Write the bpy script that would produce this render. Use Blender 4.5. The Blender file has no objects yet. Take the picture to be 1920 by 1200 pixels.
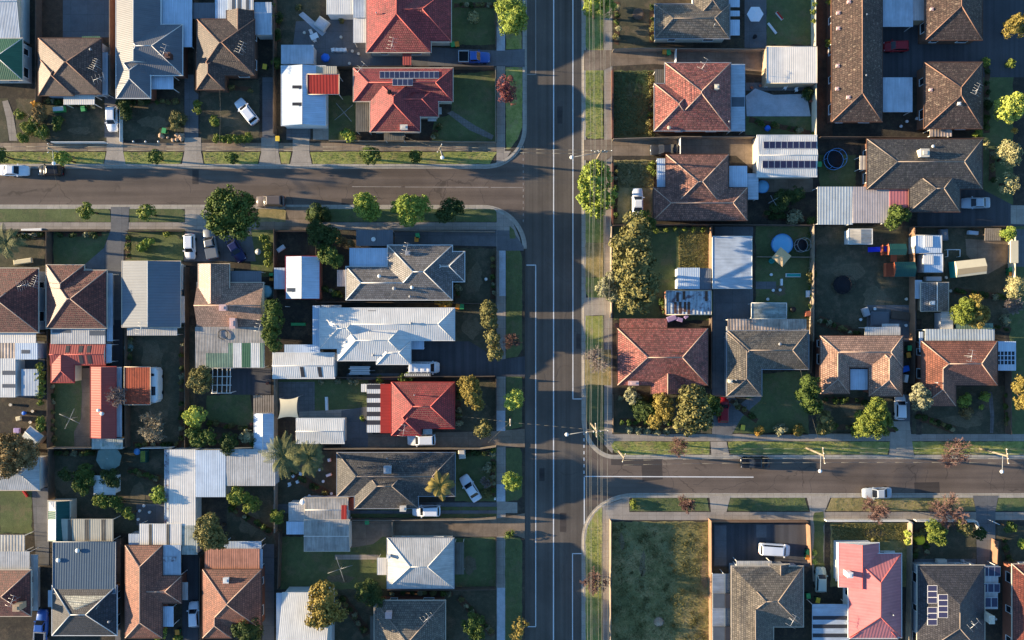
import bpy, math, random
import numpy as np
from mathutils import Vector
random.seed(7)
RNG = np.random.default_rng(11)
scene = bpy.context.scene
COL = scene.collection
# ------------------------------------------------------------------ camera, world, sun, exposure
H = 122.0            # drone height in metres
S = 0.088            # metres on the ground per photo pixel
cam_d = bpy.data.cameras.new('camera'); cam = bpy.data.objects.new('camera', cam_d); COL.objects.link(cam)
cam.location = (0, 0, H); cam.rotation_euler = (0, 0, 0)
cam_d.sensor_fit = 'HORIZONTAL'; cam_d.sensor_width = 36.0
cam_d.lens = 36.0 * H / (1920 * S); cam_d.clip_start = 1.0; cam_d.clip_end = 6000
scene.camera = cam
SUN_EL, SUN_DOWN = 9.2, 5.4
world = bpy.data.worlds.new('World'); scene.world = world; world.use_nodes = True
wn = world.node_tree; bg = wn.nodes['Background']
sky = wn.nodes.new('ShaderNodeTexSky'); sky.sky_type = 'NISHITA'; sky.sun_disc = False
sky.sun_elevation = math.radians(SUN_EL); sky.sun_rotation = math.radians(270 + SUN_DOWN)
sky.air_density = 1.0; sky.dust_density = 0.2; sky.ozone_density = 4.0
wn.links.new(sky.outputs[0], bg.inputs[0]); bg.inputs[1].default_value = 0.076
sl = bpy.data.lights.new('sun', 'SUN'); sl.energy = 3.4; sl.angle = math.radians(0.5); sl.color = (1.0, 0.79, 0.52)
sun = bpy.data.objects.new('sun', sl); COL.objects.link(sun)
a_, e_ = math.radians(-SUN_DOWN), math.radians(SUN_EL)
sun.rotation_euler = Vector((math.cos(e_)*math.cos(a_), math.cos(e_)*math.sin(a_), -math.sin(e_))).to_track_quat('-Z', 'Y').to_euler()
sun.location = (-200, 20, 60)
scene.view_settings.view_transform = 'Standard'; scene.view_settings.look = 'None'
scene.view_settings.gamma = 1.0; scene.view_settings.exposure = 2.25
scene.cycles.max_bounces = 4; scene.cycles.diffuse_bounces = 2; scene.cycles.glossy_bounces = 2
scene.cycles.transmission_bounces = 3; scene.cycles.transparent_max_bounces = 4

# ------------------------------------------------------------------ helpers
def W(px, py, z=0.0):
    f = (H - z) / H
    return Vector(((px - 960) * S * f, (600 - py) * S * f, z))
def lin(r, g, b):
    def c(v):
        v /= 255.0
        return v / 12.92 if v <= 0.04045 else ((v + 0.055) / 1.055) ** 2.4
    return (c(r), c(g), c(b), 1.0)
ORG = {}
def empty(name, loc, label, cat, group=None):
    o = bpy.data.objects.new(name, None); COL.objects.link(o); o.location = loc; o.empty_display_size = 0.3
    ORG[o.name] = Vector(loc); tag(o, label, cat, group); return o
def tag(o, label=None, cat=None, group=None, kind=None):
    if label: o['label'] = label
    if cat: o['category'] = cat
    if group: o['group'] = group
    if kind: o['kind'] = kind
    return o
class MB:
    """collects faces in world coordinates, then links them as one mesh object"""
    def __init__(s): s.v = []; s.f = []; s.m = []; s.smooth = []
    def face(s, pts, mi=0, sm=False):
        n = len(s.v); s.v += [tuple(p) for p in pts]; s.f.append(tuple(range(n, n + len(pts)))); s.m.append(mi); s.smooth.append(sm)
    def mesh(s, vs, fs, mi=0, sm=False):
        n = len(s.v); s.v += [tuple(p) for p in vs]
        for f in fs: s.f.append(tuple(i + n for i in f)); s.m.append(mi); s.smooth.append(sm)
    def box(s, x0, y0, z0, x1, y1, z1, mi=0):
        if x0 > x1: x0, x1 = x1, x0
        if y0 > y1: y0, y1 = y1, y0
        v = [(x0,y0,z0),(x1,y0,z0),(x1,y1,z0),(x0,y1,z0),(x0,y0,z1),(x1,y0,z1),(x1,y1,z1),(x0,y1,z1)]
        s.mesh(v, [(3,2,1,0),(4,5,6,7),(0,1,5,4),(1,2,6,5),(2,3,7,6),(3,0,4,7)], mi)
    def prism(s, pts, z0, z1, mi=0):          # pts: ccw (x, y)
        a = sum(pts[i][0]*pts[(i+1)%len(pts)][1]-pts[(i+1)%len(pts)][0]*pts[i][1] for i in range(len(pts)))
        if a < 0: pts = pts[::-1]
        n = len(pts)
        v = [(p[0],p[1],z0) for p in pts] + [(p[0],p[1],z1) for p in pts]
        s.mesh(v, [tuple(range(n-1,-1,-1)), tuple(range(n,2*n))] + [(i,(i+1)%n,n+(i+1)%n,n+i) for i in range(n)], mi)
    def tube(s, p0, p1, r0, r1=None, n=5, mi=0, sm=True):
        r1 = r0 if r1 is None else r1
        p0, p1 = Vector(p0), Vector(p1); d = (p1 - p0)
        if d.length < 1e-6: return
        d.normalize(); u = d.cross(Vector((0,0,1)) if abs(d.z) < .9 else Vector((1,0,0))).normalized(); w = d.cross(u)
        v = []
        for p, r in ((p0, r0), (p1, r1)):
            for k in range(n):
                t = 2*math.pi*k/n; v.append(p + u*(r*math.cos(t)) + w*(r*math.sin(t)))
        s.mesh(v, [tuple(range(n)), tuple(range(2*n-1, n-1, -1))] + [(k, n+k, n+(k+1)%n, (k+1)%n) for k in range(n)], mi, sm)
    def lathe(s, c, prof, n=14, mi=0, sm=True):  # prof: (r, z) bottom to top
        v = []
        for r, z in prof:
            for k in range(n): t = 2*math.pi*k/n; v.append((c[0]+r*math.cos(t), c[1]+r*math.sin(t), c[2]+z))
        fs = [(j*n+k, j*n+(k+1)%n, (j+1)*n+(k+1)%n, (j+1)*n+k) for j in range(len(prof)-1) for k in range(n)]
        fs += [tuple(range(n-1,-1,-1)), tuple(range((len(prof)-1)*n, len(prof)*n))]
        s.mesh(v, fs, mi, sm)
    def slab(s, q, t, mi=0):                      # a sloping quad q (ccw from above) given thickness t downwards
        q = [Vector(p) for p in q]; b = [p - Vector((0,0,t)) for p in q]; n = len(q)
        s.mesh(q + b, [tuple(range(n)), tuple(range(2*n-1,n-1,-1))] + [(i, n+i, n+(i+1)%n, (i+1)%n) for i in range(n)], mi)
    def build(s, name, mats, parent=None, uv=False, rot=False):
        o0 = Vector((0,0,0))
        if parent is not None: o0 = ORG[parent.name]
        elif s.v:
            a = np.array(s.v); c = (a.min(0) + a.max(0)) / 2; o0 = Vector((c[0], c[1], a[:,2].min()))
        me = bpy.data.meshes.new(name)
        me.from_pydata([(x-o0.x, y-o0.y, z-o0.z) for x, y, z in s.v], [], s.f)
        if not isinstance(mats, (list, tuple)): mats = [mats]
        for m in mats: me.materials.append(m)
        me.polygons.foreach_set('material_index', s.m); me.polygons.foreach_set('use_smooth', s.smooth)
        if uv:
            L = me.uv_layers.new(name='UVMap').data
            for p in me.polygons:
                n = p.normal
                if abs(n.z) > .9995 or n.z < .05: su = Vector((0,1,0)) if abs(n.z) > .5 else Vector((0,0,1))
                else: su = (Vector((0,0,1)) - n*n.z).normalized()
                uu = su.cross(n) if abs(n.z) <= .9995 else Vector((1,0,0))
                if rot: uu, su = su, uu
                for li in p.loop_indices:
                    q = Vector(me.vertices[me.loops[li].vertex_index].co) + o0
                    L[li].uv = (q.dot(uu), q.dot(su))
        o = bpy.data.objects.new(name, me); COL.objects.link(o); ORG[o.name] = o0
        if parent is not None: o.parent = parent
        else: o.location = o0
        return o
def npmesh(name, V, F, mats, parent=None, org=None, smooth=False):
    """V (n,3) world, F (m,k) faces of equal size"""
    me = bpy.data.meshes.new(name)
    o0 = ORG[parent.name] if parent is not None else Vector(org)
    V = np.asarray(V, dtype=np.float32) - np.array(o0, dtype=np.float32)
    m, k = F.shape
    me.vertices.add(len(V)); me.vertices.foreach_set('co', V.ravel())
    me.loops.add(m*k); me.loops.foreach_set('vertex_index', F.astype(np.int32).ravel())
    me.polygons.add(m); me.polygons.foreach_set('loop_start', np.arange(0, m*k, k, dtype=np.int32))
    me.polygons.foreach_set('loop_total', np.full(m, k, dtype=np.int32))
    me.polygons.foreach_set('use_smooth', np.full(m, smooth))
    me.update(calc_edges=True); me.validate()
    for q in (mats if isinstance(mats, (list, tuple)) else [mats]): me.materials.append(q)
    o = bpy.data.objects.new(name, me); COL.objects.link(o); ORG[o.name] = Vector(o0)
    if parent is not None: o.parent = parent
    else: o.location = o0
    return o

# ------------------------------------------------------------------ materials
class NT:
    def __init__(s, name):
        s.m = bpy.data.materials.new(name); s.m.use_nodes = True; s.t = s.m.node_tree
        s.b = s.t.nodes['Principled BSDF']; s.b.inputs['Specular IOR Level'].default_value = 0.25
    def n(s, typ, **kw):
        nd = s.t.nodes.new('ShaderNode' + typ)
        for k, v in kw.items():
            if k.startswith('_'): setattr(nd, k[1:], v)
            else: nd.inputs[k.replace('0', ' ')].default_value = v
        return nd
    def l(s, a, b): s.t.links.new(a, b)
    def noise(s, scale, detail=4, rough=.6, vec=None):
        nd = s.n('TexNoise'); nd.inputs['Scale'].default_value = scale; nd.inputs['Detail'].default_value = detail; nd.inputs['Roughness'].default_value = rough
        s.l(vec if vec is not None else s.pos(), nd.inputs['Vector']); return nd.outputs['Fac']
    def pos(s):
        if not hasattr(s, '_p'): s._p = s.n('NewGeometry').outputs['Position']
        return s._p
    def uv(s):
        if not hasattr(s, '_u'): s._u = s.n('UVMap').outputs['UV']
        return s._u
    def ramp(s, fac, stops):
        r = s.n('ValToRGB'); s.l(fac, r.inputs['Fac']); e = r.color_ramp.elements
        while len(e) < len(stops): e.new(.5)
        for el, (p, c) in zip(e, stops): el.position = p; el.color = c if len(c) == 4 else (*c, 1)
        return r.outputs['Color']
    def mix(s, fac, a, b, mode='MIX'):
        nd = s.n('Mix'); nd.data_type = 'RGBA'; nd.blend_type = mode
        for v, i in ((fac, 0), (a, 6), (b, 7)):
            if hasattr(v, 'is_linked'): s.l(v, nd.inputs[i])
            else: nd.inputs[i].default_value = v
        return nd.outputs[2]
    def math(s, op, a, b=0.0):
        nd = s.n('Math'); nd.operation = op
        for v, i in ((a, 0), (b, 1)):
            if hasattr(v, 'is_linked'): s.l(v, nd.inputs[i])
            else: nd.inputs[i].default_value = v
        return nd.outputs[0]
    def bump(s, h, strength, dist):
        nd = s.n('Bump'); nd.inputs['Strength'].default_value = strength; nd.inputs['Distance'].default_value = dist
        s.l(h, nd.inputs['Height']); s.l(nd.outputs[0], s.b.inputs['Normal'])
    def done(s, col, rough=.8, metal=0.0):
        if hasattr(col, 'is_linked'): s.l(col, s.b.inputs['Base Color'])
        else: s.b.inputs['Base Color'].default_value = col
        s.b.inputs['Roughness'].default_value = rough; s.b.inputs['Metallic'].default_value = metal
        return s.m
def grey(v): return (v, v, v, 1)
def scl(c, k): return (c[0]*k, c[1]*k, c[2]*k, 1)
def tile(name, c, vary=.35, lichen=None, amt=.0, course=.35, sheen=.55):
    t = NT(name); br = t.n('TexBrick'); t.l(t.uv(), br.inputs['Vector'])
    br.inputs['Color1'].default_value = scl(c, 1+vary); br.inputs['Color2'].default_value = scl(c, 1-vary); br.inputs['Mortar'].default_value = scl(c, .3)
    br.inputs['Scale'].default_value = 1; br.inputs['Mortar Size'].default_value = .035; br.inputs['Mortar Smooth'].default_value = .4
    br.inputs['Brick Width'].default_value = .33; br.inputs['Row Height'].default_value = course
    col = br.outputs['Color']
    n1 = t.noise(.35, 5); col = t.mix(1.0, col, t.ramp(n1, [(.3, grey(.72)), (.72, grey(1.22))]), 'MULTIPLY')
    if lichen:
        n2 = t.noise(2.6, 6, .75); f = t.ramp(n2, [(.62-amt*.3, grey(0)), (.74-amt*.25, grey(.85))]); col = t.mix(f, col, lichen)
    n3 = t.noise(2.1, 5, .75); col = t.mix(.8, col, t.ramp(n3, [(.33, grey(.58)), (.67, grey(1.45))]), 'MULTIPLY'); n4 = t.noise(.16, 4, .65); col = t.mix(.5, col, t.ramp(n4, [(.35, (.72,.74,.78,1)), (.65, (1.18,1.12,1.05,1))]), 'MULTIPLY')
    t.bump(t.math('SUBTRACT', 1.0, br.outputs['Fac']), .8, .045)
    t.done(col, sheen); t.b.inputs['Specular IOR Level'].default_value = .5
    return t.m
def metal(name, c, rib=.22, dirt=.25, rough=.5, stain=None, depth=.03):
    t = NT(name); sx = t.n('SeparateXYZ'); t.l(t.uv(), sx.inputs[0])
    w = t.math('SINE', t.math('MULTIPLY', sx.outputs[0], 2*math.pi/rib))
    n1 = t.noise(.5, 5, .65); col = t.mix(dirt, c, t.mix(1.0, c, t.ramp(n1, [(.3, grey(.35)), (.75, grey(1.3))]), 'MULTIPLY'))
    cm = t.n('CombineXYZ'); t.l(t.math('MULTIPLY', sx.outputs[0], 3.0), cm.inputs[0]); t.l(t.math('MULTIPLY', sx.outputs[1], .25), cm.inputs[1])
    n2 = t.noise(1.0, 3, .6, cm.outputs[0]); col = t.mix(dirt*.9, col, t.mix(1.0, col, t.ramp(n2, [(.35, grey(.55)), (.65, grey(1.2))]), 'MULTIPLY'))
    seam = t.ramp(w, [(.0, grey(.62)), (.22, grey(1))]); col = t.mix(.55 if rib > .5 else .22, col, t.mix(1.0, col, seam, 'MULTIPLY'))
    if stain:
        n3 = t.noise(.9, 6, .7); col = t.mix(t.ramp(n3, [(.5, grey(0)), (.62, grey(.9))]), col, stain)
    t.bump(w, .8, depth if rib > .5 else depth*.25)
    return t.done(col, rough)
def plain(name, c, rough=.6, dirt=.2, metalness=0.0):
    t = NT(name); n1 = t.noise(.8, 5, .65)
    col = t.mix(dirt, c, t.mix(1.0, c, t.ramp(n1, [(.3, grey(.45)), (.72, grey(1.25))]), 'MULTIPLY'))
    return t.done(col, rough, metalness)
def ground_mat(name, stops, scale=.18, fine=6.0, bump=.25, dist=.08, rough=.95, cont=.5, mid=1.2, worn=None):
    t = NT(name); n1 = t.noise(scale, 6, .68); n2 = t.noise(fine, 4, .7); n3 = t.noise(mid, 5, .7)
    f = t.math('ADD', t.math('MULTIPLY', n1, .6), t.math('MULTIPLY', n3, .4))
    col = t.ramp(f, stops); col = t.mix(cont, col, t.ramp(n2, [(.28, grey(.45)), (.75, grey(1.5))]), 'MULTIPLY')
    if worn:
        n5 = t.noise(.33, 7, .72); n6 = t.noise(.9, 5, .7); f5 = t.ramp(t.math('ADD', t.math('MULTIPLY', n5, .7), t.math('MULTIPLY', n6, .3)), [(.51, grey(0)), (.6, grey(.8))]); col = t.mix(f5, col, t.mix(1.0, worn, t.ramp(n2, [(.3, grey(.7)), (.7, grey(1.3))]), 'MULTIPLY'))
    if bump: t.bump(t.math('ADD', n2, t.math('MULTIPLY', n3, .6)), bump, dist)
    return t.done(col, rough)
def concrete(name, c, joint=1.5, dirt=.5):
    t = NT(name); n1 = t.noise(.45, 6, .7); n2 = t.noise(5, 4, .7)
    col = t.mix(dirt, c, t.mix(1.0, c, t.ramp(n1, [(.3, grey(.45)), (.7, grey(1.25))]), 'MULTIPLY'))
    col = t.mix(.35, col, t.ramp(n2, [(.3, grey(.65)), (.7, grey(1.25))]), 'MULTIPLY')
    if joint:
        br = t.n('TexBrick'); t.l(t.pos(), br.inputs['Vector']); br.offset = 0
        br.inputs['Color1'].default_value = grey(1.06); br.inputs['Color2'].default_value = grey(.88); br.inputs['Mortar'].default_value = grey(.55)
        br.inputs['Scale'].default_value = 1; br.inputs['Mortar Size'].default_value = .025; br.inputs['Brick Width'].default_value = joint; br.inputs['Row Height'].default_value = joint
        col = t.mix(.8, col, br.outputs['Color'], 'MULTIPLY')
    t.bump(n2, .12, .02)
    return t.done(col, .9)
def asphalt(name, c, streak=True, crack=.0):
    t = NT(name); n1 = t.noise(.12, 5, .6); n2 = t.noise(9, 3, .7)
    mp = t.n('Mapping'); t.l(t.pos(), mp.inputs['Vector']); mp.inputs['Scale'].default_value = (1.3, .02, 1) if streak else (.03, .8, 1)
    n4 = t.noise(1, 4, .55, mp.outputs[0])
    col = t.mix(1.0, c, t.ramp(n1, [(.3, grey(.78)), (.7, grey(1.2))]), 'MULTIPLY')
    col = t.mix(1.0, col, t.ramp(n4, [(.3, grey(.76)), (.7, grey(1.22))]), 'MULTIPLY')
    col = t.mix(.4, col, t.ramp(n2, [(.3, grey(.6)), (.7, grey(1.4))]), 'MULTIPLY')
    if crack:
        dn = t.n('TexNoise'); t.l(t.pos(), dn.inputs['Vector']); dn.inputs['Scale'].default_value = .8; dn.inputs['Detail'].default_value = 4
        va = t.n('VectorMath'); va.operation = 'MULTIPLY_ADD'; t.l(dn.outputs['Color'], va.inputs[0]); va.inputs[1].default_value = (1.6, 1.6, 0); t.l(t.pos(), va.inputs[2])
        vo = t.n('TexVoronoi'); vo.feature = 'DISTANCE_TO_EDGE'; vo.inputs['Scale'].default_value = .16; t.l(va.outputs[0], vo.inputs['Vector'])
        ck = t.ramp(vo.outputs['Distance'], [(.006, grey(1)), (.014, grey(0))])
        ms = t.ramp(t.noise(.11, 3), [(.5, grey(0)), (.56, grey(crack))])
        col = t.mix(t.mix(1.0, ck, ms, 'MULTIPLY'), col, grey(.012))
    t.bump(n2, .15, .015)
    return t.done(col, .9)
def lf(c): g = c[0]*.35 + c[1]*.65; return (c[0]*1.06+g*.08, c[1]*1.04+g*.08, c[2]*1.05+g*.1, 1)
def leafmat(name, c1, c2):
    t = NT(name); n1 = t.noise(1.1, 3); n2 = t.noise(7, 2)
    f = t.math('ADD', t.math('MULTIPLY', n1, .6), t.math('MULTIPLY', n2, .4))
    col = t.ramp(f, [(.34, c1), (.64, c2)])
    t.done(col, .7); t.b.inputs['Specular IOR Level'].default_value = .15
    return t.m
MT = {}
def reg(k, m): MT[k] = m; return m
# tiles
reg('t_brown', tile('brown_roof_tile', lin(104, 80, 68), .3, lin(140, 118, 100), .1))
reg('t_brown2', tile('dark_brown_roof_tile', lin(86, 68, 58), .32, lin(150, 132, 112), .15))
reg('t_lichen', tile('lichen_brown_roof_tile', lin(84, 66, 56), .3, lin(168, 150, 128), .22, .38, .7))
reg('t_dark', tile('charcoal_roof_tile', lin(76, 72, 68), .35, lin(140, 134, 118), .2, .36))
reg('t_black', tile('black_roof_tile', lin(64, 62, 64), .3, lin(104, 100, 94), .1))
reg('t_grey', tile('grey_roof_tile', lin(122, 118, 114), .22))
reg('t_greybrown', tile('grey_brown_roof_tile', lin(112, 104, 92), .3, lin(134, 126, 104), .2))
reg('t_red', tile('red_roof_tile', lin(158, 66, 62), .2, sheen=.42))
reg('t_redm', tile('bright_red_roof_tile', lin(160, 58, 53), .18, sheen=.42))
reg('t_terra', tile('terracotta_roof_tile', lin(150, 92, 80), .42, lin(176, 70, 66), .28))
reg('t_terra2', tile('weathered_terracotta_roof_tile', lin(140, 96, 80), .42, lin(112, 92, 78), .2))
reg('t_rust', tile('rust_red_roof_tile', lin(122, 66, 52), .36, lin(92, 56, 48), .2))
reg('t_orange', tile('orange_brown_roof_tile', lin(146, 92, 70), .2))
reg('t_peach', tile('peach_roof_tile', lin(170, 134, 112), .22, lin(120, 92, 78), .1))
reg('t_ridgemid', plain('stone_ridge_tile', lin(146, 132, 120), .8)); reg('t_ridgebrown', plain('brown_ridge_tile', lin(150, 116, 98), .8))
reg('t_ridgedark', plain('dark_ridge_tile', lin(120, 104, 94), .8))
reg('t_ridge', plain('pale_ridge_tile', lin(186, 160, 142), .8))
reg('t_ridgered', plain('red_ridge_tile', lin(196, 100, 92), .8))
reg('t_ridgewhite', plain('white_ridge_cap', lin(214, 212, 206), .6))
reg('t_litslope', tile('cream_lit_roof_tile', lin(206, 198, 172), .12))  # cream colour carries the sunlight painted on a dark roof slope
# metals
reg('m_white', metal('white_steel_roof', lin(224, 222, 214), .3, .25))
reg('m_cream', metal('cream_steel_roof', lin(232, 226, 214), .3, .2))
reg('m_greywhite', metal('pale_grey_steel_roof', lin(196, 194, 188), .3, .4))
reg('m_old', metal('weathered_galvanised_roof', lin(178, 172, 162), .25, .6))
reg('m_blue', metal('zinc_steel_roof', lin(186, 196, 204), .25, .35))
reg('m_sky', metal('bright_zinc_roof', lin(200, 214, 226), .3, .25))
reg('m_grey', metal('slate_grey_steel_roof', lin(118, 122, 128), .3, .3))
reg('m_char', metal('charcoal_steel_roof', lin(112, 114, 118), .3, .2))
reg('m_bluegrey', metal('blue_grey_steel_roof', lin(118, 124, 130), .45, .15, depth=.03))
reg('m_slate', metal('slate_blue_corrugated_roof', lin(84, 102, 116), .4, .15, depth=.04)); reg('m_green', metal('green_steel_roof', lin(72, 112, 84), .3, .25))
reg('m_dgreen', metal('dark_green_steel', lin(40, 84, 76), .3, .2))
reg('m_red', metal('red_steel_roof', lin(172, 58, 48), .5, .2))
reg('m_maroon', metal('maroon_steel_roof', lin(170, 84, 74), .4, .2))
reg('m_pink', metal('pink_steel_roof', lin(198, 124, 124), .5, .25))
reg('m_pinkflat', metal('faded_pink_steel_roof', lin(190, 178, 172), .4, .3))
reg('m_rust', metal('rusty_steel_roof', lin(170, 82, 56), .4, .4, .8, lin(120, 60, 44)))
reg('m_stripe', metal('striped_rusty_corrugated_roof', lin(200, 180, 162), .5, .9, depth=.06))
reg('m_corr', metal('wide_corrugated_zinc_roof', lin(192, 198, 196), .46, .3, depth=.04))
reg('m_corrc', metal('wide_corrugated_cream_roof', lin(200, 192, 176), .5, .5, depth=.05))
reg('m_beige', metal('beige_steel_roof', lin(190, 182, 160), .35, .2))
reg('m_sgreen', metal('sea_green_corrugated_roof', lin(120, 146, 126), .4, .55))
reg('m_orange', metal('orange_steel_roof', lin(196, 138, 112), .35, .5))
reg('m_patch', metal('patched_peeling_roof', lin(196, 206, 212), .6, .6, .7, lin(96, 72, 80)))
reg('m_trans', metal('translucent_brown_sheet', lin(112, 106, 94), .3, .5))
reg('m_moss', metal('mossy_pale_sheet_roof', lin(182, 186, 176), .3, .6, .8, lin(130, 136, 120)))
reg('m_lantern', metal('streaked_glasshouse_sheet', lin(170, 176, 168), 1.1, .7, .3, lin(112, 120, 112)))
# walls, trims
for k, c in dict(w_cream=(214,204,184), w_white=(226,226,222), w_brick=(140,92,74), w_grey=(168,170,172), w_blue=(166,180,192), w_tan=(186,160,130), w_pink=(214,180,172), w_weather=(196,196,190), w_brownbrick=(116,86,70)).items():
    reg(k, plain(k[2:] + '_house_wall', lin(*c), .85, .25))
reg('f_white', plain('white_fascia', lin(222, 222, 216), .5)); reg('f_cream', plain('cream_fascia', lin(206, 190, 166), .6))
reg('f_brown', plain('brown_fascia', lin(96, 70, 56), .6)); reg('f_grey', plain('grey_fascia', lin(150, 152, 154), .5)); reg('f_red', plain('red_fascia', lin(166, 60, 54), .5))
reg('f_green', plain('green_fascia', lin(110, 130, 100), .5))
def glassy(name, c, rough=.12):
    t = NT(name); m = t.done(c, rough); t.b.inputs['Specular IOR Level'].default_value = .5; return m
reg('glass', glassy('window_glass', (.02, .025, .03, 1)))
reg('carglass', glassy('car_window_glass', (.012, .014, .018, 1), .18))
reg('solar', glassy('solar_cell', lin(44, 46, 72), .25))
reg('solarframe', plain('solar_panel_frame', lin(186, 186, 186), .4, .05))
reg('skylight', plain('translucent_roof_sheet', lin(92, 98, 104), .4, .3))
reg('skyblack', plain('dark_roof_sheet', lin(58, 58, 62), .6, .2))
reg('rubber', plain('black_rubber', lin(34, 34, 36), .9, .1)); reg('black', plain('black_paint', lin(28, 29, 32), .5, .1))
reg('chrome', plain('bare_metal', lin(190, 190, 190), .35, .1, .3)); reg('white', plain('white_paint', lin(232, 232, 228), .5, .08))
reg('wire', plain('aluminium_cable', lin(126, 126, 118), .6, .0)); reg('wiredark', plain('grey_service_cable', lin(92, 90, 82), .7, .0))
reg('pole', plain('weathered_pole_timber', lin(150, 138, 118), .85, .4)); reg('steelpole', plain('galvanised_steel', lin(150, 152, 150), .5, .15))
reg('timber', plain('weathered_fence_timber', lin(150, 136, 118), .9, .5)); reg('timberd', plain('dark_fence_timber', lin(100, 86, 74), .9, .5))
reg('timberw', plain('warm_timber', lin(142, 112, 90), .85, .4)); reg('steelfence', plain('cream_steel_fence', lin(206, 196, 172), .6, .15))
reg('brickwall', tile('front_wall_brick', lin(150, 96, 76), .3)); reg('wallwhite', plain('white_rendered_wall', lin(224, 220, 210), .8, .2))
reg('greenplastic', plain('green_bin_plastic', lin(34, 100, 62), .5, .1)); reg('lidgreen', plain('bright_green_lid', lin(70, 160, 96), .5, .05))
reg('lidorange', plain('orange_bin_lid', lin(222, 142, 54), .5, .05)); reg('lidyellow', plain('yellow_bin_lid', lin(232, 196, 70), .5, .05)); reg('lidred', plain('red_bin_lid', lin(190, 44, 40), .5, .05))
reg('terrapot', plain('terracotta_pot', lin(170, 100, 76), .8, .2)); reg('bluepl', plain('blue_plastic', lin(40, 110, 210), .45, .1)); reg('bluesl', plain('royal_blue_plastic', lin(44, 62, 214), .45, .1))
reg('sail', plain('cream_shade_cloth', lin(222, 208, 172), .8, .12)); reg('tan_cloth', plain('tan_canvas', lin(206, 178, 134), .85, .15)); reg('whitecloth', plain('white_canvas', lin(226, 228, 232), .8, .08))
reg('greencloth', plain('grey_green_canvas', lin(110, 130, 122), .85, .35)); reg('pool', glassy('pale_blue_pool_cover', lin(116, 180, 214), .25)); reg('poolrim', plain('pale_blue_pool_wall', lin(96, 156, 210), .5, .1))
reg('mesh', plain('black_trampoline_mat', lin(30, 30, 36), .7, .15)); reg('yellow', plain('bright_yellow_nylon', lin(236, 206, 44), .7, .06)); reg('bark', plain('tree_bark', lin(96, 80, 64), .95, .5))
reg('barkpale', plain('pale_bare_bark', lin(150, 138, 112), .95, .3)); reg('barkred', plain('reddish_twig_bark', lin(120, 94, 86), .95, .3)); reg('barktan', plain('tan_twig_bark', lin(150, 140, 118), .95, .3)); reg('barkgrey', plain('grey_twig_bark', lin(140, 128, 122), .95, .3))
reg('rock', ground_mat('garden_rock', [(.3, lin(150, 120, 96)), (.7, lin(200, 176, 150))], .8, 5, .4)); reg('crate', plain('plastic_crate', lin(170, 150, 196), .6, .1))
reg('playtimber', plain('red_stained_timber', lin(176, 92, 62), .8, .2)); reg('teal', plain('teal_plastic', lin(44, 150, 140), .5, .1)); reg('headlamp', glassy('lamp_lens', lin(214, 218, 222), .15)); reg('tail', glassy('red_lamp_lens', lin(150, 20, 20), .2))
reg('tank', plain('teal_tank_steel', lin(92, 136, 146), .5, .2)); reg('whitegoods', plain('air_conditioner_case', lin(208, 200, 186), .5, .15))
# ground
reg('soil', ground_mat('garden_soil', [(.36, lin(56, 52, 46)), (.52, lin(70, 64, 55)), (.66, lin(86, 82, 64))], .15, 4, .35, .1, worn=lin(96, 84, 68)))
reg('far', ground_mat('dry_suburban_ground', [(.3, lin(70, 76, 56)), (.7, lin(104, 100, 80))], .05, 2, .0))
reg('lawn', ground_mat('mown_lawn', [(.36, lin(80, 88, 58)), (.52, lin(96, 106, 66)), (.68, lin(118, 124, 82))], .12, 7, .45, .1, worn=lin(112, 106, 76)))
reg('lawndull', ground_mat('thin_lawn', [(.36, lin(66, 66, 52)), (.5, lin(82, 80, 62)), (.66, lin(104, 98, 78))], .2, 6, .4, .1, worn=lin(112, 98, 78)))
reg('verge', ground_mat('verge_grass', [(.36, lin(110, 122, 64)), (.5, lin(146, 150, 80)), (.68, lin(182, 170, 106))], .3, 7, .35, .1, worn=lin(158, 138, 96)))
reg('vergedry', ground_mat('dry_verge_grass', [(.34, lin(122, 116, 74)), (.5, lin(156, 140, 94)), (.68, lin(180, 160, 116))], .3, 7, .5, .12))
reg('wild', ground_mat('rough_lot_grass', [(.36, lin(98, 100, 60)), (.5, lin(136, 128, 80)), (.64, lin(184, 156, 108))], .16, 5, .35, .12, worn=lin(138, 134, 92)))
reg('path', concrete('footpath_concrete', lin(160, 150, 138), 1.4, .4)); reg('pathdry', concrete('aged_footpath_concrete', lin(150, 132, 112), 1.4, .6))
reg('drive', concrete('driveway_concrete', lin(168, 158, 144), 2.6, .45)); reg('driveold', concrete('stained_driveway_concrete', lin(138, 122, 104), 2.4, .7)); reg('drivegrey', concrete('grey_driveway_concrete', lin(112, 112, 112), 2.8, .45))
reg('drivedark', asphalt('dark_driveway_seal', lin(78, 78, 80), True)); reg('paver', concrete('small_pavers', lin(130, 126, 118), .45, .5)); reg('whitepave', concrete('pale_patio_concrete', lin(190, 194, 198), 0, .5)); reg('crazy', concrete('crazy_paving', lin(120, 116, 112), .7, .6))
reg('worn', ground_mat('worn_earth', [(.34, lin(110, 100, 72)), (.66, lin(150, 130, 100))], .5, 5, .3, cont=.6)); reg('worn2', ground_mat('bare_dark_earth', [(.34, lin(92, 86, 66)), (.66, lin(122, 110, 88))], .5, 5, .3, cont=.6)); reg('patchd', asphalt('road_repair_tar', lin(72, 66, 62), False))  # the second earth is a darker tone of the first
reg('kerb', concrete('kerb_concrete', lin(174, 166, 152), 1.2, .35)); reg('main', asphalt('main_road_asphalt', lin(94, 87, 79), True)); reg('side', asphalt('side_street_asphalt', lin(106, 94, 84), False, .4))
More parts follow.
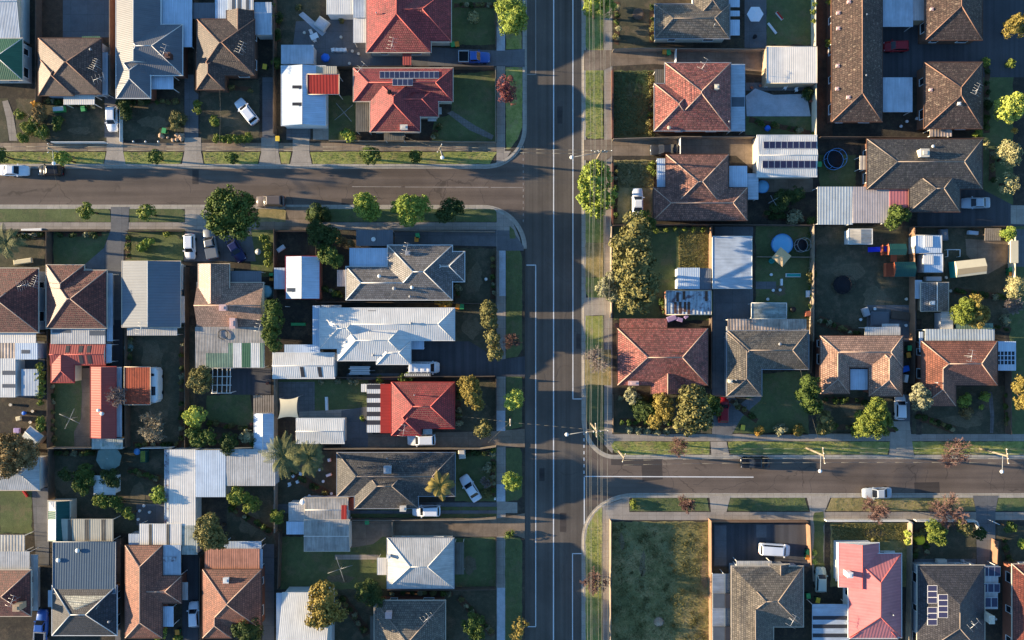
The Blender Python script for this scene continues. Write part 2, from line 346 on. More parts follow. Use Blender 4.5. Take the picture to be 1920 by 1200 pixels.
reg('mark', plain('white_road_paint', lin(226, 226, 222), .7, .25)); reg('markworn', plain('worn_road_paint', lin(168, 160, 150), .8, .6)); reg('bark_chip', ground_mat('bark_mulch', [(.3, lin(74, 56, 44)), (.7, lin(110, 84, 64))], .6, 6, .4))
# leaves
for k, c1, c2 in [('l_green',(46,66,26),(92,108,40)),('l_dark',(38,56,28),(74,88,38)),('l_bright',(84,112,34),(150,160,54)),('l_olive',(78,82,40),(128,120,66)),('l_gold',(96,88,34),(150,132,56)),('l_plum',(88,44,44),(140,82,76)),
    ('l_grey',(96,102,72),(156,152,112)),('l_yellow',(150,110,30),(214,166,50)),('l_brown',(92,78,46),(142,120,70)),('l_hedge',(66,86,28),(128,136,44)),('l_pale',(112,116,70),(176,166,110)),('l_lime',(126,146,40),(186,190,74)),('l_palm',(58,70,38),(122,122,72))]:
    reg(k, leafmat('leaf_' + {'l_green':'green','l_dark':'dark_green','l_bright':'bright_green','l_olive':'olive','l_gold':'golden_green','l_plum':'purple','l_grey':'grey_green','l_yellow':'yellow','l_brown':'brown','l_hedge':'hedge_green','l_pale':'pale_green','l_lime':'lime','l_palm':'palm_green'}[k], lf(lin(*c1)), lf(lin(*c2))))
PAINT = {}
def paint(c):
    if c not in PAINT:
        t = NT('car_paint_%s' % c[0]); m = t.done(lin(*c[1:]), .3, .0); t.b.inputs['Coat Weight'].default_value = .4; t.b.inputs['Coat Roughness'].default_value = .1; PAINT[c] = m
    return PAINT[c]
WHITE = ('white', 226, 228, 230); SILVER = ('silver', 176, 184, 190); DARKC = ('charcoal', 44, 46, 50); BLUE = ('blue', 56, 96, 168); NAVY = ('navy', 36, 42, 84); RED = ('red', 150, 26, 34); BLACKC = ('black', 24, 26, 30); SAGE = ('pale_green', 168, 182, 170); GREYC = ('grey', 120, 122, 124)
# ------------------------------------------------------------------ roofs and buildings
R = math.radians
class Prim:
    """one roof body. t: h hip, gx / gy gable with the ridge along x / y; px are the eave rectangle as photographed"""
    def __init__(s, t, x0, y0, x1, y1, eave, pitch, k, ins=None):
        s.t = t; s.e = eave - .005 * k; s.k = k
        a, b = W(x0, y0, s.e), W(x1, y1, s.e)
        s.x0, s.x1, s.y0, s.y1 = a.x + .004*k, b.x - .004*k, b.y + .004*k, a.y - .004*k
        w, d = s.x1 - s.x0, s.y1 - s.y0
        s.ax = 'x' if t == 'gx' else 'y' if t == 'gy' else ('x' if w >= d else 'y')
        s.hw = (d if s.ax == 'x' else w) / 2; s.tp = math.tan(R(pitch)); s.rise = s.hw * s.tp
        L = w if s.ax == 'x' else d
        i0 = i1 = min(s.hw, L/2)
        if t[0] == 'g': i0 = i1 = 0.0
        if ins:   # photo pixels; first = west or south end
            if ins[0] is not None: i0 = ins[0]*S
            if ins[1] is not None: i1 = ins[1]*S
        s.i0, s.i1 = i0, i1
    def ridge(s):
        z = s.e + s.rise
        if s.ax == 'x': y = (s.y0+s.y1)/2; return Vector((s.x0+s.i0, y, z)), Vector((s.x1-s.i1, y, z))
        x = (s.x0+s.x1)/2; return Vector((x, s.y0+s.i0, z)), Vector((x, s.y1-s.i1, z))
    def height(s, x, y):
        if not (s.x0-.01 <= x <= s.x1+.01 and s.y0-.01 <= y <= s.y1+.01): return -1
        if s.ax == 'x': d = min(y-s.y0, s.y1-y); a, b = x-s.x0, s.x1-x
        else: d = min(x-s.x0, s.x1-x); a, b = y-s.y0, s.y1-y
        h = d * s.tp
        if s.i0 > .01: h = min(h, a/s.i0*s.rise)
        if s.i1 > .01: h = min(h, b/s.i1*s.rise)
        return s.e + h
    def add(s, mb):
        e, b = s.e, s.e - .2; r0, r1 = s.ridge()
        c = [Vector((s.x0,s.y0,e)), Vector((s.x1,s.y0,e)), Vector((s.x1,s.y1,e)), Vector((s.x0,s.y1,e))]
        lo = [Vector((p.x,p.y,b)) for p in c]
        mb.face(lo[::-1], 1)
        for i in range(4): mb.face([lo[i], lo[(i+1)%4], c[(i+1)%4], c[i]], 1)
        same = (r1-r0).length < .02
        if s.ax == 'x':
            mb.face([c[0], c[1], r1, r0] if not same else [c[0], c[1], r0]); mb.face([c[2], c[3], r0, r1] if not same else [c[2], c[3], r0])
            mb.face([c[3], c[0], r0], 0 if s.i0 > .01 else 1); mb.face([c[1], c[2], r1], 0 if s.i1 > .01 else 1)
        else:
            mb.face([c[1], c[2], r1, r0] if not same else [c[1], c[2], r0]); mb.face([c[3], c[0], r0, r1] if not same else [c[3], c[0], r0])
            mb.face([c[0], c[1], r0], 0 if s.i0 > .01 else 1); mb.face([c[2], c[3], r1], 0 if s.i1 > .01 else 1)
    def caps(s, mb, r, others=()):
        r0, r1 = s.ridge(); up = Vector((0,0,.02))
        c = [Vector((s.x0,s.y0,s.e)), Vector((s.x1,s.y0,s.e)), Vector((s.x1,s.y1,s.e)), Vector((s.x0,s.y1,s.e))]
        def put(p, q):
            n = 18; run = None
            for i in range(n+1):
                ok = False
                if i < n:
                    m = p.lerp(q, (i+.5)/n); ok = all(o.height(m.x, m.y) < m.z - .03 for o in others)
                if ok and run is None: run = i
                if not ok and run is not None: mb.tube(p.lerp(q, run/n)+up, p.lerp(q, i/n)+up, r, r, 6); run = None
        if (r1-r0).length > .05: put(r0, r1)
        pr = [(c[0],r0),(c[3],r0),(c[1],r1),(c[2],r1)] if s.ax == 'x' else [(c[0],r0),(c[1],r0),(c[2],r1),(c[3],r1)]
        for i, (p, q) in enumerate(pr):
            if (s.i0 if i < 2 else s.i1) > .01: put(p, q)
    def gutter(s, mb):
        g = .11; z1, z0 = s.e + .03 + .003*s.k, s.e - .1
        mb.box(s.x0-g, s.y0-g, z0, s.x1+g, s.y0-.002, z1); mb.box(s.x0-g, s.y1+.002, z0, s.x1+g, s.y1+g, z1)
        mb.box(s.x0-g, s.y0-.002, z0+.002, s.x0-.002, s.y1+.002, z1-.002); mb.box(s.x1+.002, s.y0-.002, z0+.002, s.x1+g, s.y1+.002, z1-.002)
class Bld: pass
def house(label, prims, mat, wall='w_cream', trim='f_cream', cap='t_ridge', eave=3.0, pitch=24, name='house', cat=None, group=None, wins=True, inset=.42, caps=True, gut=True):
    """prims: (type, x0, y0, x1, y1[, dict(p=pitch, e=eave, ins=(..), m=material, nw=no walls)])"""
    b = Bld(); P = []
    if cap == 't_ridge': cap = {'t_brown':'t_ridgebrown','t_brown2':'t_ridgebrown','t_lichen':'t_ridgebrown','t_dark':'t_ridgemid','t_black':'t_ridgemid','t_greybrown':'t_ridgemid','t_grey':'t_ridgewhite'}.get(mat, cap)
    for k, q in enumerate(prims):
        o = q[5] if len(q) > 5 else {}
        p = Prim(q[0], q[1], q[2], q[3], q[4], o.get('e', eave), o.get('p', pitch), k, o.get('ins')); p.mat = o.get('m', mat); p.nw = o.get('nw'); P.append(p)
    c = W((prims[0][1]+prims[0][3])/2, (prims[0][2]+prims[0][4])/2, eave)
    b.root = empty(name, (c.x, c.y, 0), label, cat or name.replace('_', ' '), group); b.P = P; b.roofs = {}
    wm = MB()
    for p in P:
        if p.nw: continue
        i = inset + .006*p.k
        wm.box(p.x0+i, p.y0+i, 0, p.x1-i, p.y1-i, p.e-.12)
        if p.t[0] == 'g':     # gable wall triangles just inside the roof
            pass
    if wm.v: b.wall = wm.build('wall', MT[wall], b.root)
    mats = []
    for p in P:
        if p.mat not in mats: mats.append(p.mat)
    for m in mats:
        mb, cp, gt = MB(), MB(), MB()
        for p in P:
            if p.mat != m: continue
            p.add(mb); p.caps(cp, .075 if m[0] == 't' else .06, [o for o in P if o is not p])
            if gut: p.gutter(gt)
        r = mb.build('roof', [MT[m], MT[trim if not (P[0].t[0] == 'g' and name != 'house') else wall]], b.root, uv=True); b.roofs[m] = r
        if caps and cp.v: cp.build('ridge_cap', MT[cap], r)
        if gt.v: gt.build('gutter', MT[trim], r)
    b.roof = b.roofs[mats[0]]
    if wins:
        p = P[0]; cx, cy = (p.x0+p.x1)/2, (p.y0+p.y1)/2; i = inset
        if abs(cx) > 14:
            sx = -1 if cx > 0 else 1; xw = (p.x0+i) if sx < 0 else (p.x1-i); n = max(2, int((p.y1-p.y0)/4.2))
            for k in range(n): window(b, 'x', xw, sx, p.y0 + (k+.5)*(p.y1-p.y0)/n, 1.5 if k % 2 == 0 else 1.0)
        if abs(cy) > 12:
            sy = -1 if cy > 0 else 1; yw = (p.y0+i) if sy < 0 else (p.y1-i); n = max(2, int((p.x1-p.x0)/4.5))
            for k in range(n): window(b, 'y', yw, sy, p.x0 + (k+.5)*(p.x1-p.x0)/n, 1.6 if k % 2 else 1.1)
    return b
def window(b, ax, w, s, t, wd):
    z0, z1 = .95, 2.1; f = MB(); g = MB(); d0, d1 = w + s*.002, w + s*.06
    def bx(mb, a0, a1, c0, c1, e0, e1):
        if ax == 'x': mb.box(e0, a0, c0, e1, a1, c1)
        else: mb.box(a0, e0, c0, a1, e1, c1)
    bx(f, t-wd/2-.08, t-wd/2, z0, z1, d0, d1); bx(f, t+wd/2, t+wd/2+.08, z0, z1, d0, d1)
    bx(f, t-wd/2-.08, t+wd/2+.08, z0-.09, z0, d0, w+s*.12); bx(f, t-wd/2-.08, t+wd/2+.08, z1, z1+.08, d0, d1)
    bx(g, t-wd/2, t+wd/2, z0, z1, d0, w+s*.03)
    fo = f.build('window', MT['white'], b.root); g.build('pane', MT['glass'], fo)
def roofz(b, px, py):
    z = 3.0
    for _ in range(8):
        q = W(px, py, z); h = max([p.height(q.x, q.y) for p in b.P] + [-1])
        if h < 0: return None
        z = h
    return W(px, py, z)
def on_roof(b, px, py, alt=2.8): return roofz(b, px, py) or W(px, py, alt)
def chimney(b, px, py, w=.7, d=.6, h=.9, m='brickwall', name='chimney'):
    c = on_roof(b, px, py); mb = MB()
    mb.box(c.x-w/2, c.y-d/2, c.z-.8, c.x+w/2, c.y+d/2, c.z+h-.08); mb.box(c.x-w/2-.06, c.y-d/2-.06, c.z+h-.08, c.x+w/2+.06, c.y+d/2+.06, c.z+h)
    mb.box(c.x-w*.25, c.y-d*.25, c.z+h, c.x+w*.25, c.y+d*.25, c.z+h+.12)
    return mb.build(name, MT[m], b.roof)
def vent(b, px, py, r=.2, h=.55, m='f_grey', name='roof_vent'):
    c = on_roof(b, px, py); mb = MB()
    mb.lathe((c.x, c.y, c.z-.2), [(r*.55, 0), (r*.55, h*.6+.2), (r, h*.65+.2), (r*1.05, h*.85+.2), (r*.5, h+.2)], 10)
    return mb.build(name, MT[m], b.roof)
def flue(b, px, py): return vent(b, px, py, .11, .9, 'f_grey', 'flue')
def antenna(b, px, py, ang=20, n=6, h=1.9, L=1.7):
    c = on_roof(b, px, py); c = W(px, py, c.z + h); mb = MB(); a = R(ang); u = Vector((math.cos(a), math.sin(a), 0)); v = Vector((-u.y, u.x, 0))
    mb.tube((c.x, c.y, c.z-h-.1), (c.x, c.y, c.z+.1), .035, .03, 6); mb.tube(c - u*L*.5, c + u*L*.6, .022, .022, 5)
    for k in range(n):
        q = c + u*(-L*.5 + L*1.05*k/(n-1)); l = .9 - .06*k; mb.tube(q - v*l*random.uniform(.75,1.05), q + v*l*random.uniform(.75,1.05), .014, .014, 4)
    return mb.build('antenna', MT['chrome'], b.roof)
def roof_slab(b, quad, m, name, lift=.09, th=.06, frame=None):
    """panel lying on the roof; quad in photo px, clockwise from top-left as seen"""
    cz = [on_roof(b, x, y) for x, y in quad]
    z = [q + Vector((0,0,lift)) for q in cz]
    mb = MB(); mb.slab(z[::-1], th)
    o = mb.build(name, MT[m], b.roof, uv=True)
    if frame:
        f = MB(); c = sum(z, Vector())/4
        for i in range(4):
            p, q = z[i], z[(i+1)%4]; f.tube(p, q, frame, frame, 4, sm=False)
        f.build('panel_frame', MT['solarframe'], o) if False else None
    return o
def solar_row(b, x0, y0, x1, y1, n, vertical=False, rows=1, fr=1.0, plane=None):
    def at(x, y):
        if plane is None: return on_roof(b, x, y)
        P_ = b.P[plane]; z = P_.e + 1
        for _ in range(8): z = P_.e + (P_.y1 - W(x, y, z).y)*P_.tp
        return W(x, y, z)
    for r in range(rows):
        for k in range(n):
            if not vertical:
                a, c = x0+(x1-x0)*k/n, x0+(x1-x0)*(k+1)/n; t, u = y0, y1
            else: a, c = x0, x1; t, u = y0+(y1-y0)*k/n, y0+(y1-y0)*(k+1)/n
            q = [(a,t),(c,t),(c,u),(a,u)]; cz = [at(x, y) + Vector((0,0,.1)) for x, y in q]
            m = sum(cz, Vector())/4; ins = [m + (p-m)*.88 + Vector((0,0,.012)) for p in cz]
            mb = MB(); out = [m + (p-m)*.985 for p in cz]
            mb.slab(out[::-1], .05, 1); mb.face(ins[::-1], 0)
            mb.build('solar_panel', [MT['solar'], MT['solarframe']], b.roof)
def flat(b, x0, y0, x1, y1, m, z=2.5, tilt=(0,0), th=.12, name='patio_roof', posts=True, wall=None, rot=False, pts=None, trim=None, label=None):
    """thin sheet roof. tilt = extra height at (east, north) edges in metres. b: Bld or None-like with .root"""
    if pts is None: pts = [(x0,y0),(x1,y0),(x1,y1),(x0,y1)]
    xs = [p[0] for p in pts]; ys = [p[1] for p in pts]
    q = []
    for x, y in pts:
        fx = (x-min(xs))/(max(xs)-min(xs)); fy = (max(ys)-y)/(max(ys)-min(ys)); q.append(W(x, y, z + tilt[0]*fx + tilt[1]*fy))
    mb = MB(); mb.slab(q[::-1], th, 0)
    o = mb.build(name, MT[m], b.root, uv=True, rot=rot)
    if label: o['label'] = label
    q2 = [W(x, y, z) for x, y in pts]; X0, X1, Y0, Y1 = min(p.x for p in q2), max(p.x for p in q2), min(p.y for p in q2), max(p.y for p in q2)
    if wall:
        w = MB(); i = .12; zz = min(p.z for p in q) - th - .004
        w.prism([(X0+i,Y0+i),(X1-i,Y0+i),(X1-i,Y1-i),(X0+i,Y1-i)], 0, zz); w.build('wall', MT[wall], b.root)
    elif posts:
        for px_, py_ in ((X0+.15,Y0+.15),(X1-.15,Y0+.15),(X1-.15,Y1-.15),(X0+.15,Y1-.15)):
            w = MB(); w.box(px_-.045, py_-.045, 0, px_+.045, py_+.045, min(p.z for p in q)-th-.003); w.build('post', MT['f_white'], o)
    # edge trim
    if trim:
        t = MB()
        for i in range(len(q)): t.tube(q[i], q[(i+1)%len(q)], .06, .06, 4)
        t.build('edge_trim', MT[trim], o)
    return o
def strip(b, x0, y0, x1, y1, m, z, tilt=(0,0), ref=None, name='translucent_sheet', lift=.02, rot=False):
    """a differently coloured sheet lying on the flat with extents ref=(x0,y0,x1,y1)"""
    ref = ref or (x0,y0,x1,y1); q = []
    for x, y in ((x0,y0),(x1,y0),(x1,y1),(x0,y1)):
        fx = (x-ref[0])/(ref[2]-ref[0]); fy = (ref[3]-y)/(ref[3]-ref[1]); q.append(W(x, y, z + tilt[0]*fx + tilt[1]*fy + lift))
    mb = MB(); mb.slab(q[::-1], lift-.004); return mb.build(name, MT[m], b.root, uv=True, rot=rot)
def shell(name, label, cat, x, y, group=None):
    b = Bld(); c = W(x, y, 2.4); b.root = empty(name, (c.x, c.y, 0), label, cat, group); b.P = []; b.roof = None; return b
def shed(label, x0, y0, x1, y1, m, z=2.3, tilt=(0,0), wall='w_grey', name='shed', cat='shed', group=None, rot=False, posts=False, trim=None, door=None):
    b = shell(name, label, cat, (x0+x1)/2, (y0+y1)/2, group)
    flat(b, x0, y0, x1, y1, m, z, tilt, name='roof', posts=posts, wall=None if posts else wall, rot=rot, trim=trim); b.ref = (x0,y0,x1,y1); b.z = z; b.tilt = tilt
    return b
# ------------------------------------------------------------------ plants
def quads(C, N, s):
    """leaf quads at points C with normals N, sizes s"""
    n = len(C); t = RNG.normal(size=(n,3)); u = np.cross(N, t); u /= np.linalg.norm(u, axis=1)[:,None] + 1e-9; v = np.cross(N, u)
    s = s[:,None]; a = C - u*s*.5; b = C + v*s*.42; c = C + u*s*.6; d = C - v*s*.42
    V = np.stack([a,b,c,d], 1).reshape(-1,3); F = np.arange(n*4).reshape(n,4); return V, F
def sph(n):
    p = RNG.normal(size=(n,3)); return p / np.linalg.norm(p, axis=1)[:,None]
ICO = None
def ico():
    global ICO
    if ICO is None:
        import bmesh
        bm = bmesh.new(); bmesh.ops.create_icosphere(bm, subdivisions=2, radius=1.0); bm.verts.ensure_lookup_table()
        ICO = (np.array([v.co[:] for v in bm.verts]), np.array([[v.index for v in f.verts] for f in bm.faces])); bm.free()
    return ICO
def foliage(blobs, leaf=.3, dens=1.0, clump=.3, core=.72, flatz=.8):
    """blobs: (x, y, z, r) in metres -> quads of leaf clumps spread over and inside the blobs"""
    Vs, Fs, n = [], [], 0; leaf = leaf*RNG.uniform(.85, 1.25)
    for bx, by, bz, r in blobs:
        rc0 = min(max(clump*r, .22), .85); K = int(max(7, 3.2*(r/rc0)**2*.8))
        d = sph(K*2); d = d[d[:,2] > -.45][:K]; rad = r*(1-.62*rc0/r)*RNG.uniform(.74, 1.08, len(d))
        cc = np.array([bx,by,bz]) + d*rad[:,None]*np.array([1,1,flatz])
        rc = rc0*RNG.uniform(.6, 1.35, len(d))
        for c, q in zip(cc, rc):
            m = int(max(8, dens*4*math.pi*q*q/(leaf*leaf*.5)*.62)); p = sph(m)
            out = c - np.array([bx,by,bz - r*.4]); out = out/(np.linalg.norm(out)+1e-6)
            keep = (p @ out) > -.35; p = p[keep]; m = len(p)
            P = c + p*(q*RNG.uniform(.72, 1.08, m))[:,None]; N = p + RNG.normal(size=(m,3))*.38; N /= np.linalg.norm(N, axis=1)[:,None]
            V, F = quads(P, N, leaf*RNG.uniform(.6, 1.3, m)); Vs.append(V); Fs.append(F + n); n += len(V)
        if core:  # solid inner core added so light does not leak through the crown
            iv, fi = ico(); q = iv*(r*core*RNG.uniform(.82, 1.1, len(iv)))[:,None]*np.array([1,1,flatz]) + np.array([bx,by,bz]); Vs.append(q); F = np.concatenate([fi, fi[:,2:3]], 1); Fs.append(F + n); n += len(q)
    return np.concatenate(Vs), np.concatenate(Fs)
def fix(V, F):   # drop the doubled corner of core triangles by splitting them at a midpoint vertex
    bad = F[:,2] == F[:,3]
    if not bad.any(): return V, F
    T = F[bad]; mid = (V[T[:,2]] + V[T[:,0]])/2; F = F.copy(); F[bad,3] = np.arange(len(T)) + len(V); return np.concatenate([V, mid]), F
def tree(label, blobs, h=5, m='l_green', name='tree', cat='tree', group=None, leaf=.21, dens=1.0, clump=.27, core=.6, trunk=True, flatz=.8):
    """blobs: (px, py, radius px[, top height])"""
    B = []
    for q in blobs:
        top = q[3] if len(q) > 3 else h; r = q[2]*S*1.08; zc = max(top - r*flatz, r*.5); f = (H-zc)/H; c = W(q[0], q[1], zc); B.append((c.x, c.y, zc, r*f))
    V, F = fix(*foliage(B, leaf, dens, clump, core, flatz))
    cx, cy = sum(b[0] for b in B)/len(B), sum(b[1] for b in B)/len(B)
    if not trunk:
        o = npmesh(name, V, F, MT[m], org=(cx, cy, 0)); return tag(o, label, cat, group)
    big = max(B, key=lambda b: b[3]); root = empty(name, (cx, cy, 0), label, cat, group)
    npmesh('crown', V, F, MT[m], root)
    mb = MB(); tr = .05*big[3] + .07; p0 = Vector((cx, cy, -.05)); p1 = Vector((cx*.5+big[0]*.5, cy*.5+big[1]*.5, big[2]*.55)); mb.tube(p0, p1, tr*1.3, tr*.9, 8)
    for b in B: mb.tube(p1, (b[0], b[1], b[2]), tr*.8, tr*.3, 6)
    for k in range(5):
        a = k*1.26; mb.tube(p1, (big[0]+math.cos(a)*big[3]*.55, big[1]+math.sin(a)*big[3]*.55, big[2]+.1*k), tr*.55, tr*.15, 5)
    mb.build('trunk', MT['bark'], root); return root
def shrub(label, blobs, h=1.2, m='l_green', name='shrub', cat='shrub', group=None, leaf=.19, dens=1.0, clump=.34, core=.62, flatz=.8):
    return tree(label, blobs, h, m, name, cat, group, leaf, dens, clump, core, False, flatz)
def bare_tree(label, px, py, rpx, h, m='barkred', name='bare_tree', group=None, fine=1.0, seed=1):
    """leafless crown: recursive branching"""
    rg = random.Random(seed); r = rpx*S; c = W(px, py, h*.55); root = empty(name, (c.x, c.y, 0), label, 'tree', group); segs = []
    def go(p, d, L, rad, lev):
        n = 2
        for k in range(n):
            d2 = (d + Vector((rg.gauss(0,.13), rg.gauss(0,.13), rg.gauss(0,.1)))).normalized(); q = p + d2*(L/n); segs.append((p, q, rad*(1-.2*k/n), rad*(1-.2*(k+1)/n), lev)); p, d = q, d2
            if lev < 4 and k >= 0:
                for j in range((3 if lev < 2 else 2) if lev else 0):
                    ax = Vector((rg.gauss(0,1), rg.gauss(0,1), rg.gauss(0,.5))).normalized(); nd = (d*.75 + ax*.75).normalized()
                    if nd.z < -.15: nd.z = abs(nd.z)*.3
                    go(p, nd, L*rg.uniform(.5,.72), rad*.55, lev+1)
        if lev < 4: go(p, d, L*.6, rad*.6, lev+1)
    base = Vector((c.x, c.y, 0)); th = h*.3; tr = .05 + r*.03
    for k in range(8):
        a = k*2.399 + rg.uniform(-.3,.3); t = rg.uniform(.3, 1.0); d = Vector((math.cos(a)*t, math.sin(a)*t, rg.uniform(.45,.9))).normalized()
        go(base + Vector((0,0,th*rg.uniform(.8,1.1))), d, r*.62, tr*.55, 1)
    mx = max(math.hypot(q.x-c.x, q.y-c.y) for _, q, *_ in segs); mz = max(q.z for _, q, *_ in segs); k = r/mx*1.08; kz = (h-th)/(mz-th)
    def tf(p): return np.array([c.x+(p.x-c.x)*k, c.y+(p.y-c.y)*k, th+(p.z-th)*kz if p.z > th else p.z])
    A = np.array([tf(s[0]) for s in segs]); B = np.array([tf(s[1]) for s in segs]); ra = np.array([max(s[2], .02*fine) for s in segs]); rb = np.array([max(s[3], .014*fine) for s in segs])
    D = B - A; D /= np.linalg.norm(D, axis=1)[:,None] + 1e-9; U = np.cross(D, [[.3,.2,.93]]); U /= np.linalg.norm(U, axis=1)[:,None]; X = np.cross(D, U)
    V = []
    for P, rr in ((A, ra), (B, rb)):
        for t in (0, 2.094, 4.189): V.append(P + U*(rr*math.cos(t))[:,None] + X*(rr*math.sin(t))[:,None])
    V = np.stack(V, 1).reshape(-1,3); n = len(A); i = np.arange(n)[:,None]*6
    F = np.concatenate([i + np.array([[k_, (k_+1)%3, 3+(k_+1)%3, 3+k_]]) for k_ in range(3)])
    npmesh('branches', V, F, MT[m], root)
    mb = MB(); mb.tube((c.x,c.y,-.05), (c.x,c.y,th*1.1), tr*1.2, tr*.9, 8); mb.build('trunk', MT['bark'], root); return root
def palm(label, px, py, rpx, h, m='l_palm', n=16, group=None, name='palm_tree', lw=.5):
    c = W(px, py, h); r = rpx*S*(H-h)/H; root = empty(name, (c.x, c.y, 0), label, 'palm tree', group); rg = random.Random(int(px))
    mb = MB(); mb.tube((c.x,c.y,-.05), (c.x,c.y,h*.9), .24, .16, 9); mb.build('trunk', MT['bark'], root)
    for k in range(n):
        a = 2.399*k + rg.uniform(-.2,.2); L = r*rg.uniform(.75,1.1); up = rg.uniform(.15,.8); w = MB(); prev = Vector((c.x,c.y,h*.9)); ns = 9
        for j in range(1, ns+1):
            t = j/ns; q = Vector((c.x+math.cos(a)*L*t, c.y+math.sin(a)*L*t, h*.9 + L*up*t*(1.25-1.35*t)))
            w.tube(prev, q, .045*(1.1-t), .045*(1-t)+.006, 4)
            d = (q-prev).normalized(); sd = Vector((-math.sin(a), math.cos(a), 0)); ll = lw*math.sin(math.pi*(.12+.82*t))+.1
            for s_ in (-1,1):
                for o_ in (.3,.8):
                    b0 = prev.lerp(q, o_); tip = b0 + sd*s_*ll + d*ll*.75 + Vector((0,0,-.12)); w.face([b0, b0+d*.1, tip, tip-d*.07])
            prev = q
        w.build('frond', MT[m], root)
    return root
# ------------------------------------------------------------------ vehicles
CARM = {}
def car_parts(kind):
    """list of (part name, MB, slot) in a local frame: x forward, ground at 0"""
    if kind in CARM: return CARM[kind]
    P = []
    spec = dict(sedan=(4.7,1.8,.92,1.44,(-1.55,1.0),(-.85,.2)), hatch=(4.15,1.74,.95,1.48,(-1.95,1.0),(-1.6,.25)), suv=(4.65,1.86,1.05,1.7,(-2.15,1.0),(-1.85,.3)),
        wagon=(4.8,1.8,.94,1.5,(-2.15,.95),(-1.75,.2)), van=(5.05,1.9,1.15,1.95,(-2.42,1.75),(-2.3,1.05)), ute=(5.2,1.85,1.05,1.72,(-.75,1.05),(-.55,.35)))[kind]
    L, wd, bz, rz, (bx0, bx1), (rx0, rx1) = spec; hw = wd/2; h2 = L/2
    body = MB(); st = []
    hood = bz*.93 if kind != 'van' else bz
    for x, k, zt in ((-h2,.8,bz*.78),(-h2+.1,.92,bz*.95),(-h2+.45,.985,bz),(-1.3,1,bz),(0,1,bz),(bx1-.1,1,bz),(bx1+.35,.995,hood),(h2-.5,.95,hood*.9),(h2-.15,.86,hood*.78),(h2,.7,hood*.6)):
        if kind == 'ute' and x <= 0: zt = min(zt, bz)
        st.append((x, hw*k, zt))
    rings = []
    for x, w, z in st:
        rings.append([(x,-w*.94,.24),(x,-w,.5),(x,-w*.985,z*.82),(x,-w*.86,z*.985),(x,0,z*1.02),(x,w*.86,z*.985),(x,w*.985,z*.82),(x,w,.5),(x,w*.94,.24)])
    n = 9; vs = [p for r in rings for p in r]
    fs = [(i*n+k, i*n+(k+1)%n, (i+1)*n+(k+1)%n, (i+1)*n+k) for i in range(len(rings)-1) for k in range(n)]
    body.mesh(vs, [tuple(reversed(f)) for f in fs] + [tuple(range(n)), tuple(range(len(rings)*n-1, (len(rings)-1)*n-1, -1))], 0, True)
    # cabin: two-step frustum so that the roof edge is rounded
    bw, rw = hw*.9, hw*.74
    z0, z1, z2 = bz*.96, rz-.07, rz
    def ring(x0, x1, w, z): return [(x0,-w,z),(x1,-w*.94,z),(x1,w*.94,z),(x0,w,z)]
    c = ring(bx0,bx1,bw,z0) + ring(rx0-.08,rx1+.1,rw+.03,z1) + ring(rx0+.06,rx1-.06,rw-.1,z2)
    body.mesh(c, [(0,1,5,4),(1,2,6,5),(2,3,7,6),(3,0,4,7),(4,5,9,8),(5,6,10,9),(6,7,11,10),(7,4,8,11),(8,9,10,11)], 0, False)
    P.append(('body', body, 'paint'))
    def quad(name, a, b, c_, d, slot, off, k0=.06, k1=.94, v0=.1, v1=.95):
        a, b, c_, d = map(Vector, (a,b,c_,d)); nrm = (b-a).cross(d-a).normalized()*off; mb = MB()
        def at(u, v): return a.lerp(b,u).lerp(d.lerp(c_,u), v)
        top = [at(k0,v0)+nrm, at(k1,v0)+nrm, at(k1,v1)+nrm, at(k0,v1)+nrm]; bot = [p - nrm*1.6 for p in top]
        mb.mesh(top+bot, [(0,1,2,3),(0,4,5,1),(1,5,6,2),(2,6,7,3),(3,7,4,0)]); P.append((name, mb, slot))
    quad('windscreen', c[1], c[2], c[6], c[5], 'carglass', .012)
    if kind != 'xx': quad('rear_window', c[3], c[0], c[4], c[7], 'carglass', .012)
    quad('side_window', c[0], c[1], c[5], c[4], 'carglass', .012, .1, .9, .25, .9); quad('side_window', c[2], c[3], c[7], c[6], 'carglass', .012, .1, .9, .25, .9)
    if kind == 'ute':
        t = MB(); x0, x1 = -h2+.05, bx0-.1; w = hw*1.0
        for a in ((x0,-w,x1,-w+.1),(x0,w-.1,x1,w),(x0,-w+.1,x0+.1,w-.1),(x1-.1,-w+.1,x1,w-.1)): t.box(a[0],a[1],bz*.9,a[2],a[3],bz+.32)
        P.append(('tray_side', t, 'chrome')); f = MB(); f.box(x0+.1,-w+.1,bz,x1-.1,w-.1,bz+.03); P.append(('tray_floor', f, 'rubber'))
    for sx in (-1,1):
        for sy in (-1,1):
            m = MB(); x = sx*(h2-.9); m.tube((x, sy*(hw-.2), .32), (x, sy*(hw+.01), .32), .32, .32, 14); P.append(('wheel', m, 'rubber'))
    for sy in (-1,1):
        m = MB(); m.box(h2-.34, sy*hw*.5, hood*.6, h2-.12, sy*hw*.82, hood*.765); P.append(('headlight', m, 'headlamp'))
        m = MB(); m.box(-h2-.02, sy*hw*.5, bz*.6, -h2+.16, sy*hw*.83, bz*.8); P.append(('tail_light', m, 'tail'))
        m = MB(); m.box(bx1-.35, sy*(hw-.06), bz*.97, bx1-.17, sy*(hw+.16), bz*1.1); P.append(('wing_mirror', m, 'paint'))
    CARM[kind] = P; return P
MESHC = {}
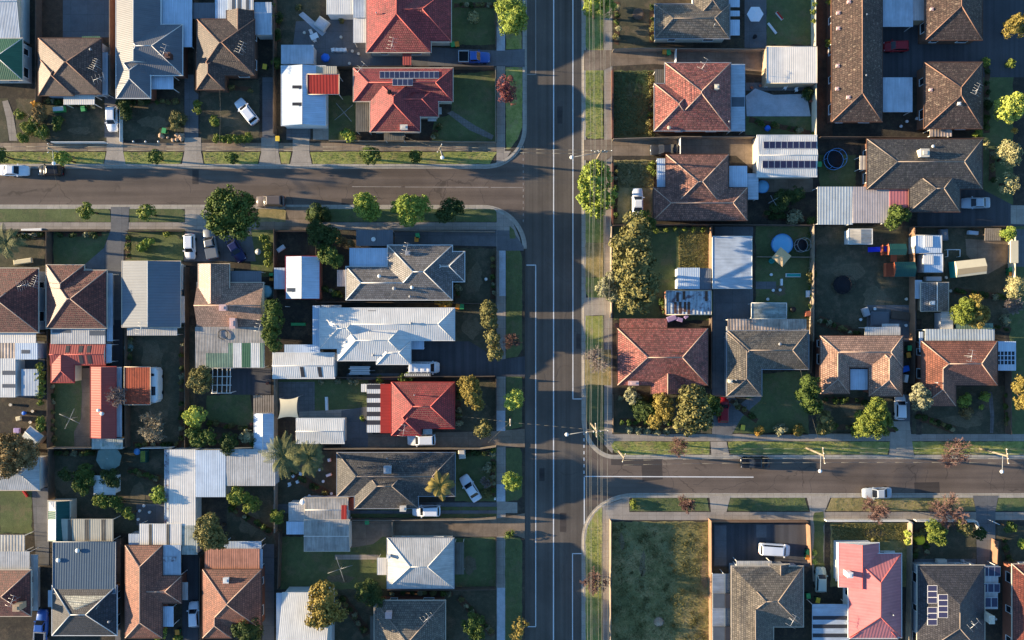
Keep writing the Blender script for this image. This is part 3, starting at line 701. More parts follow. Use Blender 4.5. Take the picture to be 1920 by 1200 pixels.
def car(label, kind, px, py, dx, dy, colour, roofc=None, group=None, name='parked_car', cat='car', extra=None):
    root = empty(name, W(px, py, .9).xy.to_3d(), label, cat, group or 'parked cars'); root.location.z = .015
    root.rotation_euler.z = math.atan2(-dy, dx)
    for i, (pn, mb, slot) in enumerate(car_parts(kind)):
        key = (kind, i, colour[0])
        if key not in MESHC:
            me = bpy.data.meshes.new(pn); me.from_pydata(mb.v, [], mb.f); me.polygons.foreach_set('use_smooth', mb.smooth)
            me.materials.append(paint(colour) if slot == 'paint' else MT[slot]); MESHC[key] = me
        o = bpy.data.objects.new(pn, MESHC[key]); COL.objects.link(o); o.parent = root
    return root
def local_part(root, name, mb, m):
    me = bpy.data.meshes.new(name); me.from_pydata(mb.v, [], mb.f); me.materials.append(MT[m] if isinstance(m, str) else m)
    o = bpy.data.objects.new(name, me); COL.objects.link(o); o.parent = root; return o
# ------------------------------------------------------------------ ground sheets, fences, small things
ZN = [0]
def rough(pts, amp=1.1, step=7):
    out = []
    for a, b in zip(pts, pts[1:]+pts[:1]):
        n = max(1, min(60, int(math.hypot(b[0]-a[0], b[1]-a[1])/step)))
        for i in range(n): t = i/n; out.append((a[0]+(b[0]-a[0])*t+random.uniform(-amp,amp), a[1]+(b[1]-a[1])*t+random.uniform(-amp,amp)))
    return out
def sheet(name, pts, z, m, kind='structure', th=None):
    ZN[0] += 1; z += .00003*ZN[0] if th is None and z > 0 else 0
    if name in ('lawn', 'worn_patch'): pts = rough(pts, 1.5)
    if name == 'verge': pts = rough(pts, .7)
    mb = MB(); q = [W(x, y, 0) for x, y in pts]; q = [(p.x, p.y) for p in q]
    a = sum(q[i][0]*q[(i+1)%len(q)][1]-q[(i+1)%len(q)][0]*q[i][1] for i in range(len(q)))
    if a < 0: q = q[::-1]
    if th: mb.prism(q, z-th, z)
    else: mb.face([(x, y, z) for x, y in q])
    return tag(mb.build(name, MT[m]), kind=kind)
def rect(x0, y0, x1, y1): return [(x0,y0),(x1,y0),(x1,y1),(x0,y1)]
def arc(cx, cy, rx, ry, a0, a1, n=12): return [(cx+rx*math.cos(R(a0+(a1-a0)*i/n)), cy-ry*math.sin(R(a0+(a1-a0)*i/n))) for i in range(n+1)]
def fence(label, pts, h=1.7, m='timber', th=.09, name='fence', cat='fence', group=None, cap=None, post=True):
    mb = MB(); q = [W(x, y, h) for x, y in pts]; ps = MB()
    for a, b in zip(q[:-1], q[1:]):
        d = (b-a); d.z = 0; L = d.length; d.normalize(); nrm = Vector((-d.y, d.x, 0))*th/2
        c = [a-nrm, b-nrm, b+nrm, a+nrm]; mb.prism([(p.x,p.y) for p in c], 0, h)
        if post:
            pass
    c = sum(q, Vector())/len(q); root = empty(name, (c.x, c.y, 0), label, cat, group)
    mb.build('panel', MT[m], root)
    if ps.v: ps.build('posts' if False else 'post', MT[m], root)
    return root
def wall(label, pts, h=.7, m='brickwall', th=.24, name='low_wall', cat='wall', group=None): return fence(label, pts, h, m, th, name, cat, group, post=False)
def bin_(label, px, py, lid='lidgreen', ang=0, group='wheelie bins'):
    c = W(px, py, 1.05); root = empty('wheelie_bin', (c.x, c.y, 0.01), label, 'bin', group); root.rotation_euler.z = R(ang)
    b = MB(); b.mesh([(-.22,-.24,.08),(.22,-.24,.08),(.22,.24,.08),(-.22,.24,.08),(-.29,-.34,.98),(.29,-.34,.98),(.29,.34,.98),(-.29,.34,.98)], [(3,2,1,0),(4,5,6,7),(0,1,5,4),(1,2,6,5),(2,3,7,6),(3,0,4,7)]); local_part(root, 'body', b, 'greenplastic')
    l = MB(); l.box(-.34,-.4,.985,.34,.4,1.05); l.box(-.3,.4,.99,.3,.46,1.04); local_part(root, 'lid', l, lid)
    w = MB(); w.tube((-.3,.27,.12),(.3,.27,.12),.12,.12,10); local_part(root, 'wheel', w, 'rubber'); return root
def hoist(label, px, py, rpx, ang, h=2.1):
    c = W(px, py, h); root = empty('clothes_hoist', (c.x, c.y, 0), label, 'clothes line', 'rotary clothes lines'); r = rpx*S
    m = MB(); m.tube((c.x,c.y,0),(c.x,c.y,h+.15),.05,.045,8); m.build('mast', MT['steelpole'], root); ends = []
    for k in range(4):
        a = R(ang+90*k); e = Vector((c.x+math.cos(a)*r, c.y+math.sin(a)*r, h+.1)); ends.append(e); m = MB(); m.tube((c.x,c.y,h),e,.035,.03,6); m.build('arm', MT['steelpole'], root)
    m = MB(); cc = Vector((c.x,c.y,h+.05))
    for f in (.35,.55,.75,.98):
        for k in range(4): m.tube(cc.lerp(ends[k],f), cc.lerp(ends[(k+1)%4],f), .007, .007, 3)
    m.build('line', MT['wiredark'], root); return root
def lathe_thing(name, label, cat, px, py, prof, m, group=None, z=0, n=16, top=0):
    c = W(px, py, top or max(p[1] for p in prof)); mb = MB(); mb.lathe((c.x, c.y, z), prof, n); return tag(mb.build(name, MT[m]), label, cat, group)
def box_thing(name, label, cat, px, py, w, d, h, m, ang=0, group=None, lidm=None, z=0.012):
    """small bevelled case with a lid lip"""
    c = W(px, py, h); root = empty(name, (c.x, c.y, z), label, cat, group); root.rotation_euler.z = R(ang); b = MB(); e = min(w,d)*.08
    lo = [(-w/2+e,-d/2+e,0),(w/2-e,-d/2+e,0),(w/2-e,d/2-e,0),(-w/2+e,d/2-e,0)]; mi = [(-w/2,-d/2,h*.15),(w/2,-d/2,h*.15),(w/2,d/2,h*.15),(-w/2,d/2,h*.15)]; hi = [(x,y,h*.9) for x,y,_ in mi]; tp = [(x*(1-2*e/w),y*(1-2*e/d),h) for x,y,_ in mi]
    v = lo+mi+hi+tp; fs = [(3,2,1,0),(12,13,14,15)] + [(r*4+k, r*4+(k+1)%4, r*4+4+(k+1)%4, r*4+4+k) for r in range(3) for k in range(4)]; b.mesh(v, fs); local_part(root, 'body', b, m)
    l = MB(); l.box(-w/2+e*1.5,-d/2+e*1.5,h+.003,w/2-e*1.5,d/2-e*1.5,h+.04); local_part(root, 'top', l, lidm or m); return root
def chair(label, px, py, ang, m='white', group='garden chairs'):
    c = W(px, py, .6); root = empty('garden_chair', (c.x, c.y, .012), label, 'chair', group); root.rotation_euler.z = R(ang)
    b = MB(); b.box(-.25,-.25,.4,.25,.25,.45); local_part(root, 'seat', b, m); b = MB(); b.slab([(-.25,.24,.46),(.25,.24,.46),(.25,.34,.9),(-.25,.34,.9)], .05); b.box(-.25,.25,.45,.25,.3,.88); local_part(root, 'backrest', b, m)
    for sx in (-1,1):
        for sy in (-1,1): b = MB(); b.tube((sx*.22,sy*.22,0),(sx*.22,sy*.22,.4),.025,.025,6); local_part(root, 'leg', b, m)
    return root
def table(label, px, py, w, d, ang=0, m='white'):
    c = W(px, py, .74); root = empty('garden_table', (c.x, c.y, .012), label, 'table'); root.rotation_euler.z = R(ang)
    b = MB(); b.box(-w/2,-d/2,.7,w/2,d/2,.74); local_part(root, 'tabletop', b, m)
    for sx in (-1,1):
        for sy in (-1,1): b = MB(); b.tube((sx*(w/2-.1),sy*(d/2-.1),0),(sx*(w/2-.1),sy*(d/2-.1),.7),.03,.03,6); local_part(root, 'leg', b, m)
    return root
def wire(pts, label, group, r=.03, sag=.5, m='wire', name='overhead_wire'):
    """pts: world points of the supports"""
    mb = MB()
    for a, b in zip(pts[:-1], pts[1:]):
        a, b = Vector(a), Vector(b); n = 10; prev = a
        for k in range(1, n+1):
            t = k/n; q = a.lerp(b, t) - Vector((0,0,sag*4*t*(1-t))); mb.tube(prev, q, r, r, 4); prev = q
    return tag(mb.build(name, MT[m]), label, 'cable', group)
def tuft_field(name, polys, n, h, m, w=.05, z=.02, clumpy=False):
    """grass blades over photo-pixel rectangles"""
    V = []; tot = sum((p[2]-p[0])*(p[3]-p[1]) for p in polys); P = []
    for x0, y0, x1, y1 in polys:
        k = int(n*(x1-x0)*(y1-y0)/tot); a = np.stack([RNG.uniform(x0,x1,k), RNG.uniform(y0,y1,k)], 1); P.append(a)
    P = np.concatenate(P)
    if clumpy: Q = np.stack([RNG.uniform(P[:,0].min(),P[:,0].max(),170), RNG.uniform(P[:,1].min(),P[:,1].max(),170)],1); q = RNG.integers(0,170,len(P)*2//3); sg = RNG.uniform(2,9,170)[q]; P = np.concatenate([P[::3], np.clip(Q[q]+RNG.normal(size=(len(q),2))*sg[:,None], P.min(0), P.max(0))])
    X = (P[:,0]-960)*S; Y = (600-P[:,1])*S; k = len(X); a = RNG.uniform(0, 6.28, k); hh = h*RNG.uniform(.4,1.3,k); ww = w*RNG.uniform(.6,1.5,k)
    lx, ly = RNG.normal(size=k)*hh*.45, RNG.normal(size=k)*hh*.45
    A = np.stack([X-np.cos(a)*ww, Y-np.sin(a)*ww, np.full(k,z)], 1); B = np.stack([X+np.cos(a)*ww, Y+np.sin(a)*ww, np.full(k,z)], 1); C = np.stack([X+lx, Y+ly, z+hh], 1)
    V = np.stack([A,B,C],1).reshape(-1,3); F = np.arange(3*k).reshape(k,3)
    c = V.mean(0); o = npmesh(name, V, F, MT[m], org=(c[0], c[1], 0)); tag(o, kind='stuff'); return o
# ================================================================== SETTING: ground, roads, kerbs, verges, paths, lawns, driveways
BIG = 1500
g = MB(); g.face([(-2500,-2500,-.16),(2500,-2500,-.16),(2500,2500,-.16),(-2500,2500,-.16)]); tag(g.build('ground', MT['far']), kind='structure')
X0, X1, Y0, Y1 = -500, 2420, -420, 1620
sheet('road', rect(960, Y0, 1180, Y1), -.131, 'main')
sheet('street', rect(X0, 290, 984, 410), -.127, 'side'); sheet('street', rect(1096, 835, X1, 950), -.127, 'side')
NWc = [(984,Y0),(984,238)] + arc(912,238,72,74,0,-90,14)[1:] + [(X0,311)]
SWc = [(X0,387),(905,388)] + arc(905,466,79,78,90,0,14)[1:] + [(984,Y1),(X0,Y1)]
NEc = [(1094.5,Y0),(1094.5,785)] + arc(1152,785,57.5,72,180,270,14)[1:] + [(X1,857),(X1,Y0)]
SEc = [(X1,929),(1188,929)] + arc(1188,1010,93.5,81,90,180,14)[1:] + [(1094.5,Y1),(X1,Y1)]
NW = [(X0,Y0)] + NWc
for pts in (NW, SWc, NEc, SEc): sheet('terrain', pts, 0.0, 'soil', th=.16)
def kerb(path, w=4.2, side=1):
    mb = MB(); q = [W(x, y, 0) for x, y in path]; n = len(q); off = []
    for i in range(n):
        d = (q[min(i+1,n-1)] - q[max(i-1,0)]).normalized(); off.append(Vector((-d.y, d.x, 0))*side*w*S)
    o = .3
    for i in range(n-1):
        a, b = q[i]-off[i]*.06, q[i+1]-off[i+1]*.06; c, d = q[i+1]+off[i+1], q[i]+off[i]; e, f = q[i]-off[i]*.95, q[i+1]-off[i+1]*.95
        mb.face([(a.x,a.y,.012),(b.x,b.y,.012),(c.x,c.y,.012),(d.x,d.y,.012)]); mb.face([(a.x,a.y,-.14),(b.x,b.y,-.14),(b.x,b.y,.012),(a.x,a.y,.012)])
        mb.face([(e.x,e.y,-.121),(f.x,f.y,-.121),(b.x,b.y,-.1),(a.x,a.y,-.1)])
    tag(mb.build('kerb', MT['kerb']), kind='structure')
kerb(NWc, side=-1); kerb(SWc[:-2], side=-1); kerb(NEc[:-1], side=1); kerb(SEc[:-1], side=1)
# verges
def verge(pts, m='verge'): sheet('verge', pts, .016, m)
def trap(x0, x1, y0, y1, f0=4, f1=4): return [(x0,y0),(x1,y0),(x1-f1,y1),(x0+f0,y1)]
for a, b, f0, f1 in ((-120,198,0,4),(232,343,4,4),(380,488,4,4),(524,546,4,4),(582,932,4,14)): verge(trap(a, b, 285, 307, f0, f1))
for x0, x1, m in ((-120,207,'lawn'),(243,346,'lawn'),(484,536,'vergedry'),(580,931,'lawn')): verge([(x0,392),(x1-5,392),(x1,396),(x1,416),(x0,416)], m)
verge([(949,-60),(978,-60),(978,92),(949,92)]); verge([(948,126),(980,126),(979,240),(970,262),(956,280),(949,280)])
sheet('verge', [(955,424),(963,432),(967,441),(966,447),(956,447)], .03, 'lawn')
verge([(949,468),(974,468),(979,480),(979,655),(970,668),(949,672)], 'lawn'); verge([(949,706),(979,706),(979,800),(949,806)], 'lawn')
verge([(949,840),(974,840),(979,850),(979,930),(970,938),(949,940)], 'lawn'); verge([(947,1008),(974,1008),(979,1016),(979,1400),(947,1400)], 'lawn')
verge([(1098,-60),(1131,-60),(1131,94),(1102,94),(1098,88)]); verge([(1098,132),(1131,132),(1131,260),(1102,260),(1098,254)])
verge([(1098,305),(1131,305),(1131,455),(1098,455)]); verge([(1098,455),(1131,455),(1131,520),(1098,520)], 'vergedry'); verge([(1098,520),(1131,520),(1131,558),(1104,558),(1098,550)])
verge([(1098,592),(1131,592),(1131,655),(1098,655)]); verge([(1097,655),(1146,655),(1146,722),(1097,722)], 'vergedry')
verge([(1098,722),(1132,722),(1132,832),(1120,824),(1108,808),(1099,785)], 'lawn')
verge([(1146,834),(1152,828),(1330,828),(1330,852),(1168,853),(1152,848)]); verge([(1364,828),(1670,828),(1664,852),(1370,852)])
verge([(1706,828),(2000,828),(2000,852),(1714,852)])
verge([(1186,934),(1325,934),(1330,958),(1180,958)], 'lawn'); verge([(1370,934),(1509,934),(1517,958),(1363,958)], 'lawn')
verge([(1559,934),(1824,934),(1830,958),(1548,958)], 'vergedry'); verge([(1872,934),(2050,934),(2050,958),(1866,958)], 'lawn')
verge([(1129,950),(1129,1400),(1098,1400),(1098,1010),(1103,985),(1115,963)])
tuft_field('verge_grass_blades', [(-10,286,196,305),(236,286,340,305),(383,286,484,305),(586,286,922,305),(950,0,977,90),(950,470,976,650),(1099,0,1130,92),(1099,133,1130,258),(1150,829,1328,850),(1366,829,1660,850),(1712,829,1920,850),(1188,935,1322,956),(1372,935,1508,956),(1562,935,1822,956),(1100,985,1128,1200),(950,1010,976,1200)], 15000, .09, 'l_hedge', .035)
# footpaths
def fpath(pts, m='path'): sheet('footpath', pts, .010, m)
fpath(rect(-120,268,931,283), 'pathdry'); fpath(rect(931,-60,947,302)); fpath([(931,283),(958,283),(951,295),(940,303),(931,305)])
fpath(rect(-120,417,480,430)); fpath(rect(480,412,580,431), 'pathdry'); fpath(rect(580,417,931,431)); fpath(rect(931,397,948,1400)); fpath([(931,391),(944,398),(962,418),(974,445),(979,466),(948,466),(940,417),(931,417)])
fpath(rect(1133,-60,1148,824)); fpath(rect(1148,814,2050,827)); fpath([(1133,824),(1152,824),(1148,850),(1133,834)])
fpath(rect(1146,960,2050,975)); fpath(rect(1130,960,1146,1400)); fpath([(1130,948),(1180,932),(1180,960),(1130,960)])
# driveways
def drv(pts, m='drive', z=.022): sheet('driveway', pts, z, m)
for x0, x1 in ((200,231),(346,377),(490,522),(549,580)): drv([(x0,258),(x1,258),(x1,285),(x1+5,309),(x0-5,309),(x0,285)])
drv(rect(196,180,222,258), 'drivegrey', .018); drv(rect(346,140,372,258), 'drivegrey', .018); drv(rect(492,145,516,258), 'drivegrey', .018); drv(rect(537,235,582,262), 'drivegrey', .018); drv(rect(587,232,616,262),'drive',.019)
drv([(208,388),(243,388),(240,430),(232,470),(230,600),(200,600),(160,495),(195,465),(208,430)], 'drivegrey')
drv([(347,388),(400,388),(400,430),(347,430)], 'drive', .024); drv([(347,428),(470,428),(480,490),(345,490)], 'drivegrey')
drv([(534,388),(580,388),(572,412),(542,412)], 'driveold'); drv([(740,432),(931,432),(931,462),(740,458)], 'drivegrey'); drv([(932,432),(960,432),(982,462),(982,470),(932,470)], 'drivegrey', .026)
drv([(800,88),(932,95),(984,92),(984,126),(932,124),(690,124),(690,98)], 'drivegrey')
drv([(770,640),(880,640),(905,655),(932,675),(984,668),(984,706),(770,706)], 'drivedark'); drv([(650,700),(770,700),(770,712),(650,712)], 'drivegrey')
drv([(650,775),(688,765),(700,814),(932,808),(984,804),(984,838),(640,838)], 'driveold'); drv([(640,770),(690,762),(690,838),(640,838)], 'drivegrey', .026)
drv(rect(653,957,932,963), 'drivegrey'); drv(rect(653,942,932,950), 'drivegrey'); drv([(932,940),(970,942),(970,962),(932,962)], 'drive'); drv([(655,978),(932,972),(984,962),(984,1010),(968,1004),(932,1006),(655,1006)], 'driveold')
drv([(1095,94),(1131,94),(1440,92),(1440,135),(1225,120),(1148,124),(1131,132),(1095,132)], 'driveold'); drv([(1095,262),(1131,262),(1425,258),(1425,330),(1380,292),(1148,292),(1131,305),(1095,300)], 'driveold')
drv(rect(1340,425,1412,445), 'drivegrey'); drv([(1095,558),(1131,558),(1148,558),(1148,590),(1095,592)], 'drive')
drv([(1332,828),(1362,828),(1368,855),(1334,855)]); drv([(1336,620),(1364,620),(1364,720),(1395,775),(1372,815),(1335,815)], 'drivegrey')
drv([(1670,790),(1705,790),(1714,857),(1667,857)]); drv(rect(1684,740,1706,815), 'drivegrey', .018)
drv([(1512,929),(1558,929),(1546,960),(1545,1090),(1524,1090),(1519,960)]); drv([(1824,929),(1872,929),(1866,960),(1866,1100),(1832,1100),(1830,960)], 'drivegrey'); drv([(1330,929),(1370,929),(1362,960),(1333,960)])
drv(rect(1338,982,1518,1062), 'drivedark'); drv(rect(1340,985,1362,1060), 'drivegrey', .026); drv(rect(1418,984,1437,1008), 'drivegrey', .026)
drv(rect(1650,0,1920,145), 'drivedark'); drv([(1800,355),(1842,355),(1900,385),(1960,385),(1960,424),(1720,424),(1720,400)], 'drivedark'); drv([(1895,385),(1960,385),(1960,422),(1895,420)], 'drive', .026)
drv(rect(1718,598,1728,815), 'soil', .012)
drv([(60,915),(92,915),(92,1060),(68,1060)], 'drivegrey'); drv(rect(216,1010,234,1200), 'drivegrey'); drv(rect(342,1040,372,1200), 'drivedark'); drv(rect(492,1020,514,1200), 'drivegrey')
drv(rect(208,600,230,690), 'drivedark'); drv(rect(431,690,508,740), 'drivedark')
drv([(1900,430),(1960,430),(1960,500),(1900,500)], 'drivegrey'); drv([(1810,448),(1895,452),(1895,490),(1850,515),(1812,478)], 'driveold')
# lawns
def lawn(pts, m='lawn', z=.006): sheet('lawn', pts, z, m)
lawn(rect(-60,185,15,266), 'lawndull'); lawn(rect(30,185,200,266), 'lawndull'); lawn(rect(225,190,345,262), 'lawndull'); lawn(rect(375,150,486,262), 'lawndull')
lawn([(846,140),(930,132),(930,266),(808,266),(815,225),(846,215)]); lawn(rect(616,180,668,262)); lawn(rect(846,-20,930,84)); lawn(rect(514,-20,600,130), 'lawndull')
lawn(rect(76,-20,218,80), 'bark_chip'); lawn([(100,436),(206,436),(195,465),(160,495),(100,495)]); lawn(rect(236,432,345,490)); lawn(rect(-60,436,84,500), 'lawndull'); lawn(rect(470,430,512,520)); lawn(rect(852,466,930,570), 'lawndull'); lawn(rect(852,570,930,655), 'lawndull')
lawn(rect(236,610,366,842), 'lawndull'); lawn([(388,742),(470,738),(476,790),(462,800),(400,798),(386,780)], 'lawn', .012); lawn(rect(92,685,155,838)); lawn(rect(516,712,690,774)); lawn(rect(590,712,690,770), 'lawn', .01); lawn(rect(852,714,930,806), 'lawndull')
lawn(rect(90,845,320,1000), 'lawndull'); lawn(rect(0,920,60,1000)); lawn(rect(515,845,630,1000), 'lawndull'); lawn(rect(525,1006,725,1105)); lawn(rect(853,845,930,940)); lawn(rect(850,1008,930,1105)); lawn(rect(620,1105,930,1260), 'lawndull'); lawn(rect(425,910,516,1020), 'lawndull'); lawn(rect(653,950,932,957), 'lawn', .012); lawn(rect(653,963,932,971), 'lawn', .012)
lawn(rect(1150,-20,1232,90), 'lawndull'); lawn(rect(1150,132,1226,258), 'lawn'); lawn([(1194,136),(1226,136),(1226,180),(1190,172)], 'verge', .012); lawn(rect(1150,300,1226,420), 'vergedry'); lawn(rect(1437,-20,1530,84)); lawn(rect(1398,218,1530,254)); lawn(rect(1150,426,1336,600), 'lawn'); lawn(rect(1272,432,1334,505), 'wild', .012)
lawn(rect(1417,424,1524,598)); lawn(rect(1530,424,1716,640), 'lawndull'); lawn(rect(1720,424,1900,620), 'lawndull'); lawn(rect(1536,290,1604,350)); lawn(rect(1842,100,1900,390), 'lawn'); lawn(rect(1530,0,1560,260), 'bark_chip'); lawn(rect(1150,740,1335,812), 'lawndull'); lawn([(1400,745),(1428,700),(1516,695),(1516,812),(1372,812)], 'lawn'); lawn(rect(1530,690,1684,814), 'lawndull'); lawn(rect(1710,724,1895,814), 'lawndull'); lawn(rect(1893,400,1960,830), 'lawn')
lawn(rect(1147,978,1333,1400), 'wild'); lawn(rect(1557,980,1710,1100), 'wild'); lawn(rect(1716,982,1830,1070), 'lawndull'); lawn(rect(1870,985,1960,1070), 'lawndull'); lawn(rect(1526,960,1545,1080), 'lawn', .03)
tuft_field('lot_grass_blades', [(1149,980,1331,1210)], 20000, .15, 'l_olive', .045, clumpy=True); tuft_field('lawn_blades', [(1150,134,1226,256),(1560,982,1706,1014),(1272,434,1334,503),(1152,302,1226,352)], 14000, .2, 'l_olive')
# paving
def pav(pts, m='paver', z=.014): sheet('paving', pts, z, m)
pav([(555,40),(690,35),(690,124),(545,124)], 'drivegrey'); pav([(560,28),(568,22),(612,60),(604,68)], 'whitepave', .02); pav(rect(118,0,215,70), 'drivegrey'); pav(rect(522,716,590,772), 'crazy', .018); pav([(560,772),(690,765),(690,772),(640,776),(640,782),(560,782)], 'path', .02)
pav(rect(1396,-20,1437,90), 'drivegrey'); pav(rect(1398,155,1530,170), 'drivegrey'); pav([(1398,180),(1416,166),(1450,178),(1512,176),(1520,218),(1400,218)], 'whitepave', .018); pav(rect(1412,330,1524,360), 'driveold'); pav(rect(1336,592,1364,640), 'drivegrey'); pav(rect(1337,542,1412,600), 'drivegrey')
pav([(150,690),(170,690),(170,838),(140,838),(139,810),(152,785),(154,735)], 'driveold', .018); pav(rect(0,640,84,745), 'drivegrey'); pav([(1365,775),(1400,748),(1428,742),(1426,750),(1398,775),(1372,800)], 'drivegrey', .024); pav([(15,188),(25,215),(33,264),(18,264),(12,222),(4,190)], 'path', .02); pav([(838,212),(848,208),(892,236),(926,254),(922,262),(880,244)], 'paver', .02)
pav(rect(628,1040,710,1049), 'path', .016); pav([(650,1000),(725,1000),(700,1020),(652,1028)], 'driveold', .02); pav(rect(1800,575,1828,596), 'drivegrey', .02); pav([(1852,735),(1860,735),(1864,780),(1862,812),(1856,812),(1857,780)], 'crazy', .02); pav(rect(512,945,548,962), 'drivegrey', .02); pav(rect(256,945,308,985), 'drivegrey', .02)
pav(rect(1417,528,1455,542), 'drivegrey', .02); pav(rect(1625,572,1718,640), 'drivegrey', .02); pav(rect(936,466,948,555), 'whitepave', .02); pav(rect(932,1102,947,1220), 'whitepave', .02); pav(rect(931,770,947,808), 'whitepave', .02); pav(rect(931,50,947,95), 'whitepave', .02); pav(rect(1714,1048,1830,1062), 'drivegrey', .02); pav(rect(931,908,947,940), 'whitepave', .02)
# road paint
def mark(x0, y0, x1, y1, w=1.5, m='mark'):
    if abs(x1-x0) > abs(y1-y0): p = [(x0,y0-w/2),(x1,y1-w/2),(x1,y1+w/2),(x0,y0+w/2)]
    else: p = [(x0-w/2,y0),(x0+w/2,y0),(x1+w/2,y1),(x1-w/2,y1)]
    mb = MB(); mb.face([W(x, y, -.1235) for x, y in p]); tag(mb.build('road_marking', MT[m]), kind='structure')
mark(1038.3,Y0,1037.6,Y1,2.0); mark(1074.2,Y0,1074.2,748,1.9); mark(1073.5,748,1091,748,1.6); mark(1004.5,Y0,1004.5,140,1.2,'markworn'); mark(987,139.5,1004,139.5,1.2,'markworn')
mark(1004.5,497,1004.5,1174,1.6); mark(987,497,1005,497,1.6); mark(989,1175,1005,1175,1.4); mark(1073.5,1038,1073.5,Y1,1.6); mark(1073,1038,1091,1038,1.6)
for k in range(8): mark(1095,797+12.2*k,1095,803+12.2*k,1.8)
mark(1095.5,892,1095.5,986,2.0); mark(1094.5,893.2,1413,894.6,1.7)
for k in range(14): mark(981,262+11.5*k,981,267+11.5*k,1.2,'markworn')
mark(660,350,760,350.5,.9,'markworn'); mark(752,350.6,916,351,1.0,'markworn'); mark(920,351.3,981,351.3,.9,'markworn')

# worn earth and dry grass patches, road repairs
def blob(name, cx, cy, rx, ry, z, m, n=18):
    ph = random.uniform(0, 6); sheet(name, [(cx+rx*math.cos(k*6.2832/n)*random.uniform(.75,1.2), cy+ry*math.sin(k*6.2832/n)*random.uniform(.75,1.2)) for k in range(n)], z, m)
for x,y,rx,ry in ((1205,1060,5,26),(1322,1075,8,30),(1236,1167,10,8),(1166,1015,5,16)): blob('worn_patch', x, y, rx, ry, .016, 'worn')
for x,y,rx,ry in ((290,230,30,12),(150,245,22,8),(55,245,14,10),(430,225,25,14),(285,680,22,40),(300,760,20,26),(1590,510,34,18),(1640,560,22,26),(1205,60,20,10),(1460,545,14,10),(1830,700,20,16),(1800,790,40,12),(1600,760,24,18),(580,870,22,12),(640,1085,26,8),(890,520,16,26),(885,615,18,20),(120,900,18,24),(260,930,14,24),(470,980,20,26),(1640,1000,20,9),(880,1060,12,18)): blob('worn_patch', x, y, rx, ry, .017, 'worn2')
sheet('road_patch', [(1146,861),(1241,858),(1243,899),(1205,903),(1203,874),(1146,872)], -.1262, 'patchd'); sheet('road_patch', [(360,318),(372,318),(372,345),(360,345)], -.1262, 'patchd'); sheet('road_patch', [(1715,905),(1762,904),(1763,926),(1716,927)], -.1262, 'patchd'); sheet('road_patch', [(640,372),(664,372),(664,386),(640,386)], -.1262, 'patchd')
def crack(x, y, a, n, w=.55):
    pts = []; 
    for _ in range(n): pts.append((x, y)); a += random.gauss(0, .5); a *= .9 if abs(a) < 9 else 1; x += 4.5*math.cos(a); y += 4.5*math.sin(a)
    mb = MB()
    for i in range(len(pts)-1):
        (x0,y0),(x1,y1) = pts[i], pts[i+1]; l = math.hypot(x1-x0,y1-y0); nx, ny = -(y1-y0)/l*w/2, (x1-x0)/l*w/2
        mb.face([W(x0+nx,y0+ny,-.1251), W(x1+nx,y1+ny,-.1251), W(x1-nx,y1-ny,-.1251), W(x0-nx,y0-ny,-.1251)])
    tag(mb.build('road_crack', MT['patchd']), kind='structure')
for x,y,n in ((1255,922,20),(1330,925,24),(1420,921,16),(1300,908,8),(1450,913,9),(1690,921,14),(1500,925,18),(830,352,12),(905,352,8)): crack(x, y, 0, n)
for x,y,n in ((1880,858,16),(1862,880,10),(1738,880,10),(1845,900,8),(650,350,9),(814,352,9),(900,352,8),(596,350,8),(345,330,9),(700,350,8),(1560,880,9)): crack(x, y, 1.57, n)

for x,y,n in ((1057,20,30),(1022,480,26),(1062,560,34),(1020,700,22),(1058,860,30),(1024,1010,24),(1064,1080,22)): crack(x, y, 1.57, n, .4)
for x,y,rx,ry in ((1050,215,5,16),(1085,640,4,14),(1056,980,6,18),(1016,890,5,12)): sheet('road_patch', rough(rect(x-rx,y-ry,x+rx,y+ry), .4), -.1302, 'patchd')
# ================================================================== HOUSES, GARAGES, SHEDS
# ---- north-west block, west of the main road above the side street
b = house('corrugated blue-grey and green metal roofed house in the top left corner', [('h',-80,72,42,150,dict(m='m_green',p=20)), ('gx',-80,-60,38,74,dict(p=8))], 'm_blue', 'w_weather', cap='t_ridgewhite')
b = house('brown tiled house with cream porch roof behind a shrubby front yard', [('h',72,72,190,176,dict(ins=(62,None))), ('h',72,108,138,179)], 't_brown', 'w_blue', 'f_brown')
flat(b,119,177,177,196,'m_cream',2.5,(0,-.15)); flat(b,154,68,188,88,'m_green',2.7,posts=False,name='awning'); antenna(b,178,122,65); antenna(b,184,147,20,4); vent(b,172,94,.2,.5); flat(b,186,98,202,178,'m_blue',2.2,name='side_awning')
b = house('long house with brilliant white and charcoal metal roof beside a driveway', [('gy',218,-110,301,120), ('h',218,46,342,141), ('h',218,104,282,184)], 'm_char', 'w_brick', 'f_white', 't_ridgewhite')
flat(b,0,0,0,0,'m_sky',2.6,pts=[(302,-60),(360,-60),(360,88),(336,88),(336,45),(302,45)]); flat(b,275,140,325,167,'m_sky',2.4,(0,-.1)); chimney(b,319,107,.8,.8,1.0); antenna(b,308,95,70,4); roof_slab(b,[(302,144),(323,144),(323,151),(302,151)],'skylight','skylight') if False else None
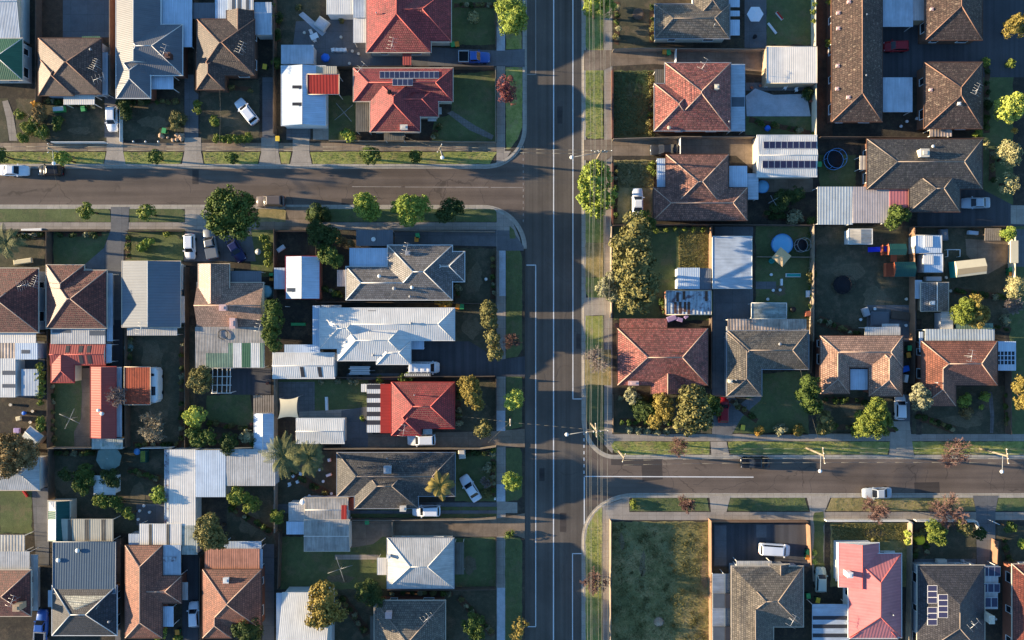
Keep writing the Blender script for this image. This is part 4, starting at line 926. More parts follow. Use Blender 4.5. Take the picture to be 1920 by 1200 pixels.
# one charcoal steel on every slope; the low sun brightens the west one
b2 = house('brown tiled pyramid-roofed house with a south wing and roof antenna', [('h',369,36,477,141), ('gy',425,20,475,90), ('h',368,98,421,168)], 't_brown2', 'w_brownbrick', 'f_brown')
flat(b2,403,-40,428,35,'m_sky',2.6); flat(b2,428,-40,475,20,'m_white',2.8); [roof_slab(b2,[(x,-20),(x+6,-20),(x+6,18),(x,18)],'skyblack','dark_sheet') if False else strip(b2,x,-20,x+6,18,'skylight',2.8) for x in (435,446,461)]; flat(b2,362,5,402,35,'m_char',2.3); antenna(b2,452,90,65,5)
b = shed('blue-grey metal shed squeezed between brown tiled house and neighbouring yard', 477,4,509,65,'m_blue',2.4,(0,.1),'w_weather')
b = house('white and pale blue steel garage with red roofed lean-to on top', [('gy',528,124,610,235,dict(p=12,nw=False))], 'm_sky', 'w_white', 'f_white', 't_ridgewhite', 2.6, 15, 'garage', wins=False, inset=.15)
flat(b,588,124,631,142,'m_beige',2.9,wall='w_tan',name='annex_roof'); flat(b,576,139,636,177,'m_red',3.2,(0,.25),trim='f_cream',name='red_roof'); strip(b,548,160,566,166,'skyblack',3.4); strip(b,548,192,566,198,'skyblack',3.4)
shed('weathered blue corrugated shed with rust patch beside a bushy fence', 527,84,588,120,'m_blue',2.3,(0,.1),'w_weather')
b = house('large bright red tiled house at the top with pale patio roof', [('h',687,-80,808,98), ('h',700,-25,846,78,dict(ins=(None,None)))], 't_red', 'w_cream', 'f_cream', 't_ridgered')
flat(b,662,0,688,80,'m_white',2.5); flat(b,662,-30,687,33,'m_blue',2.7); antenna(b,735,82,75,4); flat(b,755,99,771,122,'m_maroon',2.4); flue(b,707,27)
shed('white flat roofed shed at the top edge beside grey yard', 612,-20,662,27,'m_white',2.4,(0,-.1),'w_white')
b = house('red tiled house with two rows of solar panels facing the green lawn', [('h',663,128,849,190), ('h',700,160,822,219), ('h',694,140,788,247)], 't_red', 'w_cream', 'f_cream', 't_ridgered')
solar_row(b,712,134,823,147.5,12,plane=0); solar_row(b,736,148,774,161,4,plane=0); flat(b,667,184,693,247,'m_trans',2.4); chimney(b,731,174,.5,.5,.6,'black'); box = chimney(b,758,240,1.1,.7,.6,'whitegoods','air_conditioner'); flat(b,802,220,818,227,'m_greywhite',2.3,posts=False,name='porch_roof'); flat(b,822,201,828,214,'m_greywhite',2.2,posts=False,name='porch_roof'); flat(b,720,248,758,263,'m_trans',2.3,name='carport_roof'); antenna(b,676,128,50,3)
# ---- south-west block, first column rows
b = house('rust red tiled house at the left edge with tangled antennas', [('h',-62,503,72,623), ('h',-22,503,72,600)], 't_rust', 'w_grey', 'f_cream')
antenna(b,42,535,15); antenna(b,66,528,70); flat(b,-40,623,67,643,'m_cream',2.5); flat(b,-40,643,28,672,'m_stripe',2.5); flat(b,28,643,70,674,'m_sky',2.6,wall='w_blue'); strip(b,40,656,56,663,'skylight',2.6); flat(b,-30,672,29,745,'m_white',2.5,wall='w_white'); strip(b,4,695,29,703,'skylight',2.5); strip(b,4,720,29,727,'skylight',2.5); flat(b,40,692,72,742,'m_blue',2.3)
b = house('terracotta tiled house with pale corrugated back roof and grey side awning', [('h',87,507,200,615), ('h',87,497,158,580)], 't_rust', 'w_grey', 'f_cream')
flat(b,95,615,197,645,'m_greywhite',2.6); strip(b,98,618,133,624,'skylight',2.6); strip(b,168,620,197,629,'skylight',2.6); flat(b,200,512,211,640,'m_blue',2.3,name='side_awning'); flat(b,198,645,209,680,'m_blue',2.3,name='side_awning')
b = house('low red metal roofed annex with black skylight strips behind terracotta house', [('gx',95,645,197,684,dict(p=14)), ('h',96,645,139,717,dict(p=14))], 'm_maroon', 'w_cream', 'f_red', 't_ridgered', 2.4, 14, 'garage', wins=False, inset=.15)
for x in (124,149,164): roof_slab(b,[(x,648),(x+7,648),(x+5,661),(x-2,661)],'skyblack','skylight',.03,.02)
for x in (147,163): roof_slab(b,[(x,666),(x+7,666),(x+10,682),(x+3,682)],'skyblack','skylight',.03,.02)
b = house('long narrow red roofed shed with salmon side and grey end canopy', [('gy',170,688,217,821,dict(p=16))], 'm_maroon', 'w_cream', 'f_red', 't_ridgered', 2.4, 16, 'shed', wins=False, inset=.15)
flat(b,172,822,230,842,'m_moss',2.3); flat(b,216,688,228,820,'m_blue',1.9,posts=False,name='side_shelf'); vent(b,187,769,.28,.5,'f_white'); vent(b,194,775,.3,.6,'f_white')
b = shed('rust orange flat carport with a white caravan poking out', 233,688,282,759,'m_rust',2.5,(.1,0),'w_cream',name='carport',cat='carport',posts=True,trim='f_cream')
b = house('metal house with cream west slope and slate blue east slope', [('gy',229,490,338,613,dict(p=14))], 'm_bluegrey', 'w_weather', 'f_cream', 't_ridgewhite', 2.9, 14)
flat(b,238,613,332,629,'m_greywhite',2.5); antenna(b,264,616,80,4); box = chimney(b,333,528,.7,1.3,.1,'whitegoods','air_conditioner') if False else None; flat(b,336,495,343,543,'m_white',1.9,posts=False,name='side_awning'); flat(b,338,555,346,605,'m_white',1.9,posts=False,name='side_awning')
b = house('peach tiled house with tall gable wing and large weathered patio roof', [('gx',370,530,494,616,dict(p=20)), ('gy',372,495,430,570,dict(e=3.0,p=26))], 't_peach', 'w_tan', 'f_cream', eave=2.7)
flat(b,430,508,490,531,'m_char',2.5); Z = (0,.35); flat(b,366,613,496,690,'m_old',2.45,Z,posts=True,rot=False); RF = (366,613,496,690)
strip(b,386,662,436,689,'m_sgreen',2.45,Z,RF); strip(b,428,643,437,662,'m_sgreen',2.45,Z,RF); strip(b,437,643,453,689,'m_white',2.45,Z,RF); strip(b,453,643,470,689,'m_green',2.45,Z,RF); strip(b,470,643,487,689,'m_white',2.45,Z,RF); strip(b,487,643,495,689,'m_sgreen',2.45,Z,RF)
chimney(b,421,577,1.0,.9,.9,'w_pink'); chimney(b,441,606,.8,1.6,1.3,'w_pink'); antenna(b,487,612,75,4); t = MB(); c_ = W(418,627,2.85); [t.tube((c_.x+.78*math.cos(a*.3142),c_.y+.78*math.sin(a*.3142),2.86),(c_.x+.78*math.cos(a*.3142+.3142),c_.y+.78*math.sin(a*.3142+.3142),2.86),.05,.05,4) for a in range(20)]; t.build('hoop', MT['black'], b.root)
b = shell('pergola','open white timber pergola frame beside dark courtyard','pergola',415,714)
for x in (399,408,417,426,432): t = MB(); p0, p1 = W(x,690,2.3), W(x-1,737,2.3); t.tube(p0,p1,.06,.06,4); t.build('rafter', MT['f_white'], b.root)
for y in (690,706,722,737): t = MB(); t.tube(W(396,y,2.24),W(434,y,2.24),.06,.06,4); t.build('beam', MT['f_white'], b.root)
for x, y in ((397,691),(433,691),(397,736),(433,736)): t = MB(); p = W(x,y,2.2); t.box(p.x-.05,p.y-.05,0,p.x+.05,p.y+.05,2.2); t.build('post', MT['f_white'], b.root)
b = shell('pergola','small grey slatted pergola beside sunken dark lawn','pergola',493,757); q_ = [(475,742),(511,742),(511,775),(475,775)]
for k in range(9): t = MB(); x = 475+k*4.4; t.box(*W(x,776,2.3).xy,2.24,W(x+3.2,741,2.3).x,W(x,741,2.3).y,2.3); t.build('slat', MT['timber'], b.root)
for x, y in q_: t = MB(); p = W(x,y,2.2); t.box(p.x-.05,p.y-.05,0,p.x+.05,p.y+.05,2.235); t.build('post', MT['timber'], b.root)
house('narrow white and blue gabled shed south of slatted pergola', [('gy',477,775,512,843,dict(p=18))], 'm_sky', 'w_white', 'f_white', 't_ridgewhite', 2.2, 18, 'shed', wins=False, inset=.1)
# ---- centre-left lots along the main road
b = house('small steel garage with cream west slope, blue east slope and red side', [('gy',536,481,599,560,dict(p=14))], 'm_sky', 'w_brick', 'f_red', 't_ridgewhite', 2.5, 14, 'garage', wins=False, inset=.12)
flat(b,514,502,537,542,'m_blue',2.2); strip(b,538,540,560,547,'skylight',2.9)
b = house('grey tiled corner house with dark east wing and blue patio roof', [('h',727,460,848,562), ('h',649,500,800,562), ('h',800,472,871,528)], 't_grey', 'w_cream', 'f_white', 't_ridgewhite')
flat(b,655,465,728,500,'m_sky',2.7); flat(b,668,431,737,461,'m_char',2.4,name='carport_roof'); vent(b,701,449,.35,.5,'f_white','dome_skylight'); antenna(b,762,467,75,4); chimney(b,765,475,.7,.6,.5,'f_grey'); vent(b,712,518,.28,.6,'f_white'); vent(b,740,541,.3,.6); vent(b,773,539,.28,.6,'f_white'); vent(b,769,556,.2,.3); roof_slab(b,[(863,477),(865,478),(841,500),(839,498)],'f_cream','solar_tube',.1,.05)
shed('flat pinkish grey garden shed west of grey tiled corner house', 632,506,649,537,'m_pinkflat',2.1,(0,.1),'w_tan')
b = house('sprawling white metal roofed house with several hips and gables', [('h',600,578,852,638), ('h',600,578,690,653), ('h',633,600,768,676), ('h',706,640,770,683)], 'm_white', 'w_weather', 'f_white', 't_ridgewhite', 3.1, 20)
flat(b,0,0,0,0,'m_sky',2.5,pts=[(586,573),(600,573),(600,661),(533,661),(533,646),(586,646)]); flat(b,769,638,795,655,'m_sky',2.3,name='porch_roof'); roof_slab(b,[(690,568+8),(705,576),(705,583),(690,583)],'skyblack','skylight',.03,.02); vent(b,771,606,.2,.4); flue(b,694,621); vent(b,700,666,.2,.3); flat(b,602,572,640,578,'m_greywhite',2.4,posts=False,name='solar_heater')
b = house('white gabled steel shed with two dark skylight strips', [('gx',512,662,627,709,dict(p=15))], 'm_white', 'w_weather', 'f_white', 't_ridgewhite', 2.5, 15, 'shed', wins=False, inset=.12)
for x in (562,595): roof_slab(b,[(x,688),(x+7,688),(x+10,707),(x+3,707)],'skyblack','skylight',.03,.02)
b = house('bright red metal roofed house with striped pergola on its back', [('h',734,717,852,803), ('h',734,760,789,816)], 't_redm', 'w_brick', 'f_red', 't_ridgered', 3.0, 24)
flat(b,713,720,736,812,'m_red',2.75,rot=True); flat(b,688,720,714,811,'m_white',2.7)
for y in (721,738,755,772,788): strip(b,688,y,714,y+8.5,'skyblack',2.7,lift=.03)
flat(b,677,720,689,735,'m_white',2.3,name='awning'); flue(b,778,740); antenna(b,757,808,80,3); flat(b,793,802,810,814,'m_greywhite',2.4,name='porch_roof')
b = house('white gabled garage beside cream shade sail', [('gx',556,785,645,831,dict(p=14))], 'm_white', 'w_cream', 'f_white', 't_ridgewhite', 2.5, 14, 'garage', wins=False, inset=.12)
b = house('charcoal tiled house with palm tree in front garden', [('h',632,849,853,930), ('h',665,861,784,953)], 't_dark', 'w_brick', 'f_grey')
chimney(b,728,879,1.1,1.1,.8,'w_grey'); flue(b,727,858); chimney(b,757,951,.9,.8,1.0,'whitegoods','air_conditioner')
b = house('old grey corrugated garage pair with rusty corner beside long driveway', [('gx',571,975,655,1033,dict(p=10)), ('gx',572,934,652,977,dict(p=6))], 'm_old', 'w_weather', 'f_cream', 't_ridgewhite', 2.5, 10, 'garage', wins=False, inset=.12)
flat(b,537,978,572,1002,'m_sky',2.2); flat(b,541,942,573,977,'m_greywhite',2.1,wall='w_weather',name='annex_roof'); flat(b,653,934,664,957,'m_rust',2.1,posts=False,name='awning'); strip(b,640,947,650,974,'m_red',2.75)
b = house('white hipped metal roof house beside rotary clothes line', [('h',726,1009,851,1103)], 'm_greywhite', 'w_cream', 'f_grey', 't_ridgewhite', 3.0, 24)
flat(b,707,1046,727,1078,'m_cream',2.4); flat(b,851,1017,870,1077,'m_trans',2.4); chimney(b,730,1041,.5,.5,.9,'w_white')
b = house('big white steel barn roof with bright north slope at bottom edge', [('gx',530,1112,620,1290,dict(p=20))], 'm_white', 'w_weather', 'f_white', 't_ridgewhite', 3.2, 20, 'shed', wins=False, inset=.12)
flat(b,518,1112,532,1260,'m_sky',2.5,posts=False,name='side_roof')
b = house('dark lichen tiled house at bottom with peach lit gables', [('h',702,1126,835,1290), ('h',702,1160,770,1260)], 't_greybrown', 'w_brick', 'f_cream')
chimney(b,730,1150,.9,.9,.9,'w_pink'); antenna(b,802,1160,40,4); flat(b,694,1155,704,1200,'m_trans',2.2,posts=False,name='awning')
# ---- south-west yards
b = shell('shed','L-shaped run of pale sheet roofs with a bright blue bay','shed',400,900)
flat(b,317,843,367,985,'m_cream',2.5,wall='w_weather',name='roof'); flat(b,366,844,423,932,'m_sky',2.55,wall='w_weather',name='blue_roof',rot=False); flat(b,424,842,516,911,'m_greywhite',2.5,(0,.1),wall='w_weather',name='roof'); flat(b,308,843,317,984,'m_patch',2.2,wall='w_weather',name='shelf')
b = shed('cream sheet patio with two brown stripes between houses', 261,982,340,1023,'m_cream',2.5,(0,.1),posts=True,name='patio_shelter',cat='patio shelter')
for x in (279,312): strip(b,x,983,x+6,1022,'m_trans',2.5,(0,.1),(261,982,340,1023))
shed('mossy pale grey flat shed beside rounded tree', 340,985,370,1040,'m_moss',2.4,(0,.1)); shed('tiny blue-grey corrugated lean-to west of cream patio', 241,1001,268,1022,'m_blue',2.2,(0,.1))
b = house('pink-red tiled house in bottom left with tall brick chimney', [('h',-66,1069,58,1155)], 't_rust', 'w_weather', 'f_cream')
flat(b,-30,1034,55,1069,'m_greywhite',2.6); flat(b,-30,1003,46,1036,'m_corrc',2.5); chimney(b,42,1133,1.0,1.0,1.6,'w_tan'); flat(b,57,1040,71,1145,'m_greywhite',1.9,posts=False,name='side_awning'); antenna(b,22,1128,70,4)
b = house('slate blue corrugated back roof on dark tiled house with sunlight painted as cream patch', [('h',98,1098,219,1191)], 't_black', 'w_brown' if False else 'w_brownbrick', 'f_white', 't_ridgewhite')
flat(b,99,1016,217,1113,'m_slate',3.25,(0,-.3),posts=False,trim='f_grey',name='back_roof'); vent(b,148,1031,.35,.5,'f_white'); vent(b,112,1049,.35,.5,'f_white'); roof_slab(b,[(120,1117),(197,1117),(180,1143),(138,1143)],'t_litslope','lit_slope_tiles',.04,.03); roof_slab(b,[(90,1107),(104,1107),(120,1140),(90,1140)],'m_sky','solar_heater',.2,.06) if False else flat(b,90,1107,108,1138,'m_blue',2.3,posts=False,name='side_awning'); vent(b,208,1163,.2,.8)  # cream slab paints sunlight onto the north slope
b = shed('beige patio shelter with three olive stripes behind slate blue roof', 115,973,212,1015,'m_beige',2.5,(0,.1),posts=True,name='patio_shelter',cat='patio shelter')
for x in (127,159,190): strip(b,x,974,x+8,1014,'m_trans',2.5,(0,.1),(115,973,212,1015))
b = house('small shed with lemon cream west slope and dark green east slope', [('gy',90,939,131,1014,dict(p=24))], 'm_dgreen', 'w_cream', 'f_cream', 't_ridgewhite', 2.1, 24, 'shed', wins=False, inset=.1)
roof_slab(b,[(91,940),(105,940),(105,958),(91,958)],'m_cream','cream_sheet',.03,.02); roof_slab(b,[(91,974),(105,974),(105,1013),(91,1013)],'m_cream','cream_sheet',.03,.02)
b = house('brown tiled house with salmon west slope and zinc back roof', [('h',235,1023,304,1196,dict()), ('h',248,1080,340,1131)], 't_orange', 'w_brick', 'f_brown')
flat(b,288,1022,339,1081,'m_blue',2.8,rot=False); strip(b,305,1044,330,1053,'m_patch',2.8,lift=.1); flat(b,295,1137,325,1175,'m_sky',2.5); flat(b,340,1092,352,1125,'m_greywhite',2.1,posts=False,name='side_awning')
b = house('orange brown tiled house with faded orange patio roof at bottom', [('h',380,1068,490,1180), ('h',380,1110,434,1196)], 't_orange', 'w_brick', 'f_brown')
flat(b,384,1029,487,1068,'m_orange',2.6); flat(b,420,1015,490,1030,'m_blue',2.4); chimney(b,425,1087,.8,.8,.4,'f_white'); flat(b,486,1030,492,1066,'m_sky',2.3,posts=False,name='side_awning')
b = house('pale hipped shed roof half hidden under brown autumn tree', [('h',-40,858,74,919,dict(p=14))], 'm_greywhite', 'w_weather', 'f_cream', 't_ridgewhite', 2.4, 14, 'shed', wins=False, inset=.12)
house('little white and blue garden shed among dark bushes', [('gy',177,893,215,927,dict(p=14))], 'm_white', 'w_white', 'f_white', 't_ridgewhite', 2.0, 14, 'shed', wins=False, inset=.1)
b = house('tilted blue roofed timber shed below green hedge', [('gx',46,806,76,830,dict(p=16))], 'm_blue', 'w_tan', 'f_cream', 't_ridgewhite', 2.0, 16, 'shed', wins=False, inset=.1); b.root.rotation_euler.z = R(-38)
# ---- north-east block
b = house('grey tiled house at the top with peach wing and white patio roofs', [('h',1228,8,1368,72), ('h',1300,-90,1366,40)], 't_greybrown', 'w_cream', 'f_grey')
for y0, y1 in ((-10,13),(20,30),(37,66)): flat(b,1367,y0,1387,y1,'m_sky',2.5,posts=False)
flue(b,1338,49); vent(b,1358,78,.25,.3,'f_white','water_heater') if False else None
b = house('red and pink tiled house with blue striped verandah behind green lawn', [('h',1247,118,1370,245), ('h',1227,157,1312,245)], 't_terra', 'w_brick', 'f_grey')
flat(b,1369,120,1397,246,'m_blue',2.5,rot=True); strip(b,1370,182,1396,200,'skylight',2.5); flat(b,1228,130,1248,157,'m_trans',2.4,name='porch_roof'); chimney(b,1342,165,.6,.7,.7,'w_cream'); antenna(b,1321,121,60,3); vent(b,1366,229,.15,.5); vent(b,1254,240,.3,.3,'f_cream')
b = house('pink terracotta house with blue awnings beside white parked car', [('h',1249,290,1366,400), ('h',1225,352,1401,413)], 't_terra2', 'w_brick', 'f_brown')
flat(b,1232,297,1249,352,'m_sky',2.5); flat(b,1366,311,1401,353,'m_sky',2.5); flat(b,1401,325,1422,374,'m_blue',2.3,rot=True)
b = shed('large cream steel garage beside pale patio',1437,87,1532,156,'m_cream',2.6,(.35,0),'w_tan',name='garage',cat='garage',trim='f_cream',rot=True)
b = house('white steel garage carrying two rows of solar panels', [('gx',1420,254,1531,331,dict(p=10))], 'm_white', 'w_cream', 'f_white', 't_ridgewhite', 2.7, 10, 'garage', wins=False, inset=.12)
solar_row(b,1431,265,1531,279,9); solar_row(b,1429,301,1530,316,9)
b = house('long lichen-spotted brown tiled unit block beside blue carports', [('h',1560,-110,1654,228)], 't_lichen', 'w_brownbrick', 'f_brown')
for x, y in ((1591,4),(1571,25),(1571,54),(1570,124),(1569,167),(1590,183)): chimney(b,x,y,.45,.45,.25,'w_pink','roof_vent')
for x, y in ((1624,28),(1623,142)): vent(b,x,y,.15,.35)
shed('upper blue flat carport between long brown units', 1654,-30,1712,50,'m_blue',2.5,(0,.1),posts=True,name='carport',cat='carport'); shed('lower blue flat carport beside long brown unit block', 1654,145,1711,210,'m_blue',2.5,(0,.1),posts=True,name='carport',cat='carport')
shed('narrow grey and peach lean-to beside upper blue carport', 1711,-30,1742,38,'m_pinkflat',2.4,(0,.1),'w_tan')
b = house('brown tiled unit in the top right with checkered south slope', [('h',1735,-100,1842,75)], 't_lichen', 'w_brownbrick', 'f_brown'); chimney(b,1746,18,.4,.4,.25,'w_pink','roof_vent')
b = house('brown tiled pyramid unit with antenna and V-shaped dark ridge', [('h',1733,117,1842,241,)], 't_lichen', 'w_brownbrick', 'f_brown'); antenna(b,1833,168,65,5); chimney(b,1744,169,.4,.4,.25,'w_pink','roof_vent'); chimney(b,1797,195,.4,.4,.3,'w_white','roof_vent'); flat(b,1744,241,1785,256,'m_stripe',2.3)
b = house('large dark tiled house with brown gable and pink carport', [('h',1626,261,1842,354), ('h',1705,316,1800,397)], 't_dark', 'w_brownbrick', 'f_brown')
chimney(b,1728,289,1.3,1.2,1.0,'w_cream'); vent(b,1748,275,.25,.35,'f_white'); flat(b,1533,350,1599,421,'m_corr',2.5,(0,.1),name='carport_roof'); flat(b,1599,350,1668,418,'m_pinkflat',2.6,name='carport_roof'); flat(b,1668,355,1706,389,'m_pink',2.65,name='carport_roof'); flat(b,1612,292,1626,318,'m_corrc',2.2,name='awning')
b = shed('blue corrugated garage under dappled light behind tall tree', 1336,443,1410,541,'m_blue',2.6,(.1,.05),'w_weather',name='garage',cat='garage',rot=True,trim='f_white')
b = shed('bright zinc lean-to with dark side bay near blue garage', 1270,502,1312,542,'m_sky',2.3,(0,.15),'w_weather'); flat(b,1312,503,1334,543,'m_grey',2.25,posts=False,name='side_roof')
b = shed('patched peeling pale blue roof with dark red gaps', 1249,545,1334,590,'m_patch',2.3,(0,.1),'w_brick',trim='f_cream')
for x, y0, y1 in ((1264,566,588),(1273,566,588),(1282,566,585),(1289,566,589),(1322,545,565),(1268,548,565),(1280,546,562)): strip(b,x,y0,x+5,y1,'f_brown',2.3,(0,.1),(1249,545,1334,590))
flat(b,1247,552,1255,578,'m_greywhite',2.0,posts=False,name='awning')
b = shed('streaky translucent glasshouse roof beside paved yard', 1409,568,1475,598,'m_lantern',2.3,(0,.1),posts=True,name='greenhouse',cat='greenhouse',rot=True,trim='f_white')
b = house('mottled red and pink tiled house behind shrubby front garden', [('h',1158,616,1327,722), ('gy',1221,685,1279,738,dict(p=20))], 't_terra', 'w_brick', 'f_brown')
flat(b,1162,597,1251,618,'t_terra',3.02,(0,-.72),posts=False,name='roof_extension'); chimney(b,1187,718,1.6,.6,.4,'w_pink','air_conditioner'); roof_slab(b,[(1262,660),(1278,661),(1278,663),(1262,662)],'f_brown','roof_pipe',.1,.08)
b = house('grey tiled house with cream and rust striped patio roof', [('h',1365,620,1516,692), ('h',1363,624,1428,742)], 't_greybrown', 'w_grey', 'f_grey')
flat(b,1365,598,1512,635,'m_stripe',2.9,(0,-.2)); vent(b,1461,645,.25,.5,'f_grey'); chimney(b,1367,714,.4,.5,1.0,'w_cream'); flue(b,1378,712); flat(b,1362,612,1368,632,'m_white',2.2,posts=False,name='awning')
b = house('peach tiled U-shaped house around a small blue courtyard roof', [('h',1538,630,1693,689), ('h',1538,632,1593,738), ('h',1629,640,1692,743)], 't_peach', 'w_brick', 'f_brown')
flat(b,1593,692,1612,731,'m_sky',2.4,(0,.1)); flat(b,1612,692,1630,731,'m_sky',2.4,(0,.1)); flat(b,1622,613,1688,633,'m_greywhite',2.5); flat(b,1654,607,1686,615,'m_greywhite',2.3,posts=False,name='awning')
b = house('orange brown tiled house with sea green back roof and glass sunroom', [('h',1728,640,1870,722), ('h',1728,644,1792,761)], 't_orange', 'w_brick', 'f_brown')
flat(b,1735,617,1865,644,'m_corr',2.8,(0,-.1)); antenna(b,1822,668,80,4); flat(b,1868,640,1905,695,'m_sky',2.5,wall='w_weather',name='sunroom_roof')
for k in range(5):
    for j in range(3): strip(b,1870+k*6.8,659+j*8.6,1875+k*6.8,666+j*8.6,'glass',2.5,name='glass_panel')
flue(b,1753,717); flat(b,1724,622,1731,660,'m_sky',2.2,posts=False,name='side_awning'); flat(b,1792,606,1862,618,'m_sgreen',2.3,name='lattice_roof')
b = house('small bungalow with tan west slope and dark east slope', [('gy',1727,530,1778,583,dict(p=18))], 't_grey', 'w_tan', 'f_cream', 't_ridgewhite', 2.3, 18, 'shed', wins=False, inset=.12); chimney(b,1746,568,.5,.5,.6,'f_white'); flat(b,1716,525,1729,560,'m_blue',2.0,posts=False,name='side_roof')
b = shed('two stepped blue and white sheds north of small bungalow', 1717,441,1766,475,'m_sky',2.4,(0,.05),'w_weather',trim='f_grey'); flat(b,1732,475,1768,511,'m_sky',2.3,wall='w_weather',name='roof',trim='f_grey'); strip(b,1734,442,1749,463,'m_cream',2.4,lift=.25); strip(b,1732,479,1750,496,'m_cream',2.3,lift=.2)
b = shed('grey narrow lean-to with leaning white boards beside green bush', 1765,585,1787,618,'m_greywhite',2.2,(.2,0)); 
b = house('white corrugated garden shed on dark lawn', [('gy',1592,430,1635,457,dict(p=6))], 'm_corrc', 'w_white', 'f_white', 't_ridgewhite', 1.9, 6, 'shed', wins=False, inset=.08, caps=False)
# ---- south-east block
b = house('grey brown tiled house beside dark parking court and long pale carport', [('h',1372,1062,1506,1175,), ('h',1372,1062,1450,1250), ('gy',1443,1058,1480,1100,dict(p=20))], 't_greybrown', 'w_grey', 'f_cream')
flat(b,1336,1076,1360,1290,'m_greywhite',2.6,(-.2,0)); flat(b,1360,1076,1376,1290,'m_slate',2.6,(-.3,0),posts=False)
for y in (1114,1176): strip(b,1337,y,1359,y+26,'skylight',2.6,lift=.23); strip(b,1360,y,1375,y+26,'skyblack',2.6,lift=.33)
flat(b,1381,1052,1447,1064,'m_greywhite',2.4); antenna(b,1487,1165,60,3)
b = house('pink metal roofed house with white gable front', [('h',1591,1038,1690,1195,dict(ins=(45,45))), ('gy',1573,1018,1648,1100,dict(e=2.95,p=20)), ('h',1594,1120,1683,1197)], 'm_pink', 'w_white', 'f_white', 't_ridgered', 3.0, 24)
chimney(b,1587,1073,.8,.8,1.4,'w_white'); flue(b,1671,1150); flat(b,1658,1033,1678,1039,'m_white',2.2,posts=False,name='awning'); flat(b,1567,1050,1577,1090,'m_white',2.0,posts=False,name='awning')
b = shed('blue-white carport with navy stripes below parked green car', 1523,1133,1592,1290,'m_blue',2.6,(0,.1),posts=True,name='carport',cat='carport',rot=True)
for y in (1155,1171,1188): strip(b,1524,y,1591,y+7,'skyblack',2.6,(0,.1),(1523,1133,1592,1290),lift=.04)
b = house('charcoal tiled house covered in solar panels at bottom right', [('h',1720,1060,1846,1230), ('h',1720,1060,1846,1200)], 't_black', 'w_grey', 'f_cream', 't_ridge')
solar_row(b,1738,1097,1757,1131,3,True); solar_row(b,1738,1138,1757,1172,3,True); solar_row(b,1758,1114,1777,1158,4,True)
flat(b,1825,1060,1872,1112,'m_greywhite',2.6,(0,.05)); flat(b,1845,1112,1871,1142,'m_greywhite',2.5)
def rack(x0,y0,x1,y1,n,alt):
    for k in range(n):
        a, c = x0+(x1-x0)*k/n, x0+(x1-x0)*(k+1)/n; q = [W(a,y0,alt+.35)+Vector((0,0,0)),W(c,y0,alt+.35),W(c,y1,alt+.1),W(a,y1,alt+.1)]; m = sum(q,Vector())/4
        mb = MB(); mb.slab([m+(p-m)*.985 for p in q][::-1],.05,1); mb.face([m+(p-m)*.88+Vector((0,0,.012)) for p in q][::-1],0); mb.build('solar_panel',[MT['solar'],MT['solarframe']],b.root)
rack(1831,1062,1876,1081,4,2.7); rack(1829,1094,1875,1111,4,2.7); rack(1846,1120,1871,1139,2,2.6); chimney(b,1848,1155,.8,1.2,1.6,'w_cream'); vent(b,1861,1157,.2,1.0); antenna(b,1827,1172,40,3)
b = house('red tiled house cut off by the bottom right corner', [('h',1898,1058,2030,1240)], 't_rust', 'w_brick', 'f_cream')
# ================================================================== CARS
car('white hatchback parked nose-out on the driveway below the white and charcoal roof','hatch',209,222,0.02,1,WHITE)
car('white wagon parked diagonally on a dark front yard','wagon',461,208,-.62,-.78,WHITE)
car('white car cut by the left edge of the photo at the kerb','sedan',25,319,1,.02,WHITE)
car('black car at the kerb under a round street tree','hatch',93,319,-1,0,BLACKC)
car('blue utility truck with open dark tray on a grey driveway','ute',889,107,1,0,BLUE,cat='ute')
car('brown-grey car in long shadow beside the big round tree','suv',506,377,-1,.02,('brown_grey',104,94,88))
car('white hatchback with black sunroof in front of the slate blue roof','hatch',355,462,.03,1,WHITE)
u = car('grey off-road utility with roof rack and blue tray cover','ute',394,456,-.2,-1,GREYC,cat='ute')
m_ = MB(); m_.box(-2.5,-.86,1.38,-.85,.86,1.44); local_part(u,'tray_cover',m_,'bluepl' if False else MT['m_bluegrey'])
car('dark navy sedan parked askew beside grey off-road utility','sedan',440,466,.5,.86,NAVY)
v = car('white utility van with ladder rack beside the white metal house','van',795,689,1,0,WHITE,cat='van')
for y in (-.6,0,.6): m_ = MB(); m_.tube((-2.6,y,2.1),(.9,y,2.1),.035,.035,5); local_part(v,'roof_rail',m_,'white')
for x in (-2.3,-1.3,-.3,.7): m_ = MB(); m_.tube((x,-.85,2.05),(x,.85,2.05),.03,.03,5); local_part(v,'roof_bar',m_,'white')
m_ = MB(); m_.tube((-3.0,-1.0,1.9),(1.2,-1.0,1.9),.05,.05,5); m_.tube((-3.0,-1.3,1.9),(1.2,-1.3,1.9),.05,.05,5); [m_.tube((x_*.35-3,-1.0,1.9),(x_*.35-3,-1.3,1.9),.03,.03,4) for x_ in range(12)]; local_part(v,'ladder',m_,'white')
car('white SUV parked on the driveway south of the bright red roof','suv',790,825,-1,.02,WHITE)
car('silver white SUV on the strip driveway below the charcoal tiled house','suv',799,958,-1,.01,WHITE)
car('white sedan parked diagonally on the lawn near the palm','sedan',882,916,-.53,-.85,WHITE)
car('charcoal car on the driveway between the two pink and red houses','sedan',1246,280,-1,.02,DARKC)
car('white sedan parked on dry grass beside the pink terracotta house','sedan',1196,379,0,-1,WHITE)
car('dark red car in the deep shade of the unit court','hatch',1681,86,-1,.02,RED)
car('pale silver car on the dark drive beside the large dark tiled house','sedan',1831,380,-1,.02,SILVER)
car('white hatchback nose-in on the driveway of the peach U-shaped house','hatch',1689,763,0,-1,WHITE)
car('black car parked along the north kerb of the right side street','sedan',1416,868,-1,.01,BLACKC)
